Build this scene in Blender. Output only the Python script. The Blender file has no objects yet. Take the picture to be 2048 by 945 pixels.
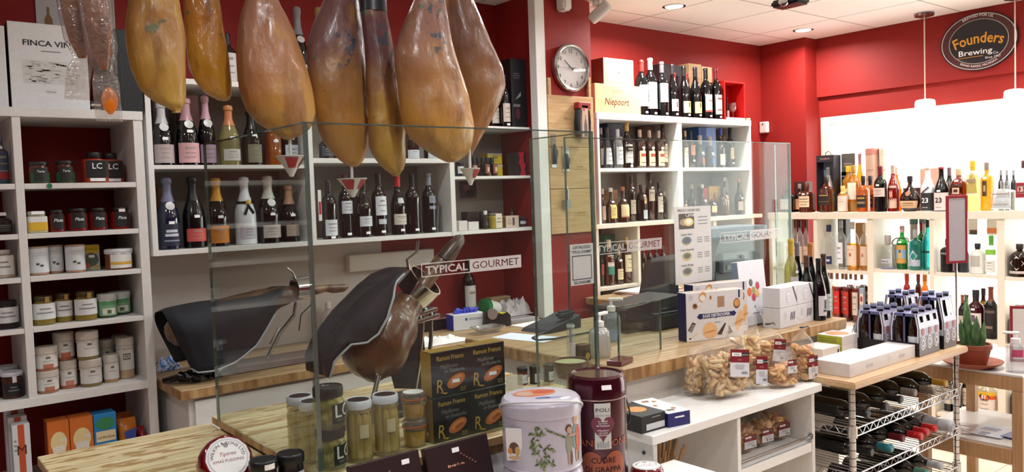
import bpy,bmesh,math,random
from mathutils import Matrix,Vector,noise
S=bpy.context.scene
COL=S.collection
PI=math.pi
# ---------------------------------------------------------------- camera
FPX,YAW,PIT,ROL,H=1624.167,0.674931,-0.0475394,-0.0343578,1.6
fw=Vector((math.sin(YAW)*math.cos(PIT),math.cos(YAW)*math.cos(PIT),math.sin(PIT)))
_r=Vector((math.cos(YAW),-math.sin(YAW),0));_u=_r.cross(fw)
rt=_r*math.cos(ROL)+_u*math.sin(ROL);up=-_r*math.sin(ROL)+_u*math.cos(ROL)
cam=bpy.data.objects.new('camera',bpy.data.cameras.new('camera'));COL.objects.link(cam)
cam.data.sensor_width=36;cam.data.lens=36*FPX/2048;cam.data.clip_start=.02
cam.matrix_world=Matrix(((rt.x,up.x,-fw.x,0),(rt.y,up.y,-fw.y,0),(rt.z,up.z,-fw.z,H),(0,0,0,1)))
S.camera=cam
HM=[9.0]
# ---------------------------------------------------------------- world, exposure
S.view_settings.view_transform='Standard';S.view_settings.look='None'
S.view_settings.exposure=0.0;S.view_settings.gamma=1.0;S.view_settings.use_curve_mapping=False
W=bpy.data.worlds.new('daylight');S.world=W;W.use_nodes=True
_bg=W.node_tree.nodes['Background'];_bg.inputs[0].default_value=(1,.98,.96,1);_bg.inputs[1].default_value=5.0
try:
    S.cycles.use_denoising=True;S.cycles.transparent_max_bounces=24;S.cycles.max_bounces=8
    S.cycles.glossy_bounces=4;S.cycles.transmission_bounces=6;S.cycles.sample_clamp_indirect=4
    S.cycles.caustics_reflective=False;S.cycles.caustics_refractive=False
except Exception:pass
CEIL=2.758
WM,CL=(1,.95,.91),(.95,.98,1)
LAMPS=[(4.03,3.34,30,WM),(5.48,3.34,20,WM),(4.03,1.54,19,WM),(5.2,1.54,15,WM),(2.7,1.25,13,CL),(2.7,2.75,11,CL),(1.2,1.2,10,CL),(1.3,2.85,8,CL),(-.3,1.9,9,CL),
         (-.4,.3,13,CL),(1.2,-.4,12,CL),(2.8,-.3,14,CL),(4.4,-.2,20,WM)]  # first two are visible fixtures; the rest added out of view for general illumination
LAMP_GAIN=1.0
def lamp_light(x,y,p,c):
    l=bpy.data.lights.new('downlight_lamp','AREA');l.shape='DISK';l.size=.12;l.energy=p*LAMP_GAIN;l.color=c
    l.spread=math.radians(165)
    o=bpy.data.objects.new('downlight_lamp',l);COL.objects.link(o);o.location=(x,y,CEIL-.02)
    return o
# ---------------------------------------------------------------- pixel helpers: rays through the photograph meet real planes
def ray(px,py):return fw+rt*((px-1024)/FPX)-up*((py-472.5)/FPX)
def PY(px,py,Y):d=ray(px,py);t=Y/d.y;return Vector((d.x*t,Y,H+d.z*t))
def PX(px,py,X):d=ray(px,py);t=X/d.x;return Vector((X,d.y*t,H+d.z*t))
def PZ(px,py,Z):d=ray(px,py);t=(Z-H)/d.z;return Vector((d.x*t,d.y*t,Z))
def pj(P):d=Vector(P)-Vector((0,0,H));w=d.dot(fw);return 1024+FPX*d.dot(rt)/w,472.5-FPX*d.dot(up)/w,w
def onY(px,top,pw,Y,zb):
    x=PY(px,top,Y).x
    for _ in range(3):
        yb=pj((x,Y,zb))[1];x=PY(px,(top+yb)/2,Y).x
    w=pj((x,Y,zb))[2]
    return Vector((x,Y,zb)),min(HM[0],PY(px,top,Y).z-zb),pw*w/FPX/2
def onX(px,top,pw,X,zb):
    y=PX(px,top,X).y
    for _ in range(3):
        yb=pj((X,y,zb))[1];y=PX(px,(top+yb)/2,X).y
    w=pj((X,y,zb))[2]
    return Vector((X,y,zb)),min(HM[0],PX(px,top,X).z-zb),pw*w/FPX/2
def atZ(px,top,pw,py,zb):
    p=PZ(px,py,zb);d=ray(px,top);dep=p.dot(fw)-H*fw.z+0
    w=pj(p)[2];t=math.hypot(p.x,p.y)/math.hypot(d.x,d.y)
    return p,H+d.z*t-zb,pw*w/FPX/2
# ---------------------------------------------------------------- materials
def lin(c):
    if isinstance(c,str):c=[int(c[i:i+2],16)/255 for i in (0,2,4)]
    return tuple((v/12.92 if v <= .04045 else ((v+.055)/1.055)**2.4) for v in c)+(1,)
_M={}
def M(c,rough=.5,metal=0,emit=0,spec=.5,bump=0,bs=60,coat=0):
    k=(c,rough,metal,emit,spec,bump,bs,coat)
    if k in _M:return _M[k]
    m=bpy.data.materials.new('surface_'+str(c));m.use_nodes=True;n=m.node_tree;b=n.nodes['Principled BSDF']
    tc=n.nodes.new('ShaderNodeTexCoord');nz=n.nodes.new('ShaderNodeTexNoise');nz.inputs['Scale'].default_value=bs
    n.links.new(tc.outputs['Object'],nz.inputs['Vector'])
    mx=n.nodes.new('ShaderNodeMixRGB');mx.blend_type='MULTIPLY';mx.inputs[0].default_value=.12
    mx.inputs[1].default_value=lin(c);n.links.new(nz.outputs['Fac'],mx.inputs[2]);n.links.new(mx.outputs[0],b.inputs['Base Color'])
    b.inputs['Roughness'].default_value=rough;b.inputs['Metallic'].default_value=metal
    b.inputs['Specular IOR Level'].default_value=spec
    if coat:b.inputs['Coat Weight'].default_value=coat;b.inputs['Coat Roughness'].default_value=.05
    if emit:b.inputs['Emission Color'].default_value=lin(c);b.inputs['Emission Strength'].default_value=emit
    if bump:
        bp=n.nodes.new('ShaderNodeBump');bp.inputs['Strength'].default_value=bump;bp.inputs['Distance'].default_value=.01
        n.links.new(nz.outputs['Fac'],bp.inputs['Height']);n.links.new(bp.outputs[0],b.inputs['Normal'])
    _M[k]=m;return m
def film(c,trans=.8,rough=.03,gloss=.0,ior=1.45,dcol=None,bump=0,key=''):
    """thin clear wall: tinted see-through, a little body colour, fresnel gloss"""
    k=('film',c,trans,rough,gloss,ior,dcol,bump,key)
    if k in _M:return _M[k]
    m=bpy.data.materials.new('glass_'+str(c));m.use_nodes=True;n=m.node_tree;n.nodes.clear()
    out=n.nodes.new('ShaderNodeOutputMaterial');t=n.nodes.new('ShaderNodeBsdfTransparent');t.inputs[0].default_value=lin(c)
    d=n.nodes.new('ShaderNodeBsdfPrincipled');d.inputs['Base Color'].default_value=lin(dcol or c);d.inputs['Roughness'].default_value=.15
    g=n.nodes.new('ShaderNodeBsdfGlossy');g.inputs['Roughness'].default_value=rough
    m1=n.nodes.new('ShaderNodeMixShader');m1.inputs[0].default_value=trans
    n.links.new(d.outputs[0],m1.inputs[1]);n.links.new(t.outputs[0],m1.inputs[2])
    lw=n.nodes.new('ShaderNodeLayerWeight');lw.inputs[0].default_value=.5
    f=n.nodes.new('ShaderNodeMath');f.operation='POWER';f.inputs[1].default_value=5;n.links.new(lw.outputs['Facing'],f.inputs[0])
    f0=((ior-1)/(ior+1))**2+gloss
    a=n.nodes.new('ShaderNodeMath');a.operation='MULTIPLY_ADD';a.inputs[1].default_value=1-f0;a.inputs[2].default_value=f0;a.use_clamp=True;n.links.new(f.outputs[0],a.inputs[0])
    m2=n.nodes.new('ShaderNodeMixShader');n.links.new(a.outputs[0],m2.inputs[0]);n.links.new(m1.outputs[0],m2.inputs[1]);n.links.new(g.outputs[0],m2.inputs[2])
    n.links.new(m2.outputs[0],out.inputs[0])
    if bump:
        tc=n.nodes.new('ShaderNodeTexCoord');nz=n.nodes.new('ShaderNodeTexNoise');nz.inputs['Scale'].default_value=28;nz.inputs['Detail'].default_value=3
        bp=n.nodes.new('ShaderNodeBump');bp.inputs['Strength'].default_value=bump;bp.inputs['Distance'].default_value=.02
        n.links.new(tc.outputs['Object'],nz.inputs['Vector']);n.links.new(nz.outputs['Fac'],bp.inputs['Height']);n.links.new(bp.outputs[0],g.inputs['Normal'])
    _M[k]=m;return m
def ramp_mat(key,stops,scale=(1,1,1),nscale=5,detail=4,rough=.5,bump=0,rot=(0,0,0),extra=None,spec=.5):
    if key in _M:return _M[key]
    m=bpy.data.materials.new(key);m.use_nodes=True;n=m.node_tree;b=n.nodes['Principled BSDF']
    tc=n.nodes.new('ShaderNodeTexCoord');mp=n.nodes.new('ShaderNodeMapping');mp.inputs['Scale'].default_value=scale;mp.inputs['Rotation'].default_value=rot
    n.links.new(tc.outputs['Object'],mp.inputs['Vector'])
    nz=n.nodes.new('ShaderNodeTexNoise');nz.inputs['Scale'].default_value=nscale;nz.inputs['Detail'].default_value=detail
    n.links.new(mp.outputs[0],nz.inputs['Vector'])
    r=n.nodes.new('ShaderNodeValToRGB');cr=r.color_ramp
    while len(cr.elements)<len(stops):cr.elements.new(.5)
    for e,(p,c) in zip(cr.elements,stops):e.position=p;e.color=lin(c)
    n.links.new(nz.outputs['Fac'],r.inputs[0]);col=r.outputs[0]
    if extra:col=extra(n,tc,col)
    n.links.new(col,b.inputs['Base Color']);b.inputs['Roughness'].default_value=rough;b.inputs['Specular IOR Level'].default_value=spec
    if bump:
        bp=n.nodes.new('ShaderNodeBump');bp.inputs['Strength'].default_value=bump;bp.inputs['Distance'].default_value=.01
        n.links.new(nz.outputs['Fac'],bp.inputs['Height']);n.links.new(bp.outputs[0],b.inputs['Normal'])
    _M[key]=m;return m
def _blotch(lo,hi,c,nscale,scale=(1,1,1),rot=(0,0,0),lohi=(.56,.66),off=(0,0,0)):
    def f(n,tc,col):
        mp=n.nodes.new('ShaderNodeMapping');mp.inputs['Scale'].default_value=scale;mp.inputs['Rotation'].default_value=rot;mp.inputs['Location'].default_value=off
        n.links.new(tc.outputs['Object'],mp.inputs['Vector'])
        nz=n.nodes.new('ShaderNodeTexNoise');nz.inputs['Scale'].default_value=nscale;nz.inputs['Detail'].default_value=3
        n.links.new(mp.outputs[0],nz.inputs['Vector'])
        mr=n.nodes.new('ShaderNodeMapRange');mr.inputs[1].default_value=lohi[0];mr.inputs[2].default_value=lohi[1]
        mr.inputs[3].default_value=lo;mr.inputs[4].default_value=hi;n.links.new(nz.outputs['Fac'],mr.inputs[0])
        mx=n.nodes.new('ShaderNodeMixRGB');mx.inputs[2].default_value=lin(c);n.links.new(mr.outputs[0],mx.inputs[0]);n.links.new(col,mx.inputs[1])
        return mx.outputs[0]
    return f
RED=M('90201c',.6,spec=.3,bump=.05,bs=30)
WHITE=M('e9e7e4',.35);GREYPANEL=M('b3aca6',.5);OFFW=M('ddd6cd',.5)
BIRCH=M('eadfce',.4)
STEEL=M('b9babb',.22,1);CHROME=M('d0d0d2',.12,1);DARKSTEEL=M('55565a',.35,.9)
BLACK=M('0d0d10',.35);MATBLACK=M('141416',.7);PAPER=M('f4f3f1',.6);TAGW=M('ffffff',.5)
TEXTK=M('26262a',.6);TEXTG=M('8d8d90',.6);TEXTW=M('f6f6f6',.5);GOLD=M('c9a24e',.35,.6)
GLASS=film('f8fcfa',.992,.0,-.008,1.5,dcol='cfdcd8');GEDGE=film('b9cfc9',.45,.02,.12,1.5,dcol='55706a')
WOOD=ramp_mat('laminated_wood',[(.3,'b59f74'),(.5,'d2c196'),(.7,'ddd0ab')],(1.2,26,26),3,5,.35,.03,
    extra=_blotch(0,.8,'9a7440',5,(2.2,8,3),(0,0,.9),(.53,.58)))
WOODB=ramp_mat('laminated_wood_worn',[(.3,'8a6e4d'),(.5,'a68b66'),(.7,'b69d78')],(1.2,26,26),3,5,.5,.03,
    extra=_blotch(0,.6,'84603a',4,(1.6,8,3),(0,0,.5),(.58,.66)))
WEDGE=ramp_mat('laminated_wood_edge',[(.35,'85603a'),(.5,'a67f52'),(.65,'bb9768')],(9,9,2),3,2,.4)
BEECH=ramp_mat('beech',[(.3,'bf9b74'),(.7,'d0b08a')],(2,40,40),3,4,.3)
CRATE=ramp_mat('crate_pine',[(.3,'b08a5c'),(.7,'c9a678')],(2,2,30),3,4,.5)
CRATEL=ramp_mat('crate_pine_pale',[(.3,'c4ab78'),(.7,'d6be8c')],(2,2,30),3,4,.5)
TABLEW=ramp_mat('table_wood',[(.3,'9a7350'),(.7,'b18a63')],(30,30,2),3,4,.5)
PLASTICBAG=film('fbfaf8',.93,.06,.03,1.35,bump=.8,dcol='f2efe8')
G={'wine':M('07080a',.06,coat=.4),'green':M('10160c',.06,coat=.4),'brown':M('1c0d07',.06,coat=.4),'clear':film('f6f8f7',.9,.03,.05),
     'amber':film('b5591c',.55,.03,.04,dcol='5a260c'),'whisky':film('8a3d14',.45,.03,.04,dcol='48200c'),'rum':film('7a2f12',.4,.03,.04,dcol='2b0f08'),
     'gold':film('f0bd3c',.6,.03,.04,dcol='c98a1c'),'straw':film('e8e2a8',.72,.03,.04,dcol='cfc98a'),'orange':film('f09a1e',.6,.03,.04,dcol='c36a12'),
     'teal':film('4fd0cc',.7,.03,.05,dcol='1f9f9d'),'gin_green':film('18a848',.6,.03,.05,dcol='0a7a30'),'blue':M('141a34',.08,coat=.3),'black':M('0b0b0d',.2,coat=.2),
     'white':M('e9edf3',.2,coat=.3),'redl':film('c23a1c',.5,.03,.05,dcol='7d1510'),'cherry':film('7a1420',.45,.03,.05,dcol='3d0810'),'smoke':M('34363c',.25),
     'pale':film('f2efe0',.8,.03,.05),'vermouth':M('3c0a12',.1),'frost':M('e6e6e0',.5)}
# ---------------------------------------------------------------- mesh builder
_TX={}
def text_geo(s,shear=0,bold=0):
    k=(s,shear,bold)
    if k not in _TX:
        cu=bpy.data.curves.new('lettering','FONT');cu.body=s;cu.size=1;cu.shear=shear;cu.offset=bold;cu.align_x='CENTER';cu.resolution_u=2
        ob=bpy.data.objects.new('lettering',cu);COL.objects.link(ob)
        dg=bpy.context.evaluated_depsgraph_get();me=bpy.data.meshes.new_from_object(ob.evaluated_get(dg))
        _TX[k]=([v.co.copy() for v in me.vertices],[tuple(p.vertices) for p in me.polygons])
        bpy.data.objects.remove(ob);bpy.data.meshes.remove(me);bpy.data.curves.remove(cu)
    return _TX[k]
def se(a,p):
    c,s=math.cos(a),math.sin(a)
    if p==2:return c,s
    return math.copysign(abs(c)**(2/p),c),math.copysign(abs(s)**(2/p),s)
class MB:
    def __init__(s):s.bm=bmesh.new();s.mats=[]
    def mi(s,m):
        if m not in s.mats:s.mats.append(m)
        return s.mats.index(m)
    def face(s,vs,m):
        try:f=s.bm.faces.new(vs);f.material_index=s.mi(m);return f
        except ValueError:return None
    def quad(s,pts,m):return s.face([s.bm.verts.new(p) for p in pts],m)
    def box(s,x0,y0,z0,x1,y1,z1,m,bev=0,mat=None,fm=None,seg=1):
        """axis box; fm = {'-y': material} recolours one side; bev rounds edges"""
        b=bmesh.new();bmesh.ops.create_cube(b,size=1)
        for v in b.verts:v.co=Vector((x0 if v.co.x<0 else x1,y0 if v.co.y<0 else y1,z0 if v.co.z<0 else z1))
        i=s.mi(m)
        for f in b.faces:
            f.material_index=i
            if fm:
                nn=f.normal
                for k,mm in fm.items():
                    ax='xyz'.index(k[1])
                    if nn[ax]*(1 if k[0]=='+' else -1)>.9:f.material_index=s.mi(mm)
        if bev:bmesh.ops.bevel(b,geom=b.edges[:],offset=bev,segments=seg,affect='EDGES',clamp_overlap=True)
        s.merge(b,mat)
    def merge(s,b,mat=None):
        vm={}
        for v in b.verts:vm[v]=s.bm.verts.new(mat @ v.co if mat else v.co)
        for f in b.faces:
            try:g=s.bm.faces.new([vm[v] for v in f.verts]);g.material_index=f.material_index
            except ValueError:pass
        b.free()
    def lathe(s,prof,m,seg=20,c=(0,0,0),p=2,d=1,cap0=True,cap1=True,mat=None,pf=None):
        """prof [(r,z[,material])]; p squares the cross-section, d flattens depth; pf(z)->p"""
        rings=[]
        for q in prof:
            r,z=q[0],q[1];ring=[];pp=pf(z) if pf else p
            for i in range(seg):
                x,y=se(2*PI*(i+.5)/seg,pp);v=Vector((c[0]+x*r,c[1]+y*r*d,c[2]+z));ring.append(s.bm.verts.new(mat @ v if mat else v))
            rings.append(ring)
        for k in range(len(rings)-1):
            mm=prof[k+1][2] if len(prof[k+1])>2 else m
            for i in range(seg):s.face([rings[k][i],rings[k][(i+1) % seg],rings[k+1][(i+1) % seg],rings[k+1][i]],mm)
        if cap0:s.face(rings[0][::-1],m)
        if cap1:s.face(rings[-1],prof[-1][2] if len(prof[-1])>2 else m)
    def tube(s,pts,r,m,seg=6,closed=False):
        pts=[Vector(p) for p in pts];rings=[];n=len(pts);a0=None
        for i,p in enumerate(pts):
            t=(pts[(i+1) % n]-pts[i-1]) if closed else (pts[min(i+1,n-1)]-pts[max(i-1,0)])
            t.normalize()
            if a0 is None:a0=t.orthogonal().normalized()
            a0=(a0-t*a0.dot(t)).normalized();b=t.cross(a0);rr=r[i] if isinstance(r,(list,tuple)) else r
            rings.append([s.bm.verts.new(p+(a0*math.cos(2*PI*j/seg)+b*math.sin(2*PI*j/seg))*rr) for j in range(seg)])
        for k in range(n if closed else n-1):
            A,B_=rings[k],rings[(k+1) % n]
            for j in range(seg):s.face([A[j],A[(j+1) % seg],B_[(j+1) % seg],B_[j]],m)
        if not closed:s.face(rings[0][::-1],m);s.face(rings[-1],m)
    def prism(s,out,t,m,mat=None,side=None):
        """outline in local xz, front at y=0, thickness t towards +y"""
        mat=mat or Matrix()
        a=[s.bm.verts.new(mat @ Vector((x,0,z))) for x,z in out];b=[s.bm.verts.new(mat @ Vector((x,t,z))) for x,z in out]
        s.face(a,m);s.face(b[::-1],side or m);n=len(out)
        for i in range(n):s.face([a[i],b[i],b[(i+1) % n],a[(i+1) % n]],side or m)
    def flat(s,out,m,mat=None):
        mat=mat or Matrix();s.face([s.bm.verts.new(mat @ Vector((x,0,z))) for x,z in out],m)
    def text(s,t,size,m,mat=None,x=0,z=0,y=-.0006,shear=0,bold=0,wrap=None,sx=1,arc=None):
        """lettering in the local xz plane facing -y; wrap=(radius,zfun) bends it round a cylinder; arc=radius bends along a circle"""
        vs,fs=text_geo(t,shear,bold);i=[]
        for v in vs:
            u,w=v.x*size*sx,v.y*size
            if arc:
                a=u/abs(arc);R_=abs(arc)+(w if arc>0 else -w)
                u,w=R_*math.sin(a),(R_*math.cos(a) if arc>0 else -R_*math.cos(a))
            u+=x;w+=z
            p=Vector((u,y,w)) if wrap is None else Vector((math.sin(u/wrap)*(wrap-y),-math.cos(u/wrap)*(wrap-y),w))
            i.append(s.bm.verts.new(mat @ p if mat else p))
        for f in fs:s.face([i[j] for j in f],m)
    def patch(s,r,z0,z1,a,m,seg=10,off=0,p=2,d=1,ac=0,rows=1,rf=None,zc=None):
        """label bent round a bottle: half-angle a about the front (-y)"""
        g=[];seg=max(seg,int(a*9)) if seg>4 else seg
        for k in range(rows+1):
            z=z0+(z1-z0)*k/rows;rr=(rf(z) if rf else r)+off;row=[]
            for i in range(seg+1):
                th=-PI/2+ac+a*(2*i/seg-1);x,y=se(th,p);row.append(s.bm.verts.new((x*rr,y*rr*d-(off if d != 1 else 0),z)))
            g.append(row)
        for k in range(rows):
            for i in range(seg):s.face([g[k][i],g[k][i+1],g[k+1][i+1],g[k+1][i]],m)
    def disc(s,x,z,rx,rz,m,mat=None,y=0,seg=20,a0=0):
        s.flat2([(x+rx*math.cos(2*PI*i/seg),z+rz*math.sin(2*PI*i/seg)) for i in range(seg)],m,mat,y)
    def flat2(s,out,m,mat=None,y=0):
        mat=mat or Matrix();s.face([s.bm.verts.new(mat @ Vector((x,y,z))) for x,z in out],m)
    def rect(s,x0,z0,x1,z1,m,mat=None,y=-.0005):s.flat2([(x0,z0),(x1,z0),(x1,z1),(x0,z1)],m,mat,y)
    def lines(s,x0,z0,x1,z1,n,m,mat=None,y=-.0009,seed=0,fill=.4):
        rn=random.Random(seed+n);h=(z1-z0)/n
        for i in range(n):
            w=(x1-x0)*rn.uniform(.5,1);c=(x0+x1)/2;zz=z0+h*(i+.5)
            s.rect(c-w/2,zz-h*fill/2,c+w/2,zz+h*fill/2,m,mat,y)
    def obj(s,name,parent=None,loc=None,rz=0,smooth=35,mat=None,shift=None):
        me=bpy.data.meshes.new(name)
        if s.mats or True:
            bmesh.ops.recalc_face_normals(s.bm,faces=s.bm.faces[:]) if smooth else None
        s.bm.to_mesh(me);s.bm.free()
        for m in s.mats:me.materials.append(m)
        if smooth:
            me.shade_smooth()
            try:me.set_sharp_from_angle(angle=math.radians(smooth))
            except Exception:pass
        o=bpy.data.objects.new(name,me);COL.objects.link(o)
        if parent:o.parent=parent
        if loc is not None:o.location=loc
        if rz:o.rotation_euler=(0,0,rz)
        return o
def tag(o,label,cat,group=None,kind=None):
    o['label']=label;o['category']=cat
    if group:o['group']=group
    if kind:o['kind']=kind
    return o
def thing(name,label,cat,loc=(0,0,0),rz=0,group=None):
    o=bpy.data.objects.new(name,None);COL.objects.link(o);o.location=loc;o.rotation_euler=(0,0,rz);o.empty_display_size=.02
    return tag(o,label,cat,group)
def struct(name,mb,label=None,cat=None):
    o=mb.obj(name,smooth=0);o['kind']='structure'
    o['label']=label or name.replace('_',' ');o['category']=cat or name.split('_')[0]
    return o
def dup(root,loc,rz=None,label=None,group=None):
    r=root.copy();COL.objects.link(r);r.location=loc
    if rz is not None:r.rotation_euler=(0,0,rz)
    if label:r['label']=label
    if group:r['group']=group
    for ch in root.children:
        c=ch.copy();COL.objects.link(c);c.parent=r
        for g in ch.children:
            q=g.copy();COL.objects.link(q);q.parent=c
    return r
def T(x=0,y=0,z=0,rz=0,rx=0,ry=0):return Matrix.Translation((x,y,z)) @ Matrix.Rotation(rz,4,'Z') @ Matrix.Rotation(rx,4,'X') @ Matrix.Rotation(ry,4,'Y')
def mm(c,r=.5,**k):return c if not isinstance(c,str) else (G[c] if c in G else M(c,r,**k))
# ---------------------------------------------------------------- bottles and jars
STY={
 'bordeaux':[(.9,0),(1,.012),(1,.60),(.93,.66),(.72,.71),(.46,.75),(.385,.79),(.37,.95),(.42,.955),(.42,.985),(.36,1)],
 'burgundy':[(.9,0),(1,.012),(1,.46),(.9,.55),(.66,.65),(.44,.73),(.37,.80),(.355,.95),(.40,.955),(.40,.985),(.35,1)],
 'champagne':[(.9,0),(1,.012),(1,.42),(.93,.50),(.74,.60),(.50,.70),(.38,.78),(.355,.90),(.44,.92),(.44,.965),(.40,.985),(.22,1)],
 'whisky':[(.9,0),(1,.015),(1,.58),(.97,.63),(.8,.69),(.5,.735),(.40,.76),(.38,.84),(.42,.845),(.42,.985),(.38,1)],
 'square':[(.92,0),(1,.015),(1,.62),(.95,.66),(.6,.71),(.36,.74),(.33,.82),(.38,.825),(.38,.985),(.34,1)],
 'tall':[(.9,0),(1,.012),(1,.64),(.9,.70),(.6,.745),(.42,.78),(.39,.86),(.43,.865),(.43,.985),(.4,1)],
 'cone':[(.95,0),(1,.015),(.97,.1),(.80,.40),(.62,.62),(.52,.68),(.36,.71),(.34,.74),(.40,.745),(.40,.985),(.36,1)],
 'neck':[(.9,0),(1,.012),(1,.42),(.9,.50),(.6,.58),(.40,.64),(.30,.72),(.27,.88),(.34,.885),(.34,.985),(.3,1)],
 'oval':[(.5,0),(.62,.015),(.85,.08),(1,.24),(.98,.36),(.8,.5),(.5,.62),(.26,.70),(.2,.76),(.2,.82),(.25,.825),(.25,.985),(.2,1)],
 'gin':[(.92,0),(1,.02),(1,.62),(.97,.68),(.7,.73),(.34,.76),(.3,.80),(.38,.805),(.38,.985),(.35,1)],
 'apoth':[(.9,0),(1,.02),(1,.55),(.96,.63),(.8,.71),(.45,.77),(.32,.80),(.3,.84),(.36,.845),(.36,.985),(.33,1)],
}
CAPZ={'bordeaux':.80,'burgundy':.81,'champagne':.66,'whisky':.845,'square':.825,'tall':.865,'cone':.745,'neck':.885,'oval':.825,'gin':.805,'apoth':.845}
_seed=[0]
def bottle(name,label,cat,loc,h,r,sty='bordeaux',g='wine',cap='1a1a1c',lab=('efe9df',.2,.5,1.1),tagz=None,rz=0,group=None,p=2,d=1,marks=3,capz=None,extra=None,text=None,seg=18,fill=None):
    _seed[0]+=1;sd=_seed[0]
    t=thing(name,label,cat,loc,rz,group);prof=STY[sty];cz=CAPZ[sty] if capz is None else capz
    def rf(z):
        z /= h
        for (r0,z0),(r1,z1) in zip(prof,prof[1:]):
            if z <= z1:return r*(r0+(r1-r0)*(z-z0)/max(z1-z0,1e-6))
        return r*prof[-1][0]
    pf=(lambda z:p if z<h*.66 else 2) if p != 2 else None
    gm=mm(g);b=MB();clear=G['clear']
    pr=[(q*r,z*h) for q,z in prof if z<cz+.001 or not cap]
    if cap:pr.append((rf(cz*h),cz*h))
    if fill:pr=[(a,z,clear if z>fill*h else gm) for a,z in pr]
    dd=(lambda z:d)
    if d != 1:
        for k,q in enumerate(pr):pass
    b.lathe(pr,gm,seg,p=p,d=d if sty != 'x' else 1,pf=pf);b.obj('glass_body',t)
    if cap:
        c=MB();cm=mm(cap,.35);k=[(rf(cz*h)*1.04,cz*h)]+[(q*r*1.05,z*h) for q,z in prof if z>cz+.004]
        k[-1]=(k[-1][0],h)
        c.lathe(k,cm,max(12,seg-4),d=(1 if d==1 else max(d,.75)));c.obj('capsule' if sty in ('bordeaux','burgundy','champagne') else 'bottle_cap',t)
    labs=[] if not lab else (lab if isinstance(lab,list) else [lab])
    for li,L in enumerate(labs):
        c,z0,z1,a=L[:4];o=MB();lm=mm(c,.55);rows=4 if sty in ('cone','oval','champagne','neck') else 1
        o.patch(r,z0*h,z1*h,a,lm,off=.0012,p=p,d=d,rows=rows,rf=rf)
        if len(L)>4 and L[4]:
            for (c2,f0,f1,a2) in L[4]:o.patch(r,(z0+(z1-z0)*f0)*h,(z0+(z1-z0)*f1)*h,a*a2,mm(c2,.55),off=.0018,p=p,d=d,rf=rf)
        elif marks and li==0 and (z1-z0)*h>.02:
            rn=random.Random(sd);lc=sum(lin(c)[:3]) if isinstance(c,str) and c not in G else 2
            ink=M('a3978a',.6) if lc>.6 else M('8d867c',.6)
            for q in range(marks):
                f=.78-.5*q/max(1,marks-1)+rn.uniform(-.04,.04);th=.03 if q else .06
                o.patch(r,(z0+(z1-z0)*(f-th))*h,(z0+(z1-z0)*(f+th*.4))*h,a*rn.uniform(.3,.6),ink,off=.0018,p=p,d=d,rf=rf)
        if text and li==0:
            s_,sz,fz,tcx=text
            o.text(s_,sz,mm(tcx),z=(z0+(z1-z0)*fz)*h,wrap=rf((z0+z1)/2*h)+.002,bold=.01)
        o.obj('label',t)
    if tagz:
        o=MB();rr=rf(tagz*h)
        if p==2 and d==1:o.patch(rr,tagz*h-.006,tagz*h+.006,min(.5,.011/rr),TAGW,off=.0022,rf=rf,seg=4)
        else:o.box(-.011,-rr*d-.004,tagz*h-.006,.011,-rr*d+.001,tagz*h+.006,TAGW)
        o.obj('price_tag',t)
    if extra:extra(t,h,r,rf)
    return t
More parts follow.
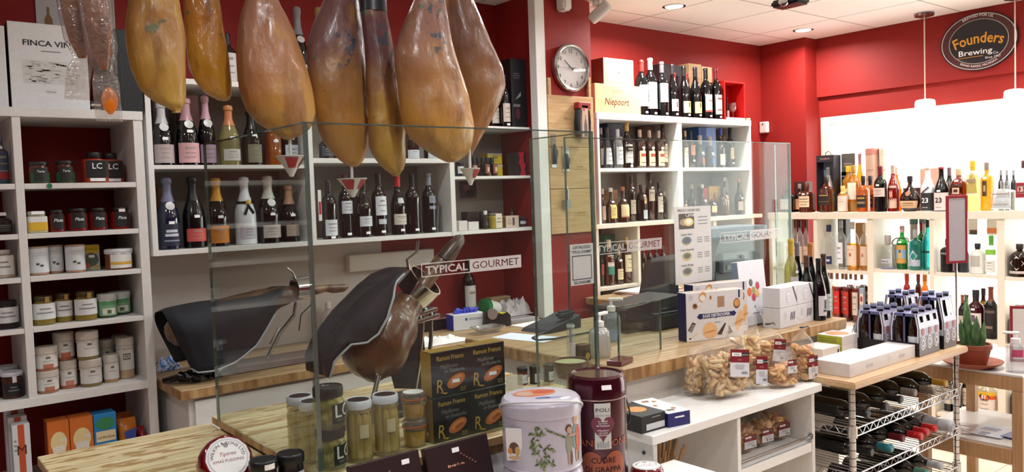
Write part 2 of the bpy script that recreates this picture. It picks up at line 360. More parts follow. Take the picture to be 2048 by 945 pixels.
def jar(name,label,cat,loc,h,r,fillc,lidc,lab=None,lidh=.16,rz=0,group=None,neck=.86,cloth=False,p=2,tagz=None,marks=2,text=None,glassy=True,seg=20,lidr=1.0,shoulder=.80,items=None):
    _seed[0]+=1;sd=_seed[0];t=thing(name,label,cat,loc,rz,group);b=MB();zl=h*(1-lidh);fm=mm(fillc,.25);r *= .955 if cloth else 1
    pf=(lambda z:p if z<zl*.9 else 2) if p != 2 else None
    prof=[(r*.9,0),(r,.02*h),(r,zl*shoulder),(r*.97,zl*(shoulder+.07)),(r*neck,zl*.95),(r*neck,zl)]
    b.lathe(prof,fm,seg,pf=pf,p=p);b.obj('jar_body',t)
    L=MB();lm=mm(lidc,.4);lr=r*neck*1.06*lidr
    if cloth:
        rn=random.Random(sd);rr=[]
        n=28
        for rad,z,w in ((lr*1.02,zl-h*.07,.05),(lr*1.0,zl-h*.02,.03),(lr*.96,zl,.0),(lr*1.04,zl+h*.02,.01),(lr*1.03,h*.97,.01),(lr*.95,h,0),(lr*.5,h,0)):
            rr.append([L.bm.verts.new((math.cos(2*PI*i/n)*rad*(1+w*math.sin(i*2.2+sd)),math.sin(2*PI*i/n)*rad*(1+w*math.sin(i*2.2+sd)),z+(w*h*.25*math.sin(i*1.7+sd)))) for i in range(n)])
        for a,c in zip(rr,rr[1:]):
            for i in range(n):L.face([a[i],a[(i+1) % n],c[(i+1) % n],c[i]],lm)
        L.face(rr[-1],lm);L.obj('paper_cover',t)
    else:
        L.lathe([(lr,zl-.001),(lr*1.03,zl+h*.01),(lr*1.03,h-.004),(lr*.97,h-.001),(lr*.9,h),(lr*.86,h-.0015)],lm,seg);L.obj('lid',t)
    if lab:
        c,z0,z1,a=lab[:4];o=MB();o.patch(r,z0*h,z1*h,a,mm(c,.55),off=.0012,p=p)
        if len(lab)>4 and lab[4]:
            for (c2,f0,f1,a2) in lab[4]:o.patch(r,(z0+(z1-z0)*f0)*h,(z0+(z1-z0)*f1)*h,a*a2,mm(c2,.55),off=.0018,p=p)
        elif marks:
            for q in range(marks):o.patch(r,(z0+(z1-z0)*(.62-.25*q))*h,(z0+(z1-z0)*(.70-.25*q))*h,a*(.35+.2*q),TEXTG,off=.0018,p=p)
        if text:
            s_,sz,fz,tcx=text[:4]
            if p==2:o.text(s_,sz,mm(tcx),z=(z0+(z1-z0)*fz)*h,wrap=r+.003,bold=.015,shear=text[4] if len(text)>4 else 0)
            else:o.text(s_,sz,mm(tcx),z=(z0+(z1-z0)*fz)*h,y=-r-.003,bold=.015)
        o.obj('label',t)
    if tagz:
        o=MB();o.patch(r,tagz*h-.006,tagz*h+.006,.011/r,TAGW,off=.003,p=p,seg=4);o.obj('price_tag',t)
    if items:items(t,h,r)
    return t
def carton(name,label,cat,loc,w,dp,h,col,rz=0,group=None,fm=None,art=None,bev=.0015,rough=.5,body='box_body'):
    """box with its front-left-bottom corner at loc, front facing -y"""
    t=thing(name,label,cat,loc,rz,group);b=MB();f={k:mm(v,rough) for k,v in fm.items()} if fm else None
    b.box(0,0,0,w,dp,h,mm(col,rough),bev,fm=f);b.obj(body,t,smooth=0)
    if art:art(t,w,dp,h)
    return t
def art_panel(t,fn,name='printed_front'):
    o=MB();fn(o);return o.obj(name,t,smooth=0)
# ================================================================ the room
XW,YB=5.95,3.9
FLOORM=None
def tile_mat():
    m=bpy.data.materials.new('floor_tiles');m.use_nodes=True;n=m.node_tree;b=n.nodes['Principled BSDF']
    tc=n.nodes.new('ShaderNodeTexCoord');br=n.nodes.new('ShaderNodeTexBrick');br.offset=0;br.inputs['Scale'].default_value=1
    br.inputs['Brick Width'].default_value=.45;br.inputs['Row Height'].default_value=.45;br.inputs['Mortar Size'].default_value=.003
    br.inputs['Color1'].default_value=lin('e3d3bf');br.inputs['Color2'].default_value=lin('dccbb6');br.inputs['Mortar'].default_value=lin('a8988a')
    n.links.new(tc.outputs['Object'],br.inputs['Vector']);n.links.new(br.outputs[0],b.inputs['Base Color']);b.inputs['Roughness'].default_value=.25
    return m
def ceil_mat():
    m=bpy.data.materials.new('ceiling_tiles');m.use_nodes=True;n=m.node_tree;b=n.nodes['Principled BSDF']
    tc=n.nodes.new('ShaderNodeTexCoord');mp=n.nodes.new('ShaderNodeMapping');mp.inputs['Location'].default_value=(-.515,-.02,0)
    br=n.nodes.new('ShaderNodeTexBrick');br.offset=0;br.inputs['Scale'].default_value=1
    br.inputs['Brick Width'].default_value=.6;br.inputs['Row Height'].default_value=.6;br.inputs['Mortar Size'].default_value=.006
    br.inputs['Color1'].default_value=lin('f2eeec');br.inputs['Color2'].default_value=lin('efeae8');br.inputs['Mortar'].default_value=lin('a9a09a')
    n.links.new(tc.outputs['Object'],mp.inputs[0]);n.links.new(mp.outputs[0],br.inputs['Vector']);n.links.new(br.outputs[0],b.inputs['Base Color']);b.inputs['Roughness'].default_value=.8
    return m
b=MB();b.box(-3,-3.5,-.1,6.15,4.0,0,tile_mat());struct('floor',b)
b=MB();b.box(-3,-3.5,CEIL,6.15,4.0,CEIL+.08,ceil_mat());struct('ceiling',b)
b=MB();b.box(-3.1,YB,0,6.15,YB+.1,CEIL,RED);struct('wall_back',b)
b=MB();b.box(-3.1,-3.6,0,-3,4,CEIL,RED);struct('wall_left',b)
b=MB();b.box(-3,-3.6,0,6.15,-3.5,CEIL,RED);struct('wall_front',b)
WY0,WY1,WZ0,WZ1=-.6,3.49,.12,2.145
b=MB();b.box(XW,-3.5,0,XW+.12,WY0,CEIL,RED);b.box(XW,WY1,0,XW+.12,4,CEIL,RED);b.box(XW,WY0,WZ1,XW+.12,WY1,CEIL,RED);b.box(XW,WY0,0,XW+.12,WY1,WZ0,RED)
b.box(XW-.03,-3.5,2.303,XW,WY1+.01,CEIL,RED);struct('wall_right',b,'red wall around the long shop window','wall')
b=MB();b.box(5.76,3.5,0,XW,YB,CEIL,RED);struct('wall_corner',b,'red boxed corner column beside the shop window','wall')
b=MB();b.box(3.05,3.52,0,3.47,YB,CEIL,RED);struct('wall_pillar',b,'red pier carrying the wall clock','wall')
b=MB();b.box(3.02,3.5,.9,3.09,3.56,CEIL-.001,WHITE,.002);struct('trim_1',b,'white corner trim on the red pier','trim')
WF=M('f0d9c8',.4)
b=MB()
for a0,a1,c0,c1 in ((WY1-.075,WY1,WZ0,WZ1),(WY0,WY0+.07,WZ0,WZ1),(WY0+.0701,WY1-.0751,WZ1-.065,WZ1),(WY0+.0701,WY1-.0751,WZ0,WZ0+.07),(1.9,1.97,WZ0+.071,WZ1-.066),(.4,.47,WZ0+.071,WZ1-.066)):
    b.box(XW+.0,a0,c0,XW+.07,a1,c1,WF,.003)
w=struct('window_1',b,'long shop window in a cream frame, blown out by daylight','window')
b=MB();b.box(XW+.03,WY0+.06,WZ0+.06,XW+.036,WY1-.07,WZ1-.06,GLASS);o=b.obj('window_pane',w,smooth=0)
EMI=M('fff2e6',.5,0,14)
spots=['round downlight set in the ceiling above the liquor shelves','round downlight in the ceiling by the red corner column']
for i,(x,y,p,c) in enumerate(LAMPS):
    lamp_light(x,y,p,c)
    if i<2 or True:
        lab=spots[i] if i<2 else 'round ceiling downlight added out of view for general light'
        t=thing('ceiling_downlight',lab,'ceiling light',(x,y,CEIL),0,'ceiling downlights')
        b=MB();b.lathe([(.072,-.004),(.075,0),(.06,0),(.055,-.006)],WHITE,24,cap0=False,cap1=False);b.obj('trim_ring',t)
        b=MB();b.lathe([(.055,-.003),(.0,-.0035)],EMI,20,cap0=False,cap1=False);b.obj('lamp_disc',t)
def pendant(x,y,label):
    t=thing('pendant_lamp',label,'lamp',(x,y,CEIL),0,'pendant lamps at the window')
    b=MB();b.lathe([(.03,-.03),(.06,-.022),(.064,-.008),(.064,0)],STEEL,20);b.obj('ceiling_rose',t)
    b=MB();b.tube([(0,0,-.03),(0,0,-.59)],.004,M('e8dccb',.5),6);b.obj('cord',t)
    b=MB();b.lathe([(.03,-.585),(.055,-.59),(.062,-.60),(.075,-.80),(.066,-.80),(.055,-.605)],M('fff6ea',.4,0,5),24,cap0=True,cap1=False);b.obj('lamp_shade',t)
    l=bpy.data.lights.new('pendant_bulb','POINT');l.energy=9;l.color=(1,.87,.7);l.shadow_soft_size=.05
    lo=bpy.data.objects.new('pendant_bulb',l);COL.objects.link(lo);lo.location=(x,y,CEIL-.84)
pr=PZ(1848,33,CEIL);pendant(5.72,2.632*5.72/5.84,'white drum pendant lamp hanging before the window, left of the oval sign')
pendant(5.72,2.085*5.72/5.9,'pendant lamp whose cord drops past the right end of the oval sign')
def sensor():
    p=PX(1525,256,5.76);t=thing('wall_sensor','small white sensor box on the red corner column','sensor',(5.74,p.y-.03,p.z))
    b=MB();b.box(-.02,-.035,-.045,.02,.035,.045,WHITE,.006);b.obj('casing',t,smooth=0)
    b=MB();b.lathe([(.006,0),(.006,.003)],TEXTK,10,mat=T(-.02,0,.028,0,0,-PI/2));b.obj('indicator',t)
sensor()
p=PY(1123,4,3.5);t=thing('motion_sensor','white rounded sensor on the red pier above the clock','sensor',(p.x,3.47,CEIL-.12))
b=MB();b.box(-.032,-.03,-.03 if 0 else PY(1123,17,3.44).z-CEIL+.12,.032,.05,.119,WHITE,.012,seg=3);b.obj('casing',t)
p=PZ(1192,8,CEIL-.05);t=thing('ceiling_camera','grey white camera hanging from the ceiling beside the pier','camera',(p.x,p.y,CEIL))
b=MB();b.lathe([(.05,-.03),(.055,0)],WHITE,20);b.lathe([(.02,-.06),(.02,-.03)],WHITE,12);b.obj('mount',t)
b=MB();b.lathe([(.028,-.08),(.034,-.06),(.034,.05),(.026,.06)],M('d6d2d0',.4),18,mat=T(.02,-.02,-.09,.5,.9));b.obj('camera_body',t)
p=PZ(1580,2,CEIL-.1);t=thing('ceiling_speaker','black device hanging from the ceiling at the top edge','speaker',(p.x,p.y,CEIL))
b=MB();b.box(-.06,-.09,-.13,.06,.09,-.09,BLACK,.012,seg=2);b.box(-.02,-.02,-.09,.02,.02,0,BLACK);b.obj('housing',t)
b=MB();b.lathe([(.03,0),(.03,.01),(.024,.012)],CHROME,16,mat=T(-.06,0,-.11,0,0,-PI/2));b.obj('lens',t)
p=PY(1141,136,3.5);t=thing('wall_clock','round wall clock with a silver rim on the red pier','clock',(p.x,3.52,p.z))
b=MB();b.lathe([(.128,0),(.139,.01),(.139,.035),(.130,.045),(.121,.04),(.119,.025)],STEEL,48,mat=T(0,0,0,0,PI/2),cap1=False);b.obj('rim',t)
b=MB();CF=M('d8cfce',.5);b.disc(0,0,.122,.122,CF,T(0,-.022,0),seg=48)
for k in range(1,13):
    a=k*PI/6;b.text(str(k),.032,TEXTK,T(0,-.0222,0),x=.099*math.sin(a),z=.099*math.cos(a)-.011,bold=.015)
b.obj('dial',t,smooth=0)
def hand(a,l,w,m,y,nm):
    o=MB();o.prism([(-w,-.02),(w,-.02),(w*.5,l),(-w*.5,l)],.0015,m,T(0,y,0,0,0,a));o.obj(nm,t,smooth=0)
hand(-52*PI/180,.066,.004,TEXTK,-.027,'hour_hand');hand(93*PI/180,.095,.003,TEXTK,-.029,'minute_hand');hand(268*PI/180,.1,.0012,TEXTG,-.031,'second_hand')
b=MB();b.disc(0,0,.118,.118,film('ffffff',.97,0,0),T(0,-.036,0),seg=40);b.obj('clock_glass',t,smooth=0)
cy,cz=(2.549+2.068)/2,2.537
t=thing('oval_sign','black oval brewery sign with gold and white lettering high on the window wall','sign',(XW-.031,cy,cz),-PI/2)
b=MB();rx,rz_=.243,.192
el=lambda k,n=48:[(rx*k*math.cos(2*PI*i/n),rz_*k*math.sin(2*PI*i/n)) for i in range(n)]
b.prism(el(1),.018,M('17161f',.35),T(0,-.018,0));
def ring(k0,k1,m,y):
    a,c=el(k0),el(k1);va=[b.bm.verts.new((x,y,z)) for x,z in a];vc=[b.bm.verts.new((x,y,z)) for x,z in c]
    for i in range(len(a)):b.face([va[i],va[(i+1) % 48],vc[(i+1) % 48],vc[i]],m)
ring(.965,.95,TEXTW,-.0185);ring(.77,.755,M('cfc6bd',.5),-.0185);ring(.94,.78,M('4a1a20',.4),-.0183)
b.obj('sign_board',t,smooth=0)
b=MB();GOLDT=M('e2a12d',.4);m0=T(0,-.0188,0)
b.text('Founders',.098,M('3a2a10',.5),m0,x=.003,z=-.004,y=-.0001,bold=.03,sx=.82,arc=.42);b.text('Founders',.098,GOLDT,m0,x=0,z=0,bold=.012,sx=.82,arc=.42)
for v in b.bm.verts:v.co.z -= .43
b.obj('gold_lettering',t,smooth=0)
b=MB();b.text('Brewing',.052,TEXTW,m0,x=-.02,z=-.085,bold=.01,sx=1.25,y=-.0006);b.text('Co.',.026,TEXTW,m0,x=.11,z=-.098);b.text('Since 1997',.022,TEXTW,m0,x=.09,z=-.122)
b.rect(-.14,-.1,.03,-.097,GOLDT,m0);b.obj('white_lettering',t,smooth=0)
b=MB();b.text('BREWED FOR US.',.025,TEXTW,m0,z=-.04,arc=.205);b.obj('upper_lettering',t,smooth=0);b=MB()
b.text('GRAND RAPIDS, MICHIGAN',.02,TEXTW,m0,z=.065,arc=-.235);b.obj('lower_lettering',t,smooth=0)
# ================================================================ shelving
LUY=3.5
def zY(px,py,Y):return PY(px,py,Y).z
t=thing('shelving_unit','tall white shelving unit of jars and boxes at the left against the red wall','shelves',(0,0,0))
LX1=PY(283,240,LUY).x+.002;LXM0,LXM1=PY(26.5,300,LUY).x,PY(44,300,LUY).x;LX0=-.46;LXI=PY(269,300,LUY).x
LZ=[(zY(160,219,LUY),zY(160,237,LUY))]+[(zY(160,a,LUY),zY(160,c,LUY)) for a,c in ((366,376.5),(463,473),(547,557),(646,655.5),(782,799))]
LZ.append((LZ[5][1]-.325,LZ[5][1]-.34));LZ.append((LZ[6][1]-.26,LZ[6][1]-.275))
for x0,x1,nm in ((LX0,LX0+.025,'side_panel'),(LXI,LX1,'side_panel'),(LXM0,LXM1,'divider')):
    b=MB();b.box(x0,LUY,LZ[5][1] if nm=='divider' else 0,x1,3.885,LZ[0][1],WHITE,.001);b.obj(nm,t,smooth=0)
for i,(a,c) in enumerate(LZ):
    b=MB()
    if i in (0,5):b.box(LX0,LUY-.004,c,LX1+(.002 if i==0 else -.03),3.885,a,WHITE,.001)
    elif i >= 6:b.box(LX0+.026,LUY,c,LXI-.001,3.885,a,WHITE,.001)
    else:b.box(LX0+.026,LUY+.001,c,LXM0-.001,3.885,a,WHITE,.001);b.box(LXM1+.001,LUY+.001,c,LXI-.001,3.885,a,WHITE,.001)
    b.obj('shelf',t,smooth=0)
b=MB();p=PY(99,371,LUY);b.lathe([(.0095,0),(.0095,.001)],M('0c7a55',.5),16,mat=T(p.x,LUY-.0002,(LZ[1][0]+LZ[1][1])/2,0,PI/2));b.obj('green_sticker',t)
CYF=3.55
cx0,cxm0,cxm1,cx1=.937,PY(618,400,CYF).x,PY(638,400,CYF).x,PY(914,468,CYF).x
zc_bt,zc_bb=zY(317,502.5,CYF),zY(317,513,CYF)
zc_m1,zc_m1b=zY(304,330.5,CYF),zY(304,338.5,CYF);zc_t,zc_tb=zY(372,157,CYF),zY(372,168,CYF)
zc_m2,zc_m2b=zY(639,316.5,CYF),zY(639,326.5,CYF);CBACK=M('948d86',.6)
for (x0,x1,zs,lab) in ((cx0,cxm0+.008,(zc_m1,zc_m1b),'white wall cabinet of champagne bottles beside the tall shelving unit'),(cxm0+.009,cx1,(zc_m2,zc_m2b),'white wall cabinet of red wines behind the hanging hams')):
    t=thing('wall_cabinet',lab,'cabinet',(0,0,0),0,'open cabinets on the back wall')
    s0,s1=.022,(.03 if x1==cx1 else .012)
    for a,c in ((x0,x0+s0),(x1-s1,x1)):
        b=MB();b.box(a,CYF,zc_bb,c,3.885,zc_t,WHITE,.001);b.obj('side_panel',t,smooth=0)
    for a,c in ((zc_bt,zc_bb),zs,(zc_t,zc_tb)):
        b=MB();b.box(x0+s0+.0005,CYF+.002,c,x1-s1-.0005,3.88,a,WHITE,.001);b.obj('shelf',t,smooth=0)
    b=MB();b.box(x0+s0,3.875,zc_bt,x1-s1,3.886,zc_tb,CBACK);b.obj('back_panel',t,smooth=0)
s3y=3.6;s3x0,s3x1=cx1+.002,3.045
S3=[(zY(1030,254,s3y),zY(1030,260,s3y)),(zY(1000,352,s3y),zY(1000,357.5,s3y)),(zY(1000,458,s3y),zY(1000,465,s3y))]
t=thing('wall_shelves','three white shelves with a grey back beside the red pier','shelves',(0,0,0))
b=MB();b.box(s3x0,3.878,S3[2][0],s3x1,3.886,S3[0][0],CBACK);b.obj('back_panel',t,smooth=0)
for a,c in S3:b=MB();b.box(s3x0,s3y,c,s3x1,3.877,a,WHITE,.001);b.obj('shelf',t,smooth=0)
b=MB();b.box(s3x0,s3y,S3[2][0]+.0005,s3x0+.02,3.877,S3[1][1]-.0005,WHITE,.001);b.box(s3x0,s3y,S3[1][0]+.0005,s3x0+.02,3.877,S3[0][1]-.0005,WHITE,.001);b.obj('side_panel',t,smooth=0)
b=MB();b.box(LX1+.01,3.889,.9,2.2,3.899,zc_bb+.02,M('cfc8c4',.35));o=b.obj('wall_panel',smooth=0);tag(o,'pale panel on the wall behind the back counter','panel');o['kind']='structure'
p0,p1=PY(700,545,3.84),PY(868,498,3.84);t=thing('wall_box','long white box fixed low on the wall under the wine cabinet','box',(0,0,0))
b=MB();b.box(p0.x,3.84,p0.z,p1.x,3.888,p1.z,WHITE,.004);b.obj('casing',t,smooth=0)
WY=3.55;wx0,wx1=PY(1193,226,WY).x,PY(1501.5,240,WY).x;wm0,wm1=PY(1355.5,300,WY).x,PY(1364.5,300,WY).x
WZT,WZTb=zY(1193,225,WY),zY(1193,238,WY);WZM,WZMb=zY(1198,336.8,WY),zY(1198,343.8,WY);WZB,WZBb=zY(1193,449.5,WY),zY(1193,458.5,WY)
t=thing('liquor_shelves','white shelving of whisky and rum bottles on the back wall','shelves',(0,0,0))
for a,c in ((wx0,wx0+.02),(wm0,wm1),(wx1-.02,wx1)):
    b=MB();b.box(a,WY,WZB+.0005,c,3.885,WZTb-.0005,WHITE,.001);b.obj('divider' if a==wm0 else 'side_panel',t,smooth=0)
b=MB();b.box(wx0-.002,WY-.002,WZTb,wx1+.002,3.885,WZT,WHITE,.001);b.obj('top_board',t,smooth=0)
b=MB();b.box(wx0+.0205,WY+.002,WZMb,wm0-.0005,3.88,WZM,WHITE,.001);b.box(wm1+.0005,WY+.002,WZMb,wx1-.0205,3.88,WZM,WHITE,.001);b.obj('shelf',t,smooth=0)
b=MB();b.box(wx0+.02,3.878,WZB,wx1-.02,3.886,WZTb,M('b9b2ac',.6));b.obj('back_panel',t,smooth=0)
for a in (wm0-.03,wx1-.035):
    for z in (WZM,WZB):
        b=MB();b.lathe([(.007,0),(.007,.003)],STEEL,10,mat=T(a+(.03-.0005 if a<wx1-.1 else .0145),WY+.13,z+.06,0,0,-PI/2));b.obj('fitting',t)
t=thing('lower_shelves','birch shelving under the whisky shelves behind the till','shelves',(0,0,0))
lwx0,lwx1=PY(1189,455,WY).x,PY(1509,432,WY).x;LWS=zY(1199,577,WY)
b=MB();b.box(lwx0,WY-.02,WZBb,lwx1+.07,3.885,WZB-.001,BIRCH,.001);b.obj('top_board',t,smooth=0)
for a,c in ((lwx0+.008,lwx0+.035),(PY(1276,500,WY).x,PY(1281,500,WY).x),(PY(1428,480,WY).x,PY(1434,480,WY).x),(lwx1-.03,lwx1-.004)):
    b=MB();b.box(a,WY,0,c,3.88,WZBb-.001,BIRCH,.001);b.obj('side_panel',t,smooth=0)
for z in (LWS,LWS-.33):
    b=MB();b.box(lwx0+.036,WY+.003,z-.022,PY(1276,500,WY).x-.001,3.88,z,BIRCH,.001);b.box(PY(1281,500,WY).x+.001,WY+.003,z-.022,PY(1428,480,WY).x-.001,3.88,z,BIRCH,.001);b.box(PY(1434,480,WY).x+.001,WY+.003,z-.022,lwx1-.031,3.88,z,BIRCH,.001);b.obj('shelf',t,smooth=0)
RX=5.45;RZT,RZTb=1.6-.0343*RX,1.6-.0432*RX
def yX(px,py):return PX(px,py,RX).y
RS=[yX(1541,470),yX(1630.5,480),yX(1740,500),yX(1863,500),yX(2001.5,520),yX(2001.5,520)-.5]
RZ2=[PX(1680,541.5,RX).z,PX(1680,541.5,RX).z,PX(1800,541,RX).z,PX(1925,548,RX).z,PX(2030,555,RX).z]
RZ3=[None,.62,.72,PX(1940,677,RX).z,PX(2020,690,RX).z];RZ4=.09
t=thing('window_shelves','long birch shelving of spirits standing under the shop window','shelves',(0,0,0))
b=MB();b.box(RX-.01,RS[5],RZTb,5.755,RS[0]+.015,RZT,BIRCH,.001);b.obj('top_board',t,smooth=0)
for i,y in enumerate(RS):
    w_=.022 if i in (2,4) else .014
    b=MB();b.box(RX,y-w_,0,5.75,y+w_,RZTb-.0005,BIRCH,.001);b.obj('upright',t,smooth=0)
for i in range(5):
    y0,y1=RS[i+1]+.023,RS[i]-.023
    for z in (RZ2[i],RZ3[i],RZ4):
        if z:b=MB();b.box(RX+.003,y0,z-.022,5.745,y1,z,BIRCH,.001);b.obj('shelf',t,smooth=0)
# ================================================================ counters
t=thing('back_counter','long worktop of streaked wood along the back wall with white cupboard fronts','counter',(0,0,0))
b=MB();b.box(LX1+.012,3.22,.86,3.0,3.885,.9,WOODB,.003,fm={'-y':WEDGE,'-x':WEDGE});b.obj('worktop',t,smooth=0)
b=MB();b.box(LX1+.05,3.26,.05,2.98,3.88,.859,WHITE,.002);b.obj('carcass',t,smooth=0)
for k in range(4):b=MB();b.box(LX1+.07+k*.5,3.243,.08,LX1+.565+k*.5,3.2595,.845,WHITE,.002);b.obj('door',t,smooth=0)
t=thing('till_counter','chunky wooden sales counter holding the till and biscuit boxes','counter',(0,0,0))
b=MB();b.box(2.07,1.985,.928,3.585,2.95,.98,WOODB,.004,fm={'-y':WEDGE,'-x':WEDGE});b.obj('worktop',t,smooth=0)
b=MB();b.box(2.1,2.02,0,3.56,2.9,.927,OFFW,.002);b.obj('front_panel',t,smooth=0)
t=thing('side_worktop','short end of streaked worktop in front of the liquor shelves','counter',(0,0,0))
b=MB();b.box(3.36,3.26,.945,4.6,3.515,.985,WOODB,.003,fm={'-y':WEDGE,'-x':WEDGE});b.obj('worktop',t,smooth=0)
b=MB();b.box(3.42,3.3,0,4.56,3.5,.944,WHITE,.002);b.obj('carcass',t,smooth=0)
t=thing('ham_counter','island counter of pale streaked wood under the hanging hams','counter',(0,0,0))
b=MB();b.box(.782,1.665,.957,1.76,2.437,.98,WOOD,.002,fm={'-y':WEDGE,'-x':WEDGE});b.obj('raised_top',t,smooth=0)
b=MB();b.box(.33,1.45,.93,.7815,2.462,.955,WOOD,.002,fm={'-y':WEDGE,'-x':WEDGE});b.obj('side_top',t,smooth=0)
b=MB();b.box(.36,1.68,0,1.72,2.4,.9295,WHITE,.002);b.box(.8,1.68,.93,1.74,2.42,.9565,WEDGE);b.obj('base_panel',t,smooth=0)
b=MB();b.box(.5,1.2,.735,1.95,1.662,.76,WHITE,.002);b.box(.52,1.6,0,1.93,1.66,.7345,WHITE);b.obj('front_ledge',t,smooth=0)
t=thing('display_shelf','low white display shelf of biscuit bags in front of the till counter','shelves',(0,0,0))
DX0,DX1,DY0,DY1,DZ=1.885,2.862,1.69,1.983,.84
b=MB();b.box(DX0,DY0,DZ-.03,DX1,DY1,DZ,WHITE,.002);b.obj('top_board',t,smooth=0)
dm=PY(1484,830,DY0).x
for a,c in ((DX0+.015,DX0+.035),(dm-.012,dm+.008),(DX1-.055,DX1-.035)):
    b=MB();b.box(a,DY0+.012,0,c,DY1-.002,DZ-.0305,WHITE,.001);b.obj('divider' if abs(a-dm)<.02 else 'side_panel',t,smooth=0)
DZ2=PY(1640,880,DY0+.012).z
b=MB();b.box(dm+.009,DY0+.014,DZ2-.035,DX1-.056,DY1-.004,DZ2,WHITE,.001);b.obj('shelf',t,smooth=0)
b=MB();b.box(dm+.009,DY1-.012,0,DX1-.056,DY1-.003,DZ-.0305,OFFW);b.obj('back_panel',t,smooth=0)
b=MB();za=PY(1620,873,DY0+.02).z;b.tube([(dm+.009,DY0+.016,za),(DX1-.056,DY0+.016,za)],.006,STEEL,10);b.lathe([(.012,0),(.012,.006)],STEEL,12,mat=T(DX1-.062,DY0+.016,za,0,0,PI/2));b.obj('guard_rail',t)
b=MB();b.lathe([(.006,0),(.006,.004)],DARKSTEEL,10,mat=T(DX0+.015,DY0+.05,DZ-.065,0,0,-PI/2));b.obj('fitting',t)
# ================================================================ goods on the tall shelving unit
PLC=[]
_y1,_y2,_y3=PY(1276,500,WY).x,PY(1281,500,WY).x,PY(1428,480,WY).x
BAYY=[(LX0+.025,LXM0),(LXM1,LXI),(cx0+.022,cxm0-.004),(cxm0+.031,cx1-.03),(s3x0+.02,s3x1)]
BAYW=[(wx0+.02,wm0),(wm1,wx1-.02)];BAYL=[(lwx0+.035,_y1),(_y2,_y3),(PY(1434,480,WY).x,lwx1-.03)]
BAYX=[(RS[k+1]+.022,RS[k]-.022) for k in range(5)]
def place(p,h,r,k,sq=1.0):
    """keep a bottle or jar inside its bay and clear of its neighbours; k = 0 rows along x, 1 rows along y"""
    r *= .96;a=p[k]
    if HM[0]<5:
        bays=BAYX if k else (BAYL if p.x>3.3 and p.z<WZB-.1 else BAYW if p.x>3.3 else BAYY)
        b=min(bays,key=lambda q:max(q[0]-a,a-q[1],0));p[k]=min(max(a,b[0]+r*sq+.007),b[1]-r*sq-.007)
    for it in range(13):
        hit=0
        for (x,y,r2,z0,z1) in PLC:
            if z0<p.z+h-.002 and z1>p.z+.002:
                d=math.hypot(x-p.x,y-p.y)
                if d<r*sq+r2+.0035:
                    q=(d-r2-.0035)/sq
                    if q>.8*r:r=q
                    else:hit=1;p[1-k]+=.012
        if not hit:break
    PLC.append((p.x,p.y,r*sq,p.z,p.z+h));return p,h,r
def clearY(lo,hi,z,h,d0,k):
    """first free depth behind the round goods already standing between lo and hi"""
    for c in PLC:
        if c[3]<z+h and c[4]>z and c[k]+c[2]>lo-.002 and c[k]-c[2]<hi+.002:d0=max(d0,c[1-k]+c[2]+.004)
    return d0
def cartonY(name,label,cat,xl,xr,top,Y,zb,dp,col,**kw):
    a,h,_=onY(xl,top,1,Y,zb);b,h2,_=onY(xr,top,1,Y,zb);h=(h+h2)/2;x0,x1=a.x,b.x
    if HM[0]<5:
        bays=BAYL if x0>3.3 and zb<WZB-.1 else BAYW if x0>3.3 else BAYY;q=min(bays,key=lambda q:max(q[0]-(x0+x1)/2,(x0+x1)/2-q[1],0));x0,x1=max(x0,q[0]+.001),min(x1,q[1]-.001)
    Y2=clearY(x0,x1,zb,h,Y,0);dp=min(dp,3.872-Y2);return carton(name,label,cat,(x0,Y2,zb),x1-x0,max(.012,dp),h,col,**kw)
def cartonX(name,label,cat,xl,xr,top,X,zb,dp,col,**kw):
    a,h,_=onX(xl,top,1,X,zb);b,h2,_=onX(xr,top,1,X,zb);h=(h+h2)/2;y0,y1=b.y,a.y
    if HM[0]<5:q=min(BAYX,key=lambda q:max(q[0]-(y0+y1)/2,(y0+y1)/2-q[1],0));y0,y1=max(y0,q[0]+.001),min(y1,q[1]-.001)
    X2=clearY(y0,y1,zb,h,X,1);dp=min(dp,5.75-X2);return carton(name,label,cat,(X2,y1,zb),y1-y0,max(.012,dp),h,col,rz=-PI/2,**kw)
def JY(px,top,pw,Y,zb,name,label,cat,fillc,lidc,**k):
    p,h,r=place(*onY(px,top,pw,Y,zb),0,1.14 if k.get('p',2)>4 else 1.06 if k.get('p',2)>2 or k.get('cloth') else 1);return jar(name,label,cat,p,h,r,fillc,lidc,**k)
def BY(px,top,pw,Y,zb,name,label,cat='bottle',**k):
    p,h,r=place(*onY(px,top,pw,Y,zb),0,1.05 if k.get('p',2)>2 else 1);return bottle(name,label,cat,p,h,r,**k)
def BX(px,top,pw,X,zb,name,label,cat='bottle',**k):
    p,h,r=place(*onX(px,top,pw,X,zb),1,1.05 if k.get('p',2)>2 else 1);k.setdefault('rz',-PI/2);return bottle(name,label,cat,p,h,r,**k)
def finca(t,w,d,h):
    def f(o):
        o.text('FINCA VIÑ',.030,TEXTK,T(w*.48,0,h*.74),sx=1.15,bold=.02);o.lines(w*.3,h*.66,w*.75,h*.70,1,TEXTG,fill=.3)
        rn=random.Random(3)
        o.rect(w*.16,h*.3,w*.85,h*.57,M('d9d9d8',.6));
        for k in range(70):
            a,c=rn.uniform(.17,.8)*w,rn.uniform(.31,.55)*h;o.rect(a,c,a+rn.uniform(.01,.03),c+rn.uniform(.002,.006),M(rn.choice(['bfbfbd','cfcfcd','b2b2b0']),.6),y=-.0008)
        o.text('FAMILIA',.010,TEXTG,T(w*.5,0,h*.2),y=-.0008)
    art_panel(t,f)
zt=LZ[0][0]+.0004;HM[0]=9
cartonY('wine_case','white printed wine case with a grey landscape on top of the shelving unit','box',19,176,49,LUY+.06,zt,.22,'e6e7e9',fm={'-x':'1c1d20'},art=finca)
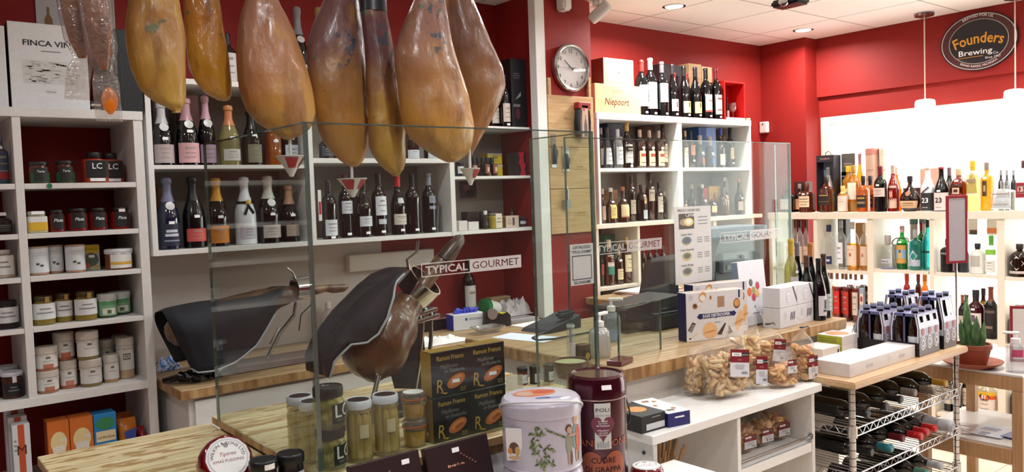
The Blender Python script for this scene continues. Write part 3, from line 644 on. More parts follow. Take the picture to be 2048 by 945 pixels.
cartonY('wine_case','plain white wine case at the left edge of the photo, on top of the shelving','box',-60,13,49,LUY+.06,zt,.22,'e2e3e6')
def rioja(t,w,d,h):
    art_panel(t,lambda o:(o.text('D.O. NAVARRA',.014,M('a8a8a8',.5),T(w*.3,0,h*.5,0,0,-PI/2)),o.rect(w*.42,h*.3,w*.44,h*.7,M('2c2c36',.5))))
cartonY('wine_case','black bottle case on top of the shelving, half behind the front ham','box',214,283,59,LUY+.05,zt,.2,'14141b',art=rioja)
for k in range(4):
    p,h,r=onY(184,201+k*5,1,LUY+.1,zt)
    carton('wooden_coaster',['lowest','second lowest','second highest','topmost'][k]+' of the thin dark sheets stacked between white and black wine cases','sheet',(p.x-.010,LUY+.06,zt+.0005+k*.0105),.036,.2,.0095,['cbb8a0','3a2c24','d8cbb8','2c2422'][k],group='thin sheets between the wine cases')
t=thing('wall_poster','white poster of bottles pinned to the red wall above the wine cases','poster',(0,0,0))
a,c=PY(74,60,3.894),PY(226,-30,3.894);b=MB();b.box(a.x,3.895,a.z,c.x,3.899,c.z,M('c9cbd0',.5));b.obj('sheet',t,smooth=0)
b=MB();m0=T(a.x,3.8945,a.z);b.flat2([(.03,.0),(.06,0),(.06,.05),(.05,.07),(.05,.1),(.04,.1),(.04,.07),(.03,.05)],M('8a6a2c',.5),m0);b.disc(.045,.2,.025,.015,M('1c1a30',.5),m0)
b.lines(.1,.03,.16,.14,7,TEXTG,m0,y=-.0003);b.obj('printed_picture',t,smooth=0)
RY=LUY+.075
z=LZ[1][0]+.0004;HM[0]=LZ[0][1]-z-.004
JY(78.5,324,37,RY,z,'sauce_jar','small dark sauce jar with green label, left one of the pair above the green sticker','jar','5a1c10','1a1412',lab=('1f5a30',.05,.5,1.2,[('1f2422',.1,1.5,.6)]),text=('Tarta',.012,1.0,'e8e8e8'))
JY(129.5,322,36,RY,z,'sauce_jar','small dark sauce jar with green label, right of its twin, near the orange jars','jar','5a1c10','1a1412',lab=('1f5a30',.05,.5,1.2,[('1f2422',.1,1.5,.6)]),text=('Tarta',.012,1.0,'e8e8e8'))
for px,top,lb in ((189,305,'square jar of orange red sauce with black LC label, left of two'),(240,304,'square jar of orange red sauce with black LC label by the shelf end')):
    JY(px,top,47,RY,z,'sauce_jar',lb,'jar','a23a1e','17100e',lab=('14141a',.16,.72,.72,[]),lidh=.2,p=5,neck=.55,text=('LC',.032,.52,'f0f0f0'),tagz=.1,shoulder=.88,marks=0,group='square orange sauce jars')
BY(12,271,30,RY,z,'sauce_bottle','dark blue sauce bottle with red label in the upper left compartment','bottle',sty='square',g='3a4a60',cap='5c6878',lab=('9c2028',.1,.68,1.2),tagz=.75,capz=.86)
z=LZ[2][0]+.0004;HM[0]=LZ[1][1]-z-.004
JY(73,423,38,RY,z,'jam_jar','square jar with white and yellow label at the left of the row of Plata jars','jar','c9c79a','c9c9c4',lab=('e8e8e6',.1,.75,.9,[('e0b12c',0,.6,1)]),p=4,neck=.8,tagz=.93)
for i,(px,top,lb) in enumerate(((114,420,'black and red sauce jar beside the white and yellow jar'),(155,417,'black and red sauce jar, second of four'),(196,416,'black and red sauce jar, third of four'),(240,415,'black and red sauce jar at the right end, price tag on lid'))):
    JY(px,top,38,RY,z,'sauce_jar',lb,'jar','7d1a14','1c1614',lab=('201f22',.12,.8,.75,[]),text=('Plata',.017,.5,'f0f0f0',.2),tagz=None if i<3 else .86,marks=0,neck=.8,group='black and red sauce jars')
BY(21,425,34,RY,z,'oil_bottle','squat dark bottle with cork at the left on the second shelf','bottle',sty='apoth',g='brown',cap='b08a58',lab=('2a2420',.1,.5,.9),p=4,tagz=.93)
z=LZ[3][0]+.0004;HM[0]=LZ[2][1]-z-.004
def beans(t,h,r):
    o=MB()
    for sx,sz in ((-.25,.40),(.15,.34)):
        for k in range(1):o.patch(r,h*(sz-.035),h*(sz+.035),.16,M('4a523c',.5),off=.0022,ac=sx,seg=4)
    o.obj('olive_print',t)
for px,top,lb in ((76,494,'white cylindrical tin with two printed olives, leftmost of three'),(113,491.5,'white cylindrical tin with two printed olives, middle of three'),(150.5,490,'white cylindrical tin with two printed olives, beside the yellow green packet')):
    p,h,r=place(*onY(px,top,36,RY,z),0,1.07)
    jar('olive_tin',lb,'tin',p,h,r,'b98f74','bfa68f',lab=('dcdfe3',.09,.95,PI,[('c6ccd2',.80,.83,.2),('c6ccd2',.7,.72,.25)]),lidh=.02,neck=.98,shoulder=.96,group='white olive tins',items=beans)
def pk(t,w,d,h):
    art_panel(t,lambda o:(o.rect(.001,h*.68,w-.001,h*.99,M('d8b31e',.5)),o.disc(w*.5,h*.42,w*.42,h*.27,M('5c6a5a',.5),T(0,-.0006,0)),o.disc(w*.3,h*.2,w*.14,h*.1,M('d2683a',.5),T(0,-.001,0)),o.disc(w*.75,h*.12,w*.15,h*.06,M('e0a53a',.5),T(0,-.001,0)),
        o.rect(w*.38,h*.5,w*.7,h*.6,TAGW,y=-.0012),o.text('ESPARRAGOS',.009,M('7a5a10',.5),T(w*.5,0,h*.8),y=-.0009)))
cartonY('food_tin','rectangular yellow and green printed tin between white tins and the jam jar','tin',171,208,491,RY-.03,z,.06,'b8bfae',art=pk)
JY(248,497,55,RY,z,'jam_jar','amber jam jar under a white paper cover at the right of the third shelf','jar','7a3f1c','e4e6ea',cloth=True,lab=('f0eee8',.08,.75,.85,[('e0b43c',.25,.45,1)]),neck=.95,marks=0)
JY(6,500,44,RY,z,'spice_jar','jar of pale grains with cork and white label, cut by the left edge','jar','b8aa98','d8cfc4',lab=('eceae6',.12,.8,.9),lidh=.14,neck=.6)
z=LZ[4][0]+.0004;HM[0]=LZ[3][1]-z-.004
def strip(t,h,r):
    o=MB();o.patch(r*.9,h*.78,h*.98,.2,M('a6823c',.6),off=.004,ac=.2,seg=3);o.obj('seal_strip',t)
for px,top,lb in ((87.5,592,'jar of green olives with white label, leftmost of three'),(129,588,'jar of green olives with white label, middle of three'),(171,583,'jar of green olives with white label, beside green labelled jars')):
    JY(px,top,42,RY,z,'olive_jar',lb,'jar','8a7634','4a3a1c',lab=('e3e4e4',.2,.75,1.4),items=strip,neck=.75,shoulder=.78,group='jars of green olives')
for px,top,lb in ((215.5,588,'green labelled jar under foil white cover, left of pair'),(262,584,'green labelled jar under foil white cover at the shelf end')):
    JY(px,top,46,RY,z,'spread_jar',lb,'jar','3a3f30','cfd3d0',cloth=True,lidh=.22,neck=.98,lab=('7fae86',.08,.72,1.4,[('5c9a66',.7,.95,.5),('e6e2d6',.1,.5,.5),('4f6a3a',.15,.4,.16)]),marks=0,group='green labelled jars')
JY(29,600,44,RY,z,'preserve_jar','dark preserve jar with wide white label in the left compartment','jar','2a2028','241c22',lab=('dfe1e2',.22,.78,1.4))
z=LZ[5][0]+.0004;HM[0]=LZ[4][1]-z-.004;CR='cfc6ba'
def pate(px,top,pw,zb,lb,fillc,print_,Y=RY,lidh=.3):
    return JY(45+(px-45)*.955,top,pw*.93,Y,zb,'pate_jar',lb,'jar',fillc,CR,cloth=True,lidh=lidh,neck=.98,lab=('e4e1dc',.12,.66,1.45,[('6a625a',.74,.88,.14),('b9b2aa',.52,.57,.35),(print_,0,.32,.32)]),marks=0,group='pate jars with paper covers')
def top_of(o):return o.location.z+max((c.matrix_basis @ Vector(q)).z for c in o.children for q in c.bound_box)
j=pate(98,740,44,z,'low pate jar with salmon print under another, far left of stack','b07858','c07458')
pate(95,693,45,top_of(j),'low pate jar standing on another at the left, salmon print','b07858','c07458')
j=pate(143,722,46,z,'pate jar with pink print in the bottom row, price tag low','b07050','c88068')
pate(136.5,667,47,top_of(j),'pate jar with salmon print in the top row, left','b07050','c0704c')
j=pate(188,717,46,z,'greenish pate jar with plain label in the bottom row centre','8a7a48','e4e1dc')
pate(181,662,45,top_of(j),'greenish pate jar with plain label in the top row','8a7a48','e4e1dc')
pate(231.5,709,46,z,'pate jar of pale pieces, bottom row, no jar on it','c09a6a','e4e1dc')
JY(268,675,43,RY+.01,z,'bean_jar','tall jar of pale pieces with paper cover at the right end','jar','c4a484',CR,cloth=True,lidh=.2,neck=.98,lab=('e2dfd6',.22,.72,1.4,[('6a625a',.5,.8,.3),('e2dfd6',.56,.74,.24),('8a8278',.6,.7,.15)]),marks=0)
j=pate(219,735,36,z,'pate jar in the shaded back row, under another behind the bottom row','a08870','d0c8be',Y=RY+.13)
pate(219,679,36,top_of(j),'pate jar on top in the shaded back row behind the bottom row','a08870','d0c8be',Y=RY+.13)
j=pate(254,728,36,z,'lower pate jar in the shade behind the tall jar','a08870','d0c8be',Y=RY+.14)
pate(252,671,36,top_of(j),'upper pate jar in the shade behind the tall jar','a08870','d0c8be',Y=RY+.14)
def seal(t,h,r):
    o=MB();o.patch(r,h*.62,h*.86,.18,M('e8e8ea',.5),off=.004,ac=.1,seg=3);o.obj('paper_seal',t)
for px,top,Y,lb in ((41,741,RY,'dark jar with white lid and black label, right of the left compartment'),(-6,748,RY-.03,'dark red jar with white lid cut by the left edge'),(22,731,RY+.13,'dark jar with white lid in the back of the left compartment')):
    JY(px,top,38,Y,z,'preserve_jar',lb,'jar','4a2c1c','d9dce4',lab=('1c1c20',.12,.6,.9),items=seal,lidh=.14,lidr=1.1,neck=.9,group='white lidded dark jars')
z=LZ[6][0]+.0004;HM[0]=LZ[5][1]-z-.004
def mbox(k):
    def f(t,w,d,h):art_panel(t,lambda o:(o.rect(w*.32,.001,w*.68,h-.001,M('c5522a',.5)),o.text('M',.052,M('54200f',.5),T(w*.5,0,h*.56),y=-.001,sx=.9) if k==0 else None,o.lines(w*.05,h*.6,w*.26,h*.8,3,TEXTG,seed=k) if k==0 else None))
    return f
for k,(xl,xr,top) in enumerate(((27,95,846),(20,88,831),(14,80,818))):
    cartonY('sweets_box',['white box with orange band lettered M, front of its row','second white and orange box, just behind the lettered front one','rearmost white and orange box of the row, topping the others'][k],'box',xl,xr,top,LUY+.02+.06*k,z,.055,'dadde2',art=mbox(k),group='white and orange boxes')
def cereal(c0,blue=False):
    def f(t,w,d,h):
        def g(o):
            o.disc(w*.5,h*.66,w*.38,h*.17,M('f0d9a0' if not blue else 'bfe0ee',.5),T(0,-.0006,0));
            rn=random.Random(len(t.name))
            if not blue:
                for q in range(46):o.disc(rn.uniform(.08,.92)*w,rn.uniform(.04,.38)*h,.006,.004,M(rn.choice(['b4683a','8a4824','c98a58']),.5),T(0,-.0008-q*.00002,0),seg=6)
                o.rect(w*.62,h*.66,w*.86,h*.72,M('e9e2d6',.5),y=-.0011)
                for q in range(5):o.disc((.3+.1*q)*w,(.55+.02*(q % 2))*h,w*.1,h*.055,M('ece6da',.5),T(0,-.0012-q*.0001,0),seg=10)
            else:
                o.rect(w*.25,h*.08,w*.78,h*.42,M('cdbec8',.5),y=-.001);o.text('LA PANADA',.013,M('a05014',.5),T(w*.5,0,h*.06),y=-.0018,bold=.02,arc=.13)
                for v in list(o.bm.verts)[-1:]:pass
        art_panel(t,g)
    return f
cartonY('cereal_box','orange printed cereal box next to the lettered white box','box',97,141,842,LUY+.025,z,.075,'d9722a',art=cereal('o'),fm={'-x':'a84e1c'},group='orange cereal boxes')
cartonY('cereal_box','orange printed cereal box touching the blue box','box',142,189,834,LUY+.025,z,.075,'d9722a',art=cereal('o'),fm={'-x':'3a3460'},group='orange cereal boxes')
def bluebox(t,w,d,h):
    def g(o):
        o.rect(w*.2,h*.06,w*.82,h*.42,M('cdbec8',.5),y=-.0008);o.disc(w*.5,h*.84,w*.42,h*.1,M('3a8a5a',.5),T(0,-.0006,0));o.rect(w*.08,h*.55,w*.94,h*.72,M('ead9b0',.5),y=-.0009)
        o.text('LA PICADA',.0125,M('a04a18',.5),T(w*.51,0,h*.6),y=-.0013,bold=.02)
        rn=random.Random(5)
        for q in range(24):o.disc(rn.uniform(.24,.78)*w,rn.uniform(.08,.38)*h,.007,.005,M(rn.choice(['e6dce4','b6a6b2','d8ccd4']),.5),T(0,-.001-q*.00002,0),seg=6)
    art_panel(t,g)
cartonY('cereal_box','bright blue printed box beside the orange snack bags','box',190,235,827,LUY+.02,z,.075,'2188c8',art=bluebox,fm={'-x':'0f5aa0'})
def snack_bag(loc,w,h,d,c,label,rz=0,grp=None):
    t=thing('snack_bag',label,'bag',loc,rz,grp);b=MB();n,m_=14,12;rn=random.Random(int(w*9999))
    rows=[]
    for j in range(m_+1):
        v=j/m_;th=d*math.sin(PI*min(1,max(0,v)))**.6*.5+.001;ww=w*(1+.05*math.cos(v*2*PI));row=[]
        for i in range(n):
            a=2*PI*i/n;x,y=se(a,2.6);row.append(b.bm.verts.new((x*ww/2+noise.noise((i*.9,j*.7,w*50))*.006,y*th+noise.noise((i*.8,j*.9,3))*.006,v*h)))
        rows.append(row)
    for a,q in zip(rows,rows[1:]):
        for i in range(n):b.face([a[i],a[(i+1) % n],q[(i+1) % n],q[i]],c)
    b.face(rows[0][::-1],c);b.face(rows[-1],c);b.obj('bag_film',t,smooth=50)
    return t
p,h,r=onY(254,836,60,LUY+.07,z);t=snack_bag(p,r*1.18,h,.07,M('d0782c',.18,bump=.5,bs=25),'crinkled orange snack bag with blue badge, front of two')
b=MB();m0=T(0,-.05,h*.68);b.flat2([(-.02,.02),(.03,.03),(.022,-.01),(-.014,-.012)],M('3c4aa8',.3),m0);b.disc(-.015,-.055,.04,.02,M('8aa0a8',.2),m0);b.obj('badge',t,smooth=0)
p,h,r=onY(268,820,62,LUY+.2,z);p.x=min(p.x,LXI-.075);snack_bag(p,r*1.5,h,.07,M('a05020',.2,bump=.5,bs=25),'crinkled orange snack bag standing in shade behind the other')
p,h,r=onY(297,842,24,LUY+.12,z);p.x=LXI-.022;p.y=LUY+.06;snack_bag(p,.026,h,.1,M('8a2024',.2,bump=.4,bs=25),'dark red snack bag against the right side of the shelving')
# ================================================================ bottles in the wall cabinets
CY=CYF+.085;z=zc_m1+.0005;HM[0]=zc_tb-z-.004;cork=None
def seal_medal(c='c9c9c6'):
    def f(t,h,r,rf):
        o=MB();zz=h*.60;rr=rf(zz)
        o.lathe([(.017,0),(.019,.002),(.0,.004)],mm(c,.35),16,mat=T(0,-rr*1.0,zz,0,PI/2-.35));o.obj('neck_medal',t)
    return f
GC='champagne bottles on the upper shelf'
BY(324,205,43,CY,z,'champagne_bottle','dark champagne bottle with grey foil and grey label, against the cabinet side','bottle',sty='champagne',cap='c2bfc0',lab=('b3a4a4',.04,.33,1.1),tagz=.42,extra=seal_medal(),group=GC)
BY(373,196,46,CY,z,'champagne_bottle','dark champagne bottle with pink foil and pink label','bottle',sty='champagne',cap='b98a92',lab=('d3a3a6',.04,.33,1.1),tagz=.5,extra=seal_medal(),group=GC)
BY(414,191,44,CY,z,'champagne_bottle','dark champagne bottle with lilac pink foil and lilac label','bottle',sty='champagne',cap='c79aa8',lab=('b89ab0',.04,.30,1.1),tagz=.58,extra=seal_medal(),group=GC)
BY(458,211,43,CY,z,'champagne_bottle','clear bottle of pale wine with copper foil and oval label','bottle',sty='champagne',g='straw',cap='c07a4c',lab=('d8d4d2',.08,.27,.9),tagz=.45,group=GC)
BY(503,222,42,CY,z,'champagne_bottle','dark champagne bottle with a green shield label','bottle',sty='champagne',g='green',cap='12130f',lab=('84826c',.05,.38,.75),tagz=.55,group=GC)
BY(546,235,30,CY,z,'brandy_bottle','bright orange spirit bottle half hidden by the ham','bottle',sty='square',g='orange',cap='3a2010',lab=None,tagz=.5,p=4)
BY(588,225,32,CY,z,'spirit_bottle','dark square bottle with white label at the right end of the upper shelf','bottle',sty='square',g='wine',cap='101012',lab=('c4ccd8',.05,.38,.8),tagz=.5,p=4)
cartonY('gift_box','pink champagne gift box behind the pink bottle','box',366,400,190,CY+.1,z,.09,'a87c80')
cartonY('gift_box','dark grey gift box behind the grey champagne bottle','box',308,340,196,CY+.1,z,.09,'4a4446')
cartonY('gift_box','dark brown gift box behind the orange spirit bottle','box',524,556,262,CY+.1,z,.09,'3a2a24')
z=zc_bt+.0005;HM[0]=zc_m1b-z-.004;GC='champagne bottles on the lower shelf'
BY(336,355,45,CY,z,'champagne_bottle','blue black champagne bottle with silver blue foil','bottle',sty='champagne',g='blue',cap='6a6c88',lab=('1a2038',.05,.36,1.0,[('c8ccd8',.6,.72,.5),('c8ccd8',.42,.54,.6),('8a90a8',.2,.26,.7)]),tagz=.37,extra=seal_medal(),group=GC)
BY(387,353,45,CY,z,'champagne_bottle','black champagne bottle with salmon red label','bottle',sty='champagne',g='black',cap='17171a',lab=('c9544e',.09,.27,1.0),tagz=.44,group=GC)
BY(434,356,44,CY,z,'champagne_bottle','champagne bottle with orange label and yellow foil behind the glass edge','bottle',sty='champagne',cap='d59a2e',lab=('d8842c',.05,.30,1.0),tagz=.43,group=GC)
def bow(t,h,r,rf):
    o=MB();zz=h*.60;rr=rf(zz);o.lathe([(rr*1.03,0),(rr*1.02,.012)],M('1a1a1c',.3),18,c=(0,0,zz),cap0=False,cap1=False)
    o.prism([(-.002,.0),(-.024,-.045),(-.012,-.05),(.003,-.01)],.004,M('1a1a1c',.3),T(0,-rr-.012,zz));o.prism([(.0,.0),(.028,-.04),(.018,-.048),(-.004,-.01)],.004,M('1a1a1c',.3),T(0,-rr-.010,zz));o.obj('black_bow',t,smooth=0)
    q=MB();q.lathe([(.012,0),(.012,.004),(0,.005)],GOLD,14,mat=T(.002,-rr-.002,zz+.006,0,PI/2-.2));q.obj('gold_seal',t)
BY(490,354,44,CY,z,'champagne_bottle','white champagne bottle wearing a black bow','bottle',sty='champagne',g='white',cap='e3e6ee',lab=('c9c6d4',.09,.27,.9),extra=bow,group=GC)
BY(537,352,46,CY,z,'champagne_bottle','dark champagne bottle with silver foil and white label','bottle',sty='champagne',cap='c9c4b8',lab=('c0b6b2',.08,.27,.9),tagz=.43,extra=seal_medal('e4e4e4'),group=GC)
BY(585,370,46,CY,z,'champagne_bottle','dark champagne bottle with copper foil and oval label near the divider','bottle',sty='champagne',cap='b98a6a',lab=('a89488',.10,.30,.75),tagz=.47,group=GC)
BY(322,374,30,CY+.1,z,'champagne_bottle','amber bottle peeping out behind the blue black champagne','bottle',sty='champagne',g='amber',cap='7a4a20',lab=None)
for (px,lb) in ((513,'left'),(560,'right')):cartonY('gift_box','dark gift box behind the lower champagne row, '+lb+' of two','box',px-4,px+26,398,CY+.11,z,.08,'57504a')
z=zc_t+.0005;HM[0]=9
BY(456,68,33,CYF+.16,z,'wine_bottle','dark wine bottle with white label on top of the cabinet between hams','bottle',lab=('d8d4d0',.08,.62,1.0),group='bottles on top of the cabinets')
BY(597,14,36,CYF+.16,z,'champagne_bottle','silver foiled champagne bottle on top of the cabinet','bottle',sty='champagne',cap='8c8a8c',lab=('d8d4d0',.08,.3,1.0),extra=seal_medal(),group='bottles on top of the cabinets')
BY(640,15,36,CYF+.16,z,'champagne_bottle','gold foiled champagne bottle on top of the cabinet behind the hams','bottle',sty='champagne',cap='b59a52',lab=('d8d4d0',.08,.3,1.0),group='bottles on top of the cabinets')
z=zc_bt+.0005;HM[0]=zc_m2b-z-.004;GC='red wines on the lower shelf';CY2=CYF+.075
BY(658,361,31,CY2,z,'wine_bottle','dark wine bottle with a large white label beside the divider','bottle',cap='232022',lab=('d6dce4',.06,.33,1.0),group=GC,tagz=.03)
BY(691,349,28,CY2+.03,z,'wine_bottle','dark wine bottle with a mid white label behind the triangular cup','bottle',cap='5a1820',lab=('d8dde6',.38,.58,1.0),tagz=.06,group=GC)
BY(727,356,33,CY2,z,'wine_bottle','dark wine bottle with white label low down and gold emblem','bottle',sty='burgundy',cap='1c1a20',lab=('d0d8e2',.18,.35,1.0),tagz=.07,group=GC)
BY(758,347,31,CY2,z,'wine_bottle','dark wine bottle with tall white label','bottle',cap='1a1512',lab=[('dce3ec',.33,.63,.95),('c0c8d2',.19,.27,.6)],tagz=.07,group=GC)
BY(796,351,32,CY2,z,'wine_bottle','wine bottle with bright red capsule','bottle',sty='burgundy',cap='c01f2c',lab=[('d2ccc0',.17,.35,1.1),('cfd2d6',.53,.62,.5)],tagz=.08,group=GC)
BY(825,347,31,CY2,z,'wine_bottle','black wine bottle without any label','bottle',cap='141216',lab=None,tagz=.07,group=GC)
BY(858,347,30,CY2,z,'wine_bottle','dark wine bottle with small grey labels and pale capsule','bottle',cap='8a8c96',lab=[('8a93a8',.50,.62,.5),('9aa4b4',.40,.45,.5)],tagz=.07,group=GC)
def cune(t,w,d,h):art_panel(t,lambda o:o.text('CUNE',.022,M('57433a',.5),T(w*.5,0,h*.5,0,0,-PI/2),bold=.02))
cartonY('wine_box','narrow dark box lettered upwards behind the red wines','box',699,718,393,CY2+.08,z,.07,'1c1614',art=cune)
for k in range(3):
    p,h,r=onY(868+7*k,412,8,CYF+.13+.01*k,z);t=thing('leaflet',['leaflet leaning at the cabinet end, nearest the bottles','middle leaflet of three leaning at the cabinet end','leaflet leaning against the cabinet side, farthest from the bottles'][k],'leaflet',(p.x,CYF+.1,z),0,'leaflets in the wine cabinet')
    b=MB();b.box(0,0,0,.004,.16,h,M('ccd4e4',.5),mat=T(0,0,0,0,0,.06));b.obj('sheet',t,smooth=0)
p,h,r=onY(641,376,7,CYF-.004,z);t=thing('shelf_sign','narrow white and red label strip on the cabinet divider','label',(PY(641,410,CYF).x-.012,CYF-.0025,zY(641,442,CYF)))
b=MB();b.box(0,0,0,.016,.002,.145,WHITE);b.obj('strip',t,smooth=0);b=MB();b.rect(.002,.03,.014,.09,M('b02030',.5));b.obj('red_print',t,smooth=0)
z=zc_m2+.0005;HM[0]=zc_tb-z-.004
BY(822,250,32,CY2,z,'cognac_bottle','dark amber bottle with white label above the wine row, below the hams','bottle',sty='apoth',g='rum',cap='14100e',lab=('d3dae2',.02,.26,1.0),tagz=.55,group='bottles above the wine row')
BY(862,258,32,CY2,z,'cognac_bottle','dark bottle with white label touching the cabinet side','bottle',sty='apoth',g='rum',cap='14100e',lab=('d3dae2',.02,.24,1.0),group='bottles above the wine row')
BY(650,272,26,CY2,z,'wine_bottle','dark bottle at the left of the upper wine shelf','bottle',cap='15151c',lab=('3a4050',.1,.5,1),group='bottles above the wine row')
BY(676,272,24,CY2+.02,z,'wine_bottle','dark bottle second on the upper wine shelf, behind the ham','bottle',cap='15151c',lab=('2a3050',.1,.5,1),group='bottles above the wine row')
z=S3[0][0]+.0005;HM[0]=9;SY=s3y+.08
BY(1010,150,20,s3y+.05,z,'wine_bottle','wine bottle with long white label on the top shelf by the black case','bottle',lab=('d9cfc2',.10,.45,1.1),tagz=.05,group='bottles beside the black case')
BY(988,168,20,SY+.02,z,'wine_bottle','wine bottle peeking out from behind the rightmost ham','bottle',lab=('d9cfc2',.10,.45,1.1),group='bottles beside the black case')
def blackcase(t,w,d,h):art_panel(t,lambda o:(o.rect(w*.08,h*.3,w*.5,h*.34,M('6a6a70',.5)),o.lines(w*.06,h*.7,w*.6,h*.8,3,M('5a5a60',.5)),o.prism([(w*.2,h*.4),(w*.55,h*.52),(w*.55,h*.46)],.0005,M('8a8a90',.4),T(0,-.001,0)),o.disc(w*.35,h*.2,w*.14,h*.08,M('50202a',.5),T(0,-.0008,0))))
cartonY('wine_case','tall black case with grey print on the top shelf by the pier','box',1023,1056,118,s3y+.03,z,.14,'15151a',art=blackcase)
z=S3[1][0]+.0005;HM[0]=S3[0][1]-z-.004;SY=s3y+.05
JY(919,325,18,SY,z,'caviar_jar','small black jar with white label at the left of the tins shelf','jar','1a1a1c','101012',lab=('d8dade',.2,.7,1.0))
for k,px in enumerate((948,957,966,975,984)):
    JY(px,315,9,SY+.09,z+.028,'small_jar',['leftmost','second','middle','fourth','rightmost'][k]+' of the little dark capped jars standing raised behind copper labelled jars','jar','22201f','2c2f33',lidh=.4,group='little dark jars')
t=thing('riser','low dark step carrying the little dark jars','stand',(PY(962,352,SY+.09).x,SY+.09,z));b=MB();b.box(-.075,-.02,0,.05,.03,.0275,M('1c1a1a',.5));b.obj('step',t,smooth=0)
for px,lb in ((973,'dark jar with copper label, left of pair before yellow tins'),(988.5,'dark jar with copper label touching the yellow tins')):
    JY(px,328,14,SY,z,'spread_jar',lb,'jar','2a1712','1c1210',lab=('8a5444',.2,.95,.9,[('d8b8a0',.2,.7,.4)]),marks=0,lidh=.1,group='copper labelled jars')
JY(950,331,11,SY-.02,z,'spread_jar','tiny jar with copper lid left of the copper labelled jars','jar','3a1c14','b98a70',lidh=.3)
def ytin(t,w,d,h):art_panel(t,lambda o:(o.rect(0,h*.84,w,h,M('cfc7bd',.4)),o.rect(w*.35,h*.5,w*.68,h*.8,M('9a8a3a',.5)),o.text('EL MOLINO',.009,M('4a4210',.5),T(w*.5,0,h*.3),bold=.02),o.rect(w*.05,h*.08,w*.95,h*.11,M('4a4210',.5))))
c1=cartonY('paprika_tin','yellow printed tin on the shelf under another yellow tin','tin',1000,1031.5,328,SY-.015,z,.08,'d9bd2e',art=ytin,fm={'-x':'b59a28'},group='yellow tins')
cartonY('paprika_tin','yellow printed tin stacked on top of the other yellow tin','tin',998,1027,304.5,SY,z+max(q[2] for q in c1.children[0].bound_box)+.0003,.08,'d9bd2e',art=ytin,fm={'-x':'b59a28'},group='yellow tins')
def redb(t,w,d,h):art_panel(t,lambda o:o.prism([(w*.3,0),(w*.85,0),(w*.75,h*.5),(w*.85,h),(w*.3,h),(w*.45,h*.5)],.0004,M('b32430',.4),T(0,-.0008,0)))
c2=cartonY('tin_box','black tin with red panel, lower of two by the pier','tin',1033,1058,328,SY-.01,z,.08,'241f24',art=redb,group='black and red tins')
cartonY('tin_box','black tin with red panel, upper of two by the pier','tin',1030,1056,305,SY,z+max(q[2] for q in c2.children[0].bound_box)+.0003,.08,'241f24',art=redb,group='black and red tins')
z=S3[2][0]+.0005;HM[0]=S3[1][1]-z-.004
t=thing('photo_print','dark photograph stuck on the grey back panel under the cup','photo',(0,0,0));a,c=PY(920,397,3.877),PY(952,363,3.877)
b=MB();b.box(a.x,3.8765,a.z,c.x,3.878,c.z,M('4c4248',.4));b.obj('print',t,smooth=0);b=MB();m0=T(a.x,3.8763,a.z);w_=c.x-a.x;b.disc(w_*.4,.06,.025,.02,M('8a6460',.5),m0);b.disc(w_*.6,.03,.03,.02,M('2c2a34',.5),m0,y=-.0002);b.obj('picture',t,smooth=0)
cartonY('small_box','small white box at the left end of the lowest shelf','box',918,935,442,SY-.01,z,.06,'e2dad6',group='small white boxes')
cartonY('small_box','small white box with a beige top right of its twin','box',937,958,444,SY-.01,z,.06,'dcd8d4',group='small white boxes')
cartonY('small_box','black box behind the small white boxes','box',935,960,424,SY+.07,z,.06,'201d1e',group='black boxes at the back')
cartonY('small_box','black box behind the white capped bottle','box',962,982,423,SY+.08,z,.06,'26211e',group='black boxes at the back')
JY(971,422,12,SY+.01,z,'small_jar','narrow dark bottle with white cap before the black boxes','jar','3a372c','e6e4e0',lab=('26241e',.1,.5,1),neck=.6,lidh=.2)
JY(990,427,27,SY,z,'honey_jar','square jar of yellow paste with a pale label strip','jar','b09a3e','8a7f70',p=4,lidh=.1,lab=('ded6c4',.05,.98,.35),neck=.9)
def stamp(t,w,d,h):art_panel(t,lambda o:(o.disc(w*.28,h*.5,w*.12,h*.22,M('6a6260',.5),T(0,-.0006,0)),o.disc(w*.28,h*.5,w*.09,h*.17,M('d8c8ba',.5),T(0,-.0008,0)),o.rect(w*.5,h*.2,w*.66,h*.85,M('57504e',.5))))
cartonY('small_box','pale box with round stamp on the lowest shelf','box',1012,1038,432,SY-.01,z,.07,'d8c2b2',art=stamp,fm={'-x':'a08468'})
for px,lb in ((1024,'left'),(1034,'right')):BY(px,415,9,SY+.1,z,'oil_bottle','small dark oil bottle behind the stamped box, '+lb+' of two','bottle',sty='apoth',g='3a3a20',cap='2a2a26',lab=None,group='small oil bottles')
JY(1054,434,18,SY+.02,z,'food_tin','dark tin lying by the pier on the lowest shelf','tin','2a2c34','17171a',lab=('c0c4cc',.3,.6,1.0),lidh=.1,neck=1)
p,h,r=onY(1058,407,18,SY+.14,z+.06);t=thing('round_plate','dark round tin lid standing at the back by the pier','lid',(p.x-.02,SY+.2,z));b=MB();b.lathe([(.03,0),(.032,.004),(.03,.012)],M('201f22',.3),24,mat=T(0,0,.0325,0,PI/2));b.obj('disc',t)
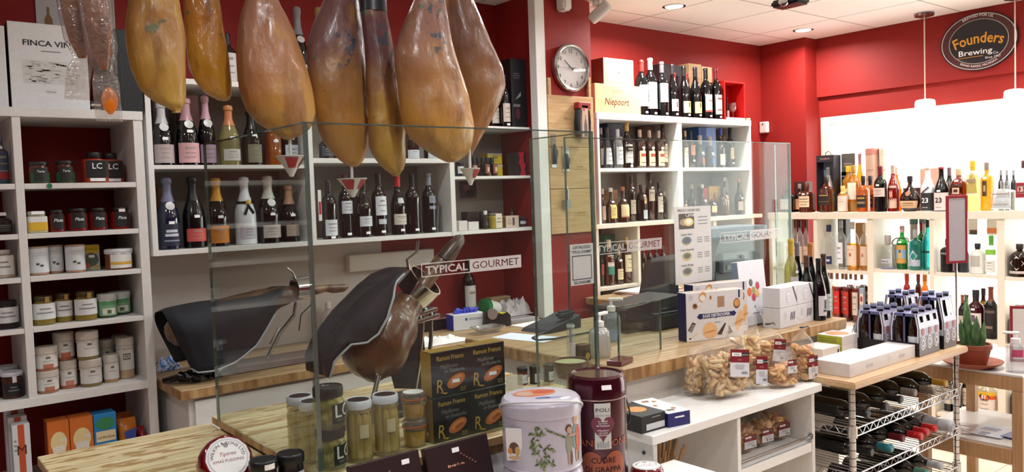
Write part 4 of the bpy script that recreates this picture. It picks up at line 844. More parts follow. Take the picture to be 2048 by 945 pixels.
# ================================================================ liquor shelves
z=WZT+.0005;HM[0]=9;TY=WY+.07
def niep(t,w,d,h):
    art_panel(t,lambda o:(o.text('PORTO',.024,M('8a6a4a',.6),T(w*.5,0,h*.72),sx=1.2),o.text('Niepoort',.062,M('6a3020',.6),T(w*.46,0,h*.3),shear=.25,bold=.012,sx=.92)),'burnt_lettering')
tN=cartonY('wine_crate','pale wooden port crate with burnt brown lettering on the liquor shelves','crate',1190,1281,170,WY+.02,z,.2,CRATEL,art=niep)
def orn(t,w,d,h):
    def g(o):
        o.rect(w*.08,h*.1,w*.92,h*.9,M('d9b56a',.6));o.rect(w*.1,h*.13,w*.9,h*.87,M('d8c8a4',.6),y=-.0007);o.rect(w*.2,h*.25,w*.8,h*.75,M('d9b56a',.6),y=-.0009);o.rect(w*.21,h*.27,w*.79,h*.73,M('dccfb2',.6),y=-.0011)
        o.disc(w*.5,h*.5,.006,.006,M('7a4a3a',.5),T(0,-.0013,0));o.text('1964',.014,M('8a6a4a',.6),T(w*.5,0,h*.33),y=-.0014);o.text('CASA ANTIGUA',.009,M('a08050',.6),T(w*.5,0,h*.62),y=-.0014)
    art_panel(t,g)
hN=max(q[2] for q in tN.children[0].bound_box)
cartonY('wine_crate','ornate cream wooden crate standing on the port crate','crate',1207,1267,118,WY+.05,z+hN+.0005,.17,'c2b294',art=orn,fm={'-x':'7a3a2c'})
GM='magnum bottles on top of the liquor shelves'
BY(1283,121,27,TY,z,'wine_bottle','magnum with red capsule next to the port crate',cap='c32c28',lab=('f0ece6',.17,.55,1.1),tagz=.06,group=GM)
BY(1301,117,27,TY,z,'wine_bottle','magnum with white capsule and tall white label',cap='ece8e4',lab=('fbfaf8',.13,.58,1.1),tagz=.05,group=GM)
BY(1324,124,25,TY-.02,z,'wine_bottle','magnum with grey capsule and white label right of the white capped one',cap='5c5a5e',lab=('f6f6f8',.26,.60,1.1),tagz=.05,group=GM)
BY(1345,129,23,TY,z,'wine_bottle','magnum with small white label low on its body',sty='burgundy',cap='2a2628',lab=('f0f0ee',.12,.34,1.0,[('3a3a3a',.3,.8,.15)]),tagz=.06,group=GM)
BY(1368.5,133,25,TY,z,'wine_bottle','magnum with yellow label, left of the two',sty='burgundy',cap='211d1f',lab=('ead79a',.1,.32,1.0,[('4a3a20',.5,.9,.12)]),tagz=.06,group=GM)
BY(1391,135,24,TY-.01,z,'wine_bottle','magnum with yellow label, right of the two',sty='burgundy',cap='211d1f',lab=('ecd890',.1,.32,1.0,[('4a3a20',.5,.9,.12)]),tagz=.06,group=GM)
BY(1412,137,24,TY,z,'wine_bottle','magnum with white label edged in red at the bottom',cap='241f1f',lab=('f1ede9',.14,.48,1.0,[('c04a40',0,.1,1),('c09090',.6,.7,.5)]),tagz=.06,group=GM)
BY(1432,138,23,TY-.01,z,'wine_bottle','magnum with dark red capsule beside the red display box',cap='8a1f28',lab=('f0e8e0',.10,.48,1.0,[('a05050',.75,.85,.6),('7a4040',.2,.25,.7)]),tagz=.05,group=GM)
for px,lb in ((1349,'dark bottle with red top behind the low labelled magnum'),(1374,'dark bottle with red top behind the left yellow label magnum')):BY(px,146,18,TY+.1,z,'wine_bottle',lb,cap='a82a2c',lab=None,group='bottles behind the magnums')
def boxcap(t,w,d,h):pass
cartonY('wine_case','black wine case behind the magnums','box',1324,1372,130,WY+.2,z,.11,'1a1416')
cartonY('wine_crate','tall slim wooden crate behind the yellow label magnums','crate',1379,1404,128,WY+.2,z,.11,CRATE,group='slim crates behind the magnums')
cartonY('wine_crate','lower slim wooden crate just right of the taller one','crate',1405,1425,134,WY+.2,z,.11,CRATEL,group='slim crates behind the magnums')
a,h,_=onY(1449,163,1,WY+.03,z);c,h2,_=onY(1490,163,1,WY+.03,z);w_=c.x-a.x;h=(h+h2)/2
t=thing('display_box','open red gift box on top of the liquor shelves at the right','box',(a.x,WY+.03,z));b=MB();RB=M('d01c1a',.4)
b.box(0,0,0,.012,.13,h,RB);b.box(w_-.012,0,0,w_,.13,h,RB);b.box(.012,0,h-.012,w_-.012,.13,h,RB);b.box(.012,0,0,w_-.012,.13,.012,RB);b.box(.012,.12,.012,w_-.012,.13,h-.012,M('b01818',.4));b.obj('box_shell',t,smooth=0)
b=MB();b.box(.015,-.004,.0,w_-.01,-.0005,.02,M('b8bcc4',.3));b.obj('front_strip',t,smooth=0)
def wineglass(loc,label,s=1,grp=None):
    t=thing('wine_glass',label,'glass',loc,0,grp);b=MB();gm=film('f4f6f6',.88,.02,.12)
    b.lathe([(.03*s,0),(.03*s,.002*s),(.004*s,.006*s),(.0035*s,.06*s),(.02*s,.075*s),(.032*s,.1*s),(.027*s,.15*s)],gm,18,cap1=False);b.obj('bowl_and_stem',t);return t
wineglass((a.x+w_*.68,WY+.08,z+.0125),'wine glass inside the open red gift box',.8)
BY(1454,196,8,WY+.09,z+.0125,'small_bottle','little dark bottle inside the open red gift box',cap='201c1c',lab=('d8d4d0',.1,.4,1))
carton('small_box','tiny pale block at the end of the liquor shelf top','box',(c.x+.005,WY+.01,z),.03,.04,.02,'e8c9a4')
z=WZM+.0005;HM[0]=WZTb-z-.004;BYY=WY+.075
cartonY('gift_box','navy blue gift box with pale badge behind the upper left bottles','box',1216,1247,241,WY+.17,z,.12,'161a3a',art=lambda t,w,d,h:art_panel(t,lambda o:o.rect(w*.5,h*.45,w*.95,h*.72,M('c8c4cc',.5))))
W1='bottles in the upper left liquor compartment'
BY(1203,256,12,BYY+.08,z,'whisky_bottle','dark bottle against the left side of the upper compartment',sty='whisky',g='rum',cap='b8a090',lab=('c8beb4',.1,.5,1),group=W1)
BY(1215,255,20,BYY,z,'liqueur_bottle','bottle with tapered black cap at the left of the upper compartment',sty='cone',g='smoke',cap='2a2622',lab=('d8d8dc',.1,.5,1.1),group=W1)
BY(1236,259,20,BYY-.01,z,'gin_bottle','clear bottle in front of the navy gift box',sty='gin',g='clear',cap='c8c8cc',lab=('e8e8ec',.1,.55,1.1),group=W1)
BY(1254,240,24,BYY+.01,z,'liqueur_bottle','dark shouldered bottle with tall gold cap and white label',sty='burgundy',g='brown',cap='d0a860',lab=('e6e2e0',.12,.52,1.1),tagz=.05,group=W1)
for px,top,lb in ((1280,260,'amber whisky bottle with cream label, leftmost of three alike'),(1299,261,'amber whisky bottle with cream label, middle of three alike'),(1317.5,262,'amber whisky bottle with cream label, rightmost of three alike')):
    BY(px,top,20,BYY-.005,z,'whisky_bottle',lb,sty='gin',g='whisky',cap='c0a49a',lab=('f0dcb8',.06,.45,.95,[('b04030',.62,.82,.55),('6a4a30',.2,.25,.5)]),tagz=.53,p=3,group='three cream labelled whiskies')
BY(1335,246,19,BYY+.02,z,'whisky_bottle','tall amber whisky with large beige label and black cap',sty='whisky',g='amber',cap='2c2420',lab=('e8cfae',.14,.50,1.2),tagz=.53,group=W1)
cartonY('gift_box','beige gift box behind the cream labelled whiskies','box',1297,1318,245,WY+.2,z,.1,'a88e80')
W2='bottles in the upper right liquor compartment'
BY(1371,262,11,BYY,z,'rum_bottle','amber bottle with tall cream label beside the divider',sty='whisky',g='amber',cap='c9a070',lab=('f2e2c8',.02,.55,1.3),group=W2)
BY(1381.5,263,18,BYY+.02,z,'rum_bottle','dark rum bottle with fat black cap and orange label',sty='gin',g='rum',cap='1a1614',lab=('d8906a',.35,.62,.8),tagz=.2,capz=.72,group=W2)
for px,top,lb,c in ((1400,271,'matt grey conical rum bottle with red square','b04a48'),(1419,274,'matt grey conical rum bottle with blue square','4a6aa8')):
    BY(px,top,24,BYY-.01,z,'rum_bottle',lb,sty='cone',g='smoke',cap='b0a8a0',lab=(c,.12,.3,.4),marks=0,tagz=.46,text=('Dicta',.016,1.5,'e8e8e8'),capz=.71,group='grey rum bottles')
def blueg(t,w,d,h):art_panel(t,lambda o:(o.prism([(w*.55,.0),(w*.95,0),(w*.75,h*.6)],.0004,M('d8c0a8',.5),T(0,-.0008,0)),o.rect(w*.45,0,w,h,M('7a9ad8',.5))))
cartonY('gift_box','blue gift box with pale side behind the grey rum bottles','box',1398,1432,255,WY+.17,z,.12,'2c5a9a',art=blueg)
BY(1441,256,18,BYY,z,'rum_bottle','dark rum bottle with blue cap and cream label',sty='burgundy',g='rum',cap='2a3aa0',lab=('e8d4c0',.07,.34,1.0),group=W2)
BY(1460,247,16,BYY+.05,z,'rum_bottle','tall dark rum bottle with long black cap and beige label',sty='whisky',g='rum',cap='1a1416',lab=('e2c49c',.22,.5,.8),tagz=.12,capz=.76,group=W2)
BY(1477,268,21,BYY,z,'rum_bottle','round shouldered dark bottle with cork and narrow label at the right end',sty='oval' if False else 'apoth',g='smoke',cap='b89a70',lab=('e0d8c8',.18,.58,.6,[('7a98b8',.7,.95,1)]),group=W2)
cartonY('gift_box','pale gold gift box behind the tall dark rum bottle','box',1457,1479,258,WY+.18,z,.1,'c8a878')
z=WZB+.0005;HM[0]=WZMb-z-.004;W3='bottles in the lower left liquor compartment'
BY(1206,378,11,BYY,z,'whisky_bottle','slender bottle against the left side, lower compartment',sty='whisky',g='amber',cap='c8b8b0',lab=('c0a090',.1,.5,1),group=W3)
BY(1222,376,24,BYY-.01,z,'whisky_bottle','whisky bottle with yellow label in the lower left compartment',sty='neck',g='whisky',cap='d8d0c8',lab=('e2c878',.13,.52,.8),tagz=.6,group=W3)
BY(1246,374,25,BYY-.015,z,'whisky_bottle','whisky bottle with wide cream label edged in red',sty='neck',g='whisky',cap='b0643a',lab=('e8d2a8',.14,.50,1.1,[('b04830',.03,.09,1)]),tagz=.62,group=W3)
BY(1263,350,17,BYY+.02,z,'whisky_bottle','tall dark bottle with pale label behind the cream label one',sty='whisky',g='rum',cap='26201e',lab=('d8cbb8',.16,.46,1.0),tagz=.72,group=W3)
BY(1283,370,24,BYY,z,'rum_bottle','dark bottle with small gold emblem and blue base label',sty='apoth',g='brown',cap='3a2418',lab=[('b8c0cc',.06,.3,.5),('c8a070',.48,.66,.3)],tagz=.7,marks=0,group=W3)
BY(1300,344,20,BYY+.03,z,'whisky_bottle','tall whisky with white shield label and black cap',sty='whisky',g='whisky',cap='211c18',lab=('e6d8c4',.4,.64,1.0),tagz=.68,group=W3)
BY(1318,365,19,BYY,z,'whisky_bottle','dark bottle with large white label and black cap',sty='whisky',g='rum',cap='1e1c20',lab=('ded4cc',.2,.62,1.1),tagz=.68,group=W3)
BY(1333,383,12,BYY+.03,z,'whisky_bottle','dark bottle left of the short one near the divider',sty='apoth',g='brown',cap='c8bca8',lab=None,group=W3)
BY(1344,402,14,BYY-.01,z,'liqueur_bottle','short stout bottle beside the divider, lower left compartment',sty='gin',g='smoke',cap='3a2c28',lab=('707880',.1,.55,1.0),tagz=.72,group=W3)
cartonY('gift_box','pale grey gift tube behind the tall whisky','box',1275,1292,343,WY+.18,z,.1,'a89c94')
cartonY('gift_box','orange brown gift box behind the yellow labelled whisky','box',1224,1236,380,WY+.18,z,.1,'b88a68')
W4='bottles in the lower right liquor compartment'
BY(1370,385,9,BYY,z,'cognac_bottle','bottle with pink label against the divider, lower right',sty='whisky',g='rum',cap='1e1a1c',lab=('d8a89a',.3,.55,1),group=W4)
BY(1384,370,18,BYY,z,'cognac_bottle','dark bottle with pinkish neck band, lower right compartment',sty='neck',g='brown',cap='a08080',lab=None,group=W4)
BY(1405,369,19,BYY,z,'cognac_bottle','dark green bottle with pale cap, above the price list',sty='neck',g='green',cap='d8ccc0',lab=None,tagz=.5,group=W4)
BY(1425,399,18,BYY-.02,z,'cognac_bottle','short dark bottle with cream and orange label',sty='gin',g='brown',cap='201c1c',lab=('e8c89a',.2,.62,1.0,[('c04a30',0,.14,1)]),tagz=.75,capz=.78,group=W4)
def fruit(t,w,d,h):art_panel(t,lambda o:(o.rect(0,h*.5,w,h,M('c8a048',.5)),o.disc(w*.55,h*.45,w*.25,h*.35,M('a04038',.5),T(0,-.0008,0)),o.disc(w*.75,h*.7,w*.2,h*.22,M('d8b878',.5),T(0,-.001,0))))
cartonY('gift_box','gift box printed with red and yellow fruit','box',1418,1441,373,WY+.17,z,.1,'202a4a',art=fruit)
cartonY('gift_box','bright red gift box left of the fruit box','box',1406,1417,376,WY+.17,z,.1,'b02a2c')
cartonY('gift_box','dark gift box with pale lid behind the divider bottles','box',1368,1395,364,WY+.18,z,.1,'3a2c30',fm={'+z':'d8d0cc'})
cartonY('gift_box','tall white gift box behind the decanter','box',1447,1458,355,WY+.18,z,.1,'c8c4c8')
BY(1446,375,25,BYY+.02,z,'decanter','wide amber decanter bottle with sloping shoulders',sty='cone',g='amber',cap='5a5450',lab=None,group=W4)
BY(1463,354,19,BYY-.005,z,'cognac_bottle','tall amber bottle with square beige label near the right side',sty='neck',g='rum',cap='c8b8a4',lab=('ecd4ac',.1,.52,1.0),tagz=.06,group=W4)
BY(1481,357,18,BYY,z,'cognac_bottle','amber bottle with corked flared neck at the right end',sty='neck',g='rum',cap='b88868',lab=('b8a8a0',.12,.36,1.1),tagz=.45,group=W4)
carton('wooden_box','small wooden box on the birch ledge behind the right side of the liquor shelves','box',(wx1+.006,3.6,z),.05,.08,.17,CRATE)
z=LWS+.0005;HM[0]=WZBb-z-.006;W5='bottles on the lower birch shelf'
BY(1204,500,8,BYY,z,'whisky_bottle','dark bottle against the left upright of the birch shelving',sty='whisky',g='rum',cap='2a2422',lab=('a0403a',.3,.6,1),group=W5)
BY(1218,480,22,BYY-.01,z,'whisky_bottle','amber bottle with white and teal label, lower shelf',sty='whisky',g='amber',cap='d8c8a8',lab=[('e8d2c4',.42,.66,1.0),('3a8a78',.24,.42,.9)],group=W5)
BY(1238,500,17,BYY-.02,z,'whisky_bottle','amber bottle with low beige label, lower shelf',sty='apoth',g='whisky',cap='c0b09a',lab=('e6d0a4',.14,.45,1.1),tagz=.7,group=W5)
BY(1261,474,20,BYY-.01,z,'whisky_bottle','amber bottle with cream label near the birch upright',sty='whisky',g='amber',cap='c8a868',lab=('eedfb4',.25,.62,1.1),group=W5)
for i,px in enumerate((1287,1300,1313,1327)):BY(px,492,13,BYY,z,'brandy_bottle',['dark brandy bottle next to the birch upright behind the till','dark brandy bottle with gold bands, left of centre behind the till','dark brandy bottle just above the till screen','dark brandy bottle closest to the white price list'][i],sty='apoth',g='brown',cap='6a5230',lab=('b09a6a',.2,.5,1),group='dark bottles behind the till')
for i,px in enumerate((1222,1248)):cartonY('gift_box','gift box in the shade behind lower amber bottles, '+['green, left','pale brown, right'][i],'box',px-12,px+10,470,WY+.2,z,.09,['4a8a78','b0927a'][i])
for i,px in enumerate((1450,1466,1482)):BY(px,452,14,BYY,z,'brandy_bottle',['dark bottle behind the dark printer, left of three','dark bottle behind the dark printer, middle of three','dark bottle behind the dark printer, right of three'][i],sty='whisky',g='brown',cap='2a2420',lab=('a89880',.2,.5,1),group='bottles behind the printer')
# ================================================================ spirits on the window shelves
HM[0]=9;z=RZT+.0005;VX=RX+.09;GW='spirits on top of the window shelves'
BX(1576,372,26,VX,z,'whisky_bottle','dark squat bottle behind the glass screen end, first on the window shelf',sty='square',g='brown',cap='3a3636',lab=('c8c0b4',.12,.5,.8),p=4,group=GW)
BX(1594,368,22,VX+.03,z,'whisky_bottle','amber bottle with orange label tucked behind the cream labelled bourbon',sty='square',g='rum',cap='8a7a6a',lab=('e0a070',.1,.46,.8),p=4,group=GW)
BX(1614,366,27,VX-.02,z,'whisky_bottle','square bourbon bottle with cream label at the left of the window shelf',sty='square',g='amber',cap='5a2c18',lab=('ecd2b0',.18,.55,.8,[('7a5a40',.7,.78,.6),('7a5a40',.45,.5,.8),('7a5a40',.2,.25,.4)]),tagz=.62,p=4,group=GW)
cartonX('gift_box','long dark brown box behind the bourbon bottles','box',1588,1610,364,VX+.1,z,.1,'3a1c20',fm={'-x':'2a1416'})
a,h,_=onX(1633,312,1,VX+.08,z);c,_,_=onX(1668,312,1,VX+.08,z);w_=a.y-c.y
t=thing('display_box','tall black carton with a window showing a grey bottle, left on the window shelf','box',(VX+.08,a.y,z),-PI/2);b=MB();KB=M('26232c',.4)
b.box(0,0,0,.006,.1,h,KB);b.box(w_-.006,0,0,w_,.1,h,KB);b.box(.006,0,0,w_-.006,.1,.01,KB);b.box(.006,0,h-.05,w_-.006,.1,h,KB);PLC.append((VX+.13,a.y-w_/2,w_*.62,z,z+h));b.box(.006,.094,.01,w_-.006,.1,h-.05,M('8a9aac',.4));b.obj('carton_shell',t,smooth=0)
b=MB();b.text('TALISMAN',.017,M('b08a80',.5),T(w_/2,-.0002,h-.032),bold=.02);b.obj('carton_lettering',t,smooth=0)
b=MB();b.tube([(w_*.35,.05,h),(w_*.36,.05,h+.02),(w_*.5,.05,h+.03),(w_*.64,.05,h+.02),(w_*.65,.05,h)],.003,KB,6);b.obj('handle',t)
q=a+Vector((.048,-w_/2,.011));bottle('whisky_bottle','silvery grey bottle inside the windowed black carton','bottle',q,h*.76,min(.042,w_*.34),'burgundy','frost',cap='8a8c94',lab=None,rz=-PI/2)
cartonX('gift_box','dark grey printed carton right of the windowed carton','box',1670,1697,307,VX+.13,z,.1,'57514c',art=lambda t,w,d,h:art_panel(t,lambda o:(o.lines(w*.2,h*.76,w*.8,h*.84,2,M('a89c90',.5)),o.lines(w*.25,h*.66,w*.75,h*.7,1,M('a89c90',.5)))),fm={'+z':'c8b4b0'})
BX(1653,353,25,VX-.02,z,'whiskey_bottle','amber whiskey bottle with black label in front of the lettered black box',sty='square',g='amber',cap='1a1614',lab=('241a16',.2,.66,.9,[('a88a50',.55,.62,.6),('a88a50',.2,.22,.9)]),p=5,group=GW)
def bush(t,w,d,h):
    def g(o):
        o.text('WHISKEY',.018,M('c4bab0',.5),T(w*.42,0,h*.86),bold=.02);o.text('IRISH WHISKEY',.022,M('d8d0c8',.5),T(w*.80,0,h*.52,0,0,-PI/2),bold=.02)
        o.disc(w*.4,h*.66,w*.22,h*.1,M('8a8278',.5),T(0,-.0006,0));o.disc(w*.4,h*.66,w*.16,h*.07,M('2a2624',.5),T(0,-.0009,0));o.text('B',.05,M('d8d0c8',.5),T(w*.86,0,h*.12),bold=.02)
    art_panel(t,g)
cartonX('whiskey_box','black carton lettered in white behind the amber whiskey','box',1656,1668,344,VX+.035,z,.03,'221e1c',art=bush,fm={'-y':'221e1c'})
BX(1686,372,21,VX-.01,z,'whiskey_bottle','bottle with cream cylinder label and gold shoulder',sty='whisky',g='gold',cap='e0c070',lab=('e0d2c4',.03,.62,1.5,[('b8a898',.6,.64,.3)]),capz=.72,group=GW)
BX(1698,332,26,VX+.16,z,'spirit_bottle','tall yellow bottle glowing at the back before the window',sty='tall',g='gold',cap='e8b830',lab=('f0e2b0',.1,.5,1),group='backlit bottles at the window')
BX(1706,330,26,VX+.05,z,'tequila_bottle','golden bottle with large round white label',sty='apoth',g='gold',cap='a8823a',lab=[('f4eedc',.26,.62,.8),('a8803a',.03,.2,.9)],marks=0,group=GW)
BX(1720,307,20,VX+.17,z+.0,'wine_bottle','tall bottle of yellow wine in front of the bright window',sty='burgundy',g='gold',cap='b08a80',lab=('e8d8c0',.3,.5,1),group='backlit bottles at the window')
for px,X_,lb in ((1727,VX-.02,'gold bottle with black square label and black cap, front'),(1741,VX+.06,'gold bottle with black cap, half behind its twin')):
    BX(px,352,22,X_,z,'whisky_bottle',lb,sty='square',g='orange',cap='16161a',lab=('1c1a1c',.12,.46,.75,[('b8923c',.7,.85,.5),('8a7a5a',.3,.5,.6)]),p=5,capz=.74,group='gold bottles with black labels')
for px,pw,lb,c in ((1746,28,'tall round beige gift tube with pink rim by the window','c4a490'),(1769,20,'tall cream gift tube just right of the beige one','e8d0b8')):
    p,h,r=place(*onX(px,297,pw,VX+.19,z),1);t=thing('gift_tube',lb,'tube',p,-PI/2,'gift tubes');b=MB();b.lathe([(r,0),(r,h*.93)],M(c,.5),24);b.obj('tube_body',t);b=MB();b.lathe([(r*1.03,h*.9),(r*1.03,h-.003),(r*.95,h)],M('b87a70' if px<1750 else 'e4c8b0',.5),24);b.obj('tube_lid',t)
    b=MB();b.patch(r,h*.5,h*.52,.5,M('a08470',.5),off=.002);b.patch(r,h*.65,h*.66,.6,M('a08470',.5),off=.002);b.obj('print',t)
BX(1761,332,25,VX-.03,z,'wine_bottle','dark bottle with dark red capsule and pale band label on the window shelf',cap='701c28',lab=('d8c4bc',.33,.52,1.1),tagz=.58,capz=.80,group=GW)
BX(1783,330,25,VX+.0,z,'rum_bottle','reddish bottle with pink label bearing a red ring',sty='burgundy',g='redl',cap='c8a898',lab=('e8c0ae',.07,.55,1.0,[('c05a50',.45,.8,.35),('e8c0ae',.52,.73,.24),('c05a50',.6,.66,.06)]),group=GW)
BX(1793,333,20,VX+.1,z,'rum_bottle','pale orange bottle behind the ringed label one',sty='burgundy',g='orange',cap='d8b8a8',lab=None,group='backlit bottles at the window')
p,h,r=place(*onX(1820,352,43,VX-.02,z),1);bottle('brandy_bottle','round flat brown brandy bottle with oval cream label','bottle',p,h,r,'oval','rum',cap='24242a',lab=('d8b48c',.1,.30,1.0,[('8a6040',.6,.7,.5),('8a6040',.3,.36,.6)]),rz=-PI/2,d=.5,group=GW,extra=lambda t,h,r,rf:(lambda o:(o.lathe([(.016,0),(.018,.003),(0,.005)],M('a06a3c',.4),16,mat=T(0,-rf(h*.5)*.5,h*.5,0,PI/2-.5)),o.obj('wax_seal',t)))(MB()))
cartonX('gift_box','dark red gift box behind the round brandy bottle','box',1806,1840,376,VX+.1,z,.08,'3a2024')
cartonX('gift_box','tall pinkish beige gift box behind the sake bottles','box',1840,1878,337,VX+.1,z,.08,'dcae98')
def sake(fl):
    def f(t,h,r,rf):
        o=MB();zz=h*.2
        o.text('23',.045,TEXTW if not fl else TEXTK,wrap=r+.004,z=zz,x=0,bold=.02);o.text('BREWED',.009,TEXTW if not fl else TEXTK,wrap=r+.004,z=h*.08);o.obj('label_print',t)
        if not fl:
            q=MB()
            for k in range(5):q.patch(0,h*(.40+.03*k),h*(.435+.03*k),.16,M('3a3c40',.5),off=.003,ac=-.5+.22*k,rf=rf,seg=3)
            q.obj('slanted_band',t)
    return f
BX(1856,335,27,VX-.02,z,'sake_bottle','white bottle with black lower label beside its black twin',sty='burgundy',g='white',cap='d8b8a4',lab=('2c2c30',.02,.42,1.5),marks=0,extra=sake(0),capz=.93,group='numbered bottles')
BX(1883,334,28,VX-.03,z,'sake_bottle','black bottle with white lower label and red cap',sty='burgundy',g='black',cap='a82c44',lab=('e8d8d2',.02,.42,1.5),marks=0,extra=sake(1),tagz=.46,capz=.95,group='numbered bottles')
BX(1899,335,22,VX+.09,z,'sake_bottle','dark slim bottle behind the white labelled black one',sty='burgundy',g='black',cap='6a5a60',lab=None,group=GW)
BX(1918,338,34,VX,z,'rum_bottle','broad amber rum bottle with red arched label behind the red sign',sty='apoth',g='amber',cap='c8b090',lab=('8a2a24',.3,.66,.8,[('d8c0a8',.3,.7,.5),('5a2018',.4,.6,.3)]),tagz=.72,group=GW)
BX(1946,322,28,VX-.02,z,'tequila_bottle','golden bottle with pale label right of the red sign',sty='tall',g='straw',cap='d8b83a',lab=('f0dcc0',.32,.78,1.0,[('a08870',.55,.68,.8),('a08870',.84,.88,.3)]),capz=.80,fill=.75,group=GW)
BX(1972,325,31,VX+.02,z,'gin_bottle','large golden bottle with dark oval badge',sty='gin',g='gold',cap='8a8078',lab=('4a3c30',.30,.62,.35,[('b0a080',.3,.7,.5)]),tagz=.68,capz=.84,group=GW)
BX(2009,362,42,VX-.02,z,'vodka_bottle','big square clear bottle with frosted panel at the right',sty='square',g='clear',cap=None,lab=('c8ccd0',.06,.72,.75),p=6,marks=2,group=GW)
for k,px in enumerate((2002,2014,2024)):BX(px,340,11,VX+.12,z,'spirit_bottle',['left grey bottle of three behind the big clear square one','middle grey bottle of three behind the big clear square one','right grey bottle of three behind the big clear square one'][k],sty='tall',g='smoke',cap='9a9ca4',lab=None,group='grey bottles behind the clear one')
BX(2049,321,32,VX-.03,z,'rum_bottle','bottle with red numbered label cut by the right edge of the photo',sty='apoth',g='pale',cap='5a2c30',lab=('94202c',.26,.56,1.1),text=('135',.04,.4,'f4e8e0'),group=GW)
z=RZ2[1]+.0005;V2=RX+.08;GB='bottles in the second bay of the window shelves';HM[0]=RZTb-z-.004
for i,px in enumerate((1579,1589,1600,1610)):
    HM[0]=RZTb-RZ2[1]-.004
    BX(px,441,12,V2+.0,RZ2[0]+.0005,'liqueur_bottle',['clear bottle with black cap seen through the glass screen','clear bottle with black cap, second from the left upright','clear bottle with black cap, third in the first bay','clear bottle with black cap beside the second upright'][i],sty='tall',g='clear',cap='201c1e',lab=('dcb89a',.1,.45,1.2),capz=.84,group='black capped bottles in the first bay')
HM[0]=RZTb-z-.004
BX(1658.5,450,24,V2-.02,z,'vodka_bottle','clear vodka bottle with navy cap and navy label',sty='whisky',g='clear',cap='1c2440',lab=('1f2a50',.12,.30,.9,[('c8ccd8',.35,.6,.6)]),marks=0,group=GB)
BX(1682,441,22,V2+.02,z,'vodka_bottle','clear vodka bottle with silver cap, plain, next to the navy labelled one',sty='whisky',g='clear',cap='a8acb4',lab=('eef0f4',.12,.55,.8),group=GB)
BX(1706,444,24,V2,z,'grappa_bottle','round bottle of amber liquor with pale wrap label',sty='apoth',g='gold',cap='d8c8c0',lab=('f0d4bc',.1,.52,1.0,[('c07a60',.45,.62,.2),('e0b090',.75,.8,.6)]),fill=.55,group=GB)
BX(1727,449,20,V2+.02,z,'grappa_bottle','bottle of amber liquor half hidden by the upright',sty='apoth',g='gold',cap='d8c8c0',lab=('f0d4bc',.1,.52,1.0,[('c07a60',.45,.62,.2)]),fill=.55,group=GB)
cartonX('carton_bag','brown paper carton hanging behind the amber liquor bottles','box',1711,1731,446,V2+.15,z,.06,'b48a58')
cartonX('gift_box','black carton behind the clear vodka bottles','box',1676,1692,432,V2+.15,z,.08,'2a2628')
z=RZ2[2]+.0005;HM[0]=RZTb-z-.004;GB='gin bottles in the third bay'
BX(1776,471,31,V2-.02,z,'gin_bottle','clear flared gin bottle with grey cap, left of the green one',sty='cone',g='clear',cap='a8a29e',lab=('c8c8d4',.18,.30,.7),text=('MARE',.02,.2,'4a4a58'),marks=0,capz=.72,extra=lambda t,h,r,rf:(lambda o:(o.lathe([(r*.94,.003),(r*.95,h*.05),(r*.9,h*.06)],M('7a86b0',.1),18),o.obj('base_glass',t)))(MB()),group=GB)
BX(1804.5,452,24,V2,z,'gin_bottle','bright green gin bottle with yellow and blue picture label',sty='whisky',g='gin_green',cap='c8a0a0',lab=('d0a050',.14,.56,1.1,[('8ab0d8',.28,.74,.95),('d8b060',.3,.6,.35),('5a4a2a',.58,.74,.15)]),tagz=.63,group=GB)
def diamond(c):
    def f(t,h,r,rf):
        o=MB();vs=[];
        for u,v in ((-.02,.3),(.0,.46),(.032,.38),(.012,.2)) if 0 else ((-.024,.33),(.0,.5),(.026,.36),(.0,.2)):
            a_=u/r;vs.append(o.bm.verts.new((math.sin(a_)*(r+.003),-math.cos(a_)*(r+.003),v*h)))
        o.face(vs,mm(c,.5));o.obj('diamond_label',t)
    return f
BX(1831,460,25,V2-.01,z,'gin_bottle','teal blue gin bottle with white diamond label',sty='gin',g='teal',cap='a8a8a8',lab=('b8c0d0',.1,.26,1.1),marks=0,extra=diamond('d0d4d8'),group=GB)
BX(1853,440,22,V2+.01,z,'gin_bottle','pale turquoise gin bottle beside the upright, dark cap',sty='whisky',g='teal',cap='22242c',lab=None,extra=lambda t,h,r,rf:(lambda o:(o.patch(r,h*.34,h*.38,1.2,M('1c3a44',.4),off=.002),o.obj('band',t)))(MB()),group=GB)
BX(1843,444,16,V2+.12,z,'gin_bottle','green bottle peeping out behind the teal and turquoise gins',sty='gin',g='gin_green',cap='8a1c24',lab=None,group=GB)
for px,lb in ((1828,'left'),(1845,'right')):JX=place(*onX(px,436,15,V2+.16,z),1);jar('spirit_tin','pale ribbed canister top at the back behind the gins, '+lb,'tin',JX[0],JX[1],JX[2],'c8bcb4','6a8a84',lidh=.12,neck=1,shoulder=.95,group='canisters behind the gins')
t=thing('basket','small wire basket handle standing at the back behind the green gin','basket',(V2+.17,min(onX(1790,451,1,V2+.17,z)[0].y,BAYX[2][1]-.07),z));b=MB()
b.box(-.03,-.05,0,.03,.05,.16,M('c0b8b0',.5),.004);b.obj('basket_body',t,smooth=0);b=MB();b.tube([(0,.06,.155),(0,.055,.18),(0,.03,.2),(0,-.05,.2),(0,-.06,.17)],.006,M('a08878',.4),8);b.obj('handle',t)
z=RZ2[3]+.0005;HM[0]=RZTb-z-.004;GB='gin bottles in the fourth bay'
BX(1891,478,30,V2-.01,z,'gin_bottle','black gin bottle with square cap and white lettering',sty='gin',g='black',cap='1a1c22',lab=('0b0b0d',.5,.66,1.0),text=('BULLDOG',.014,.3,'e4e4e8'),marks=0,capz=.72,group=GB)
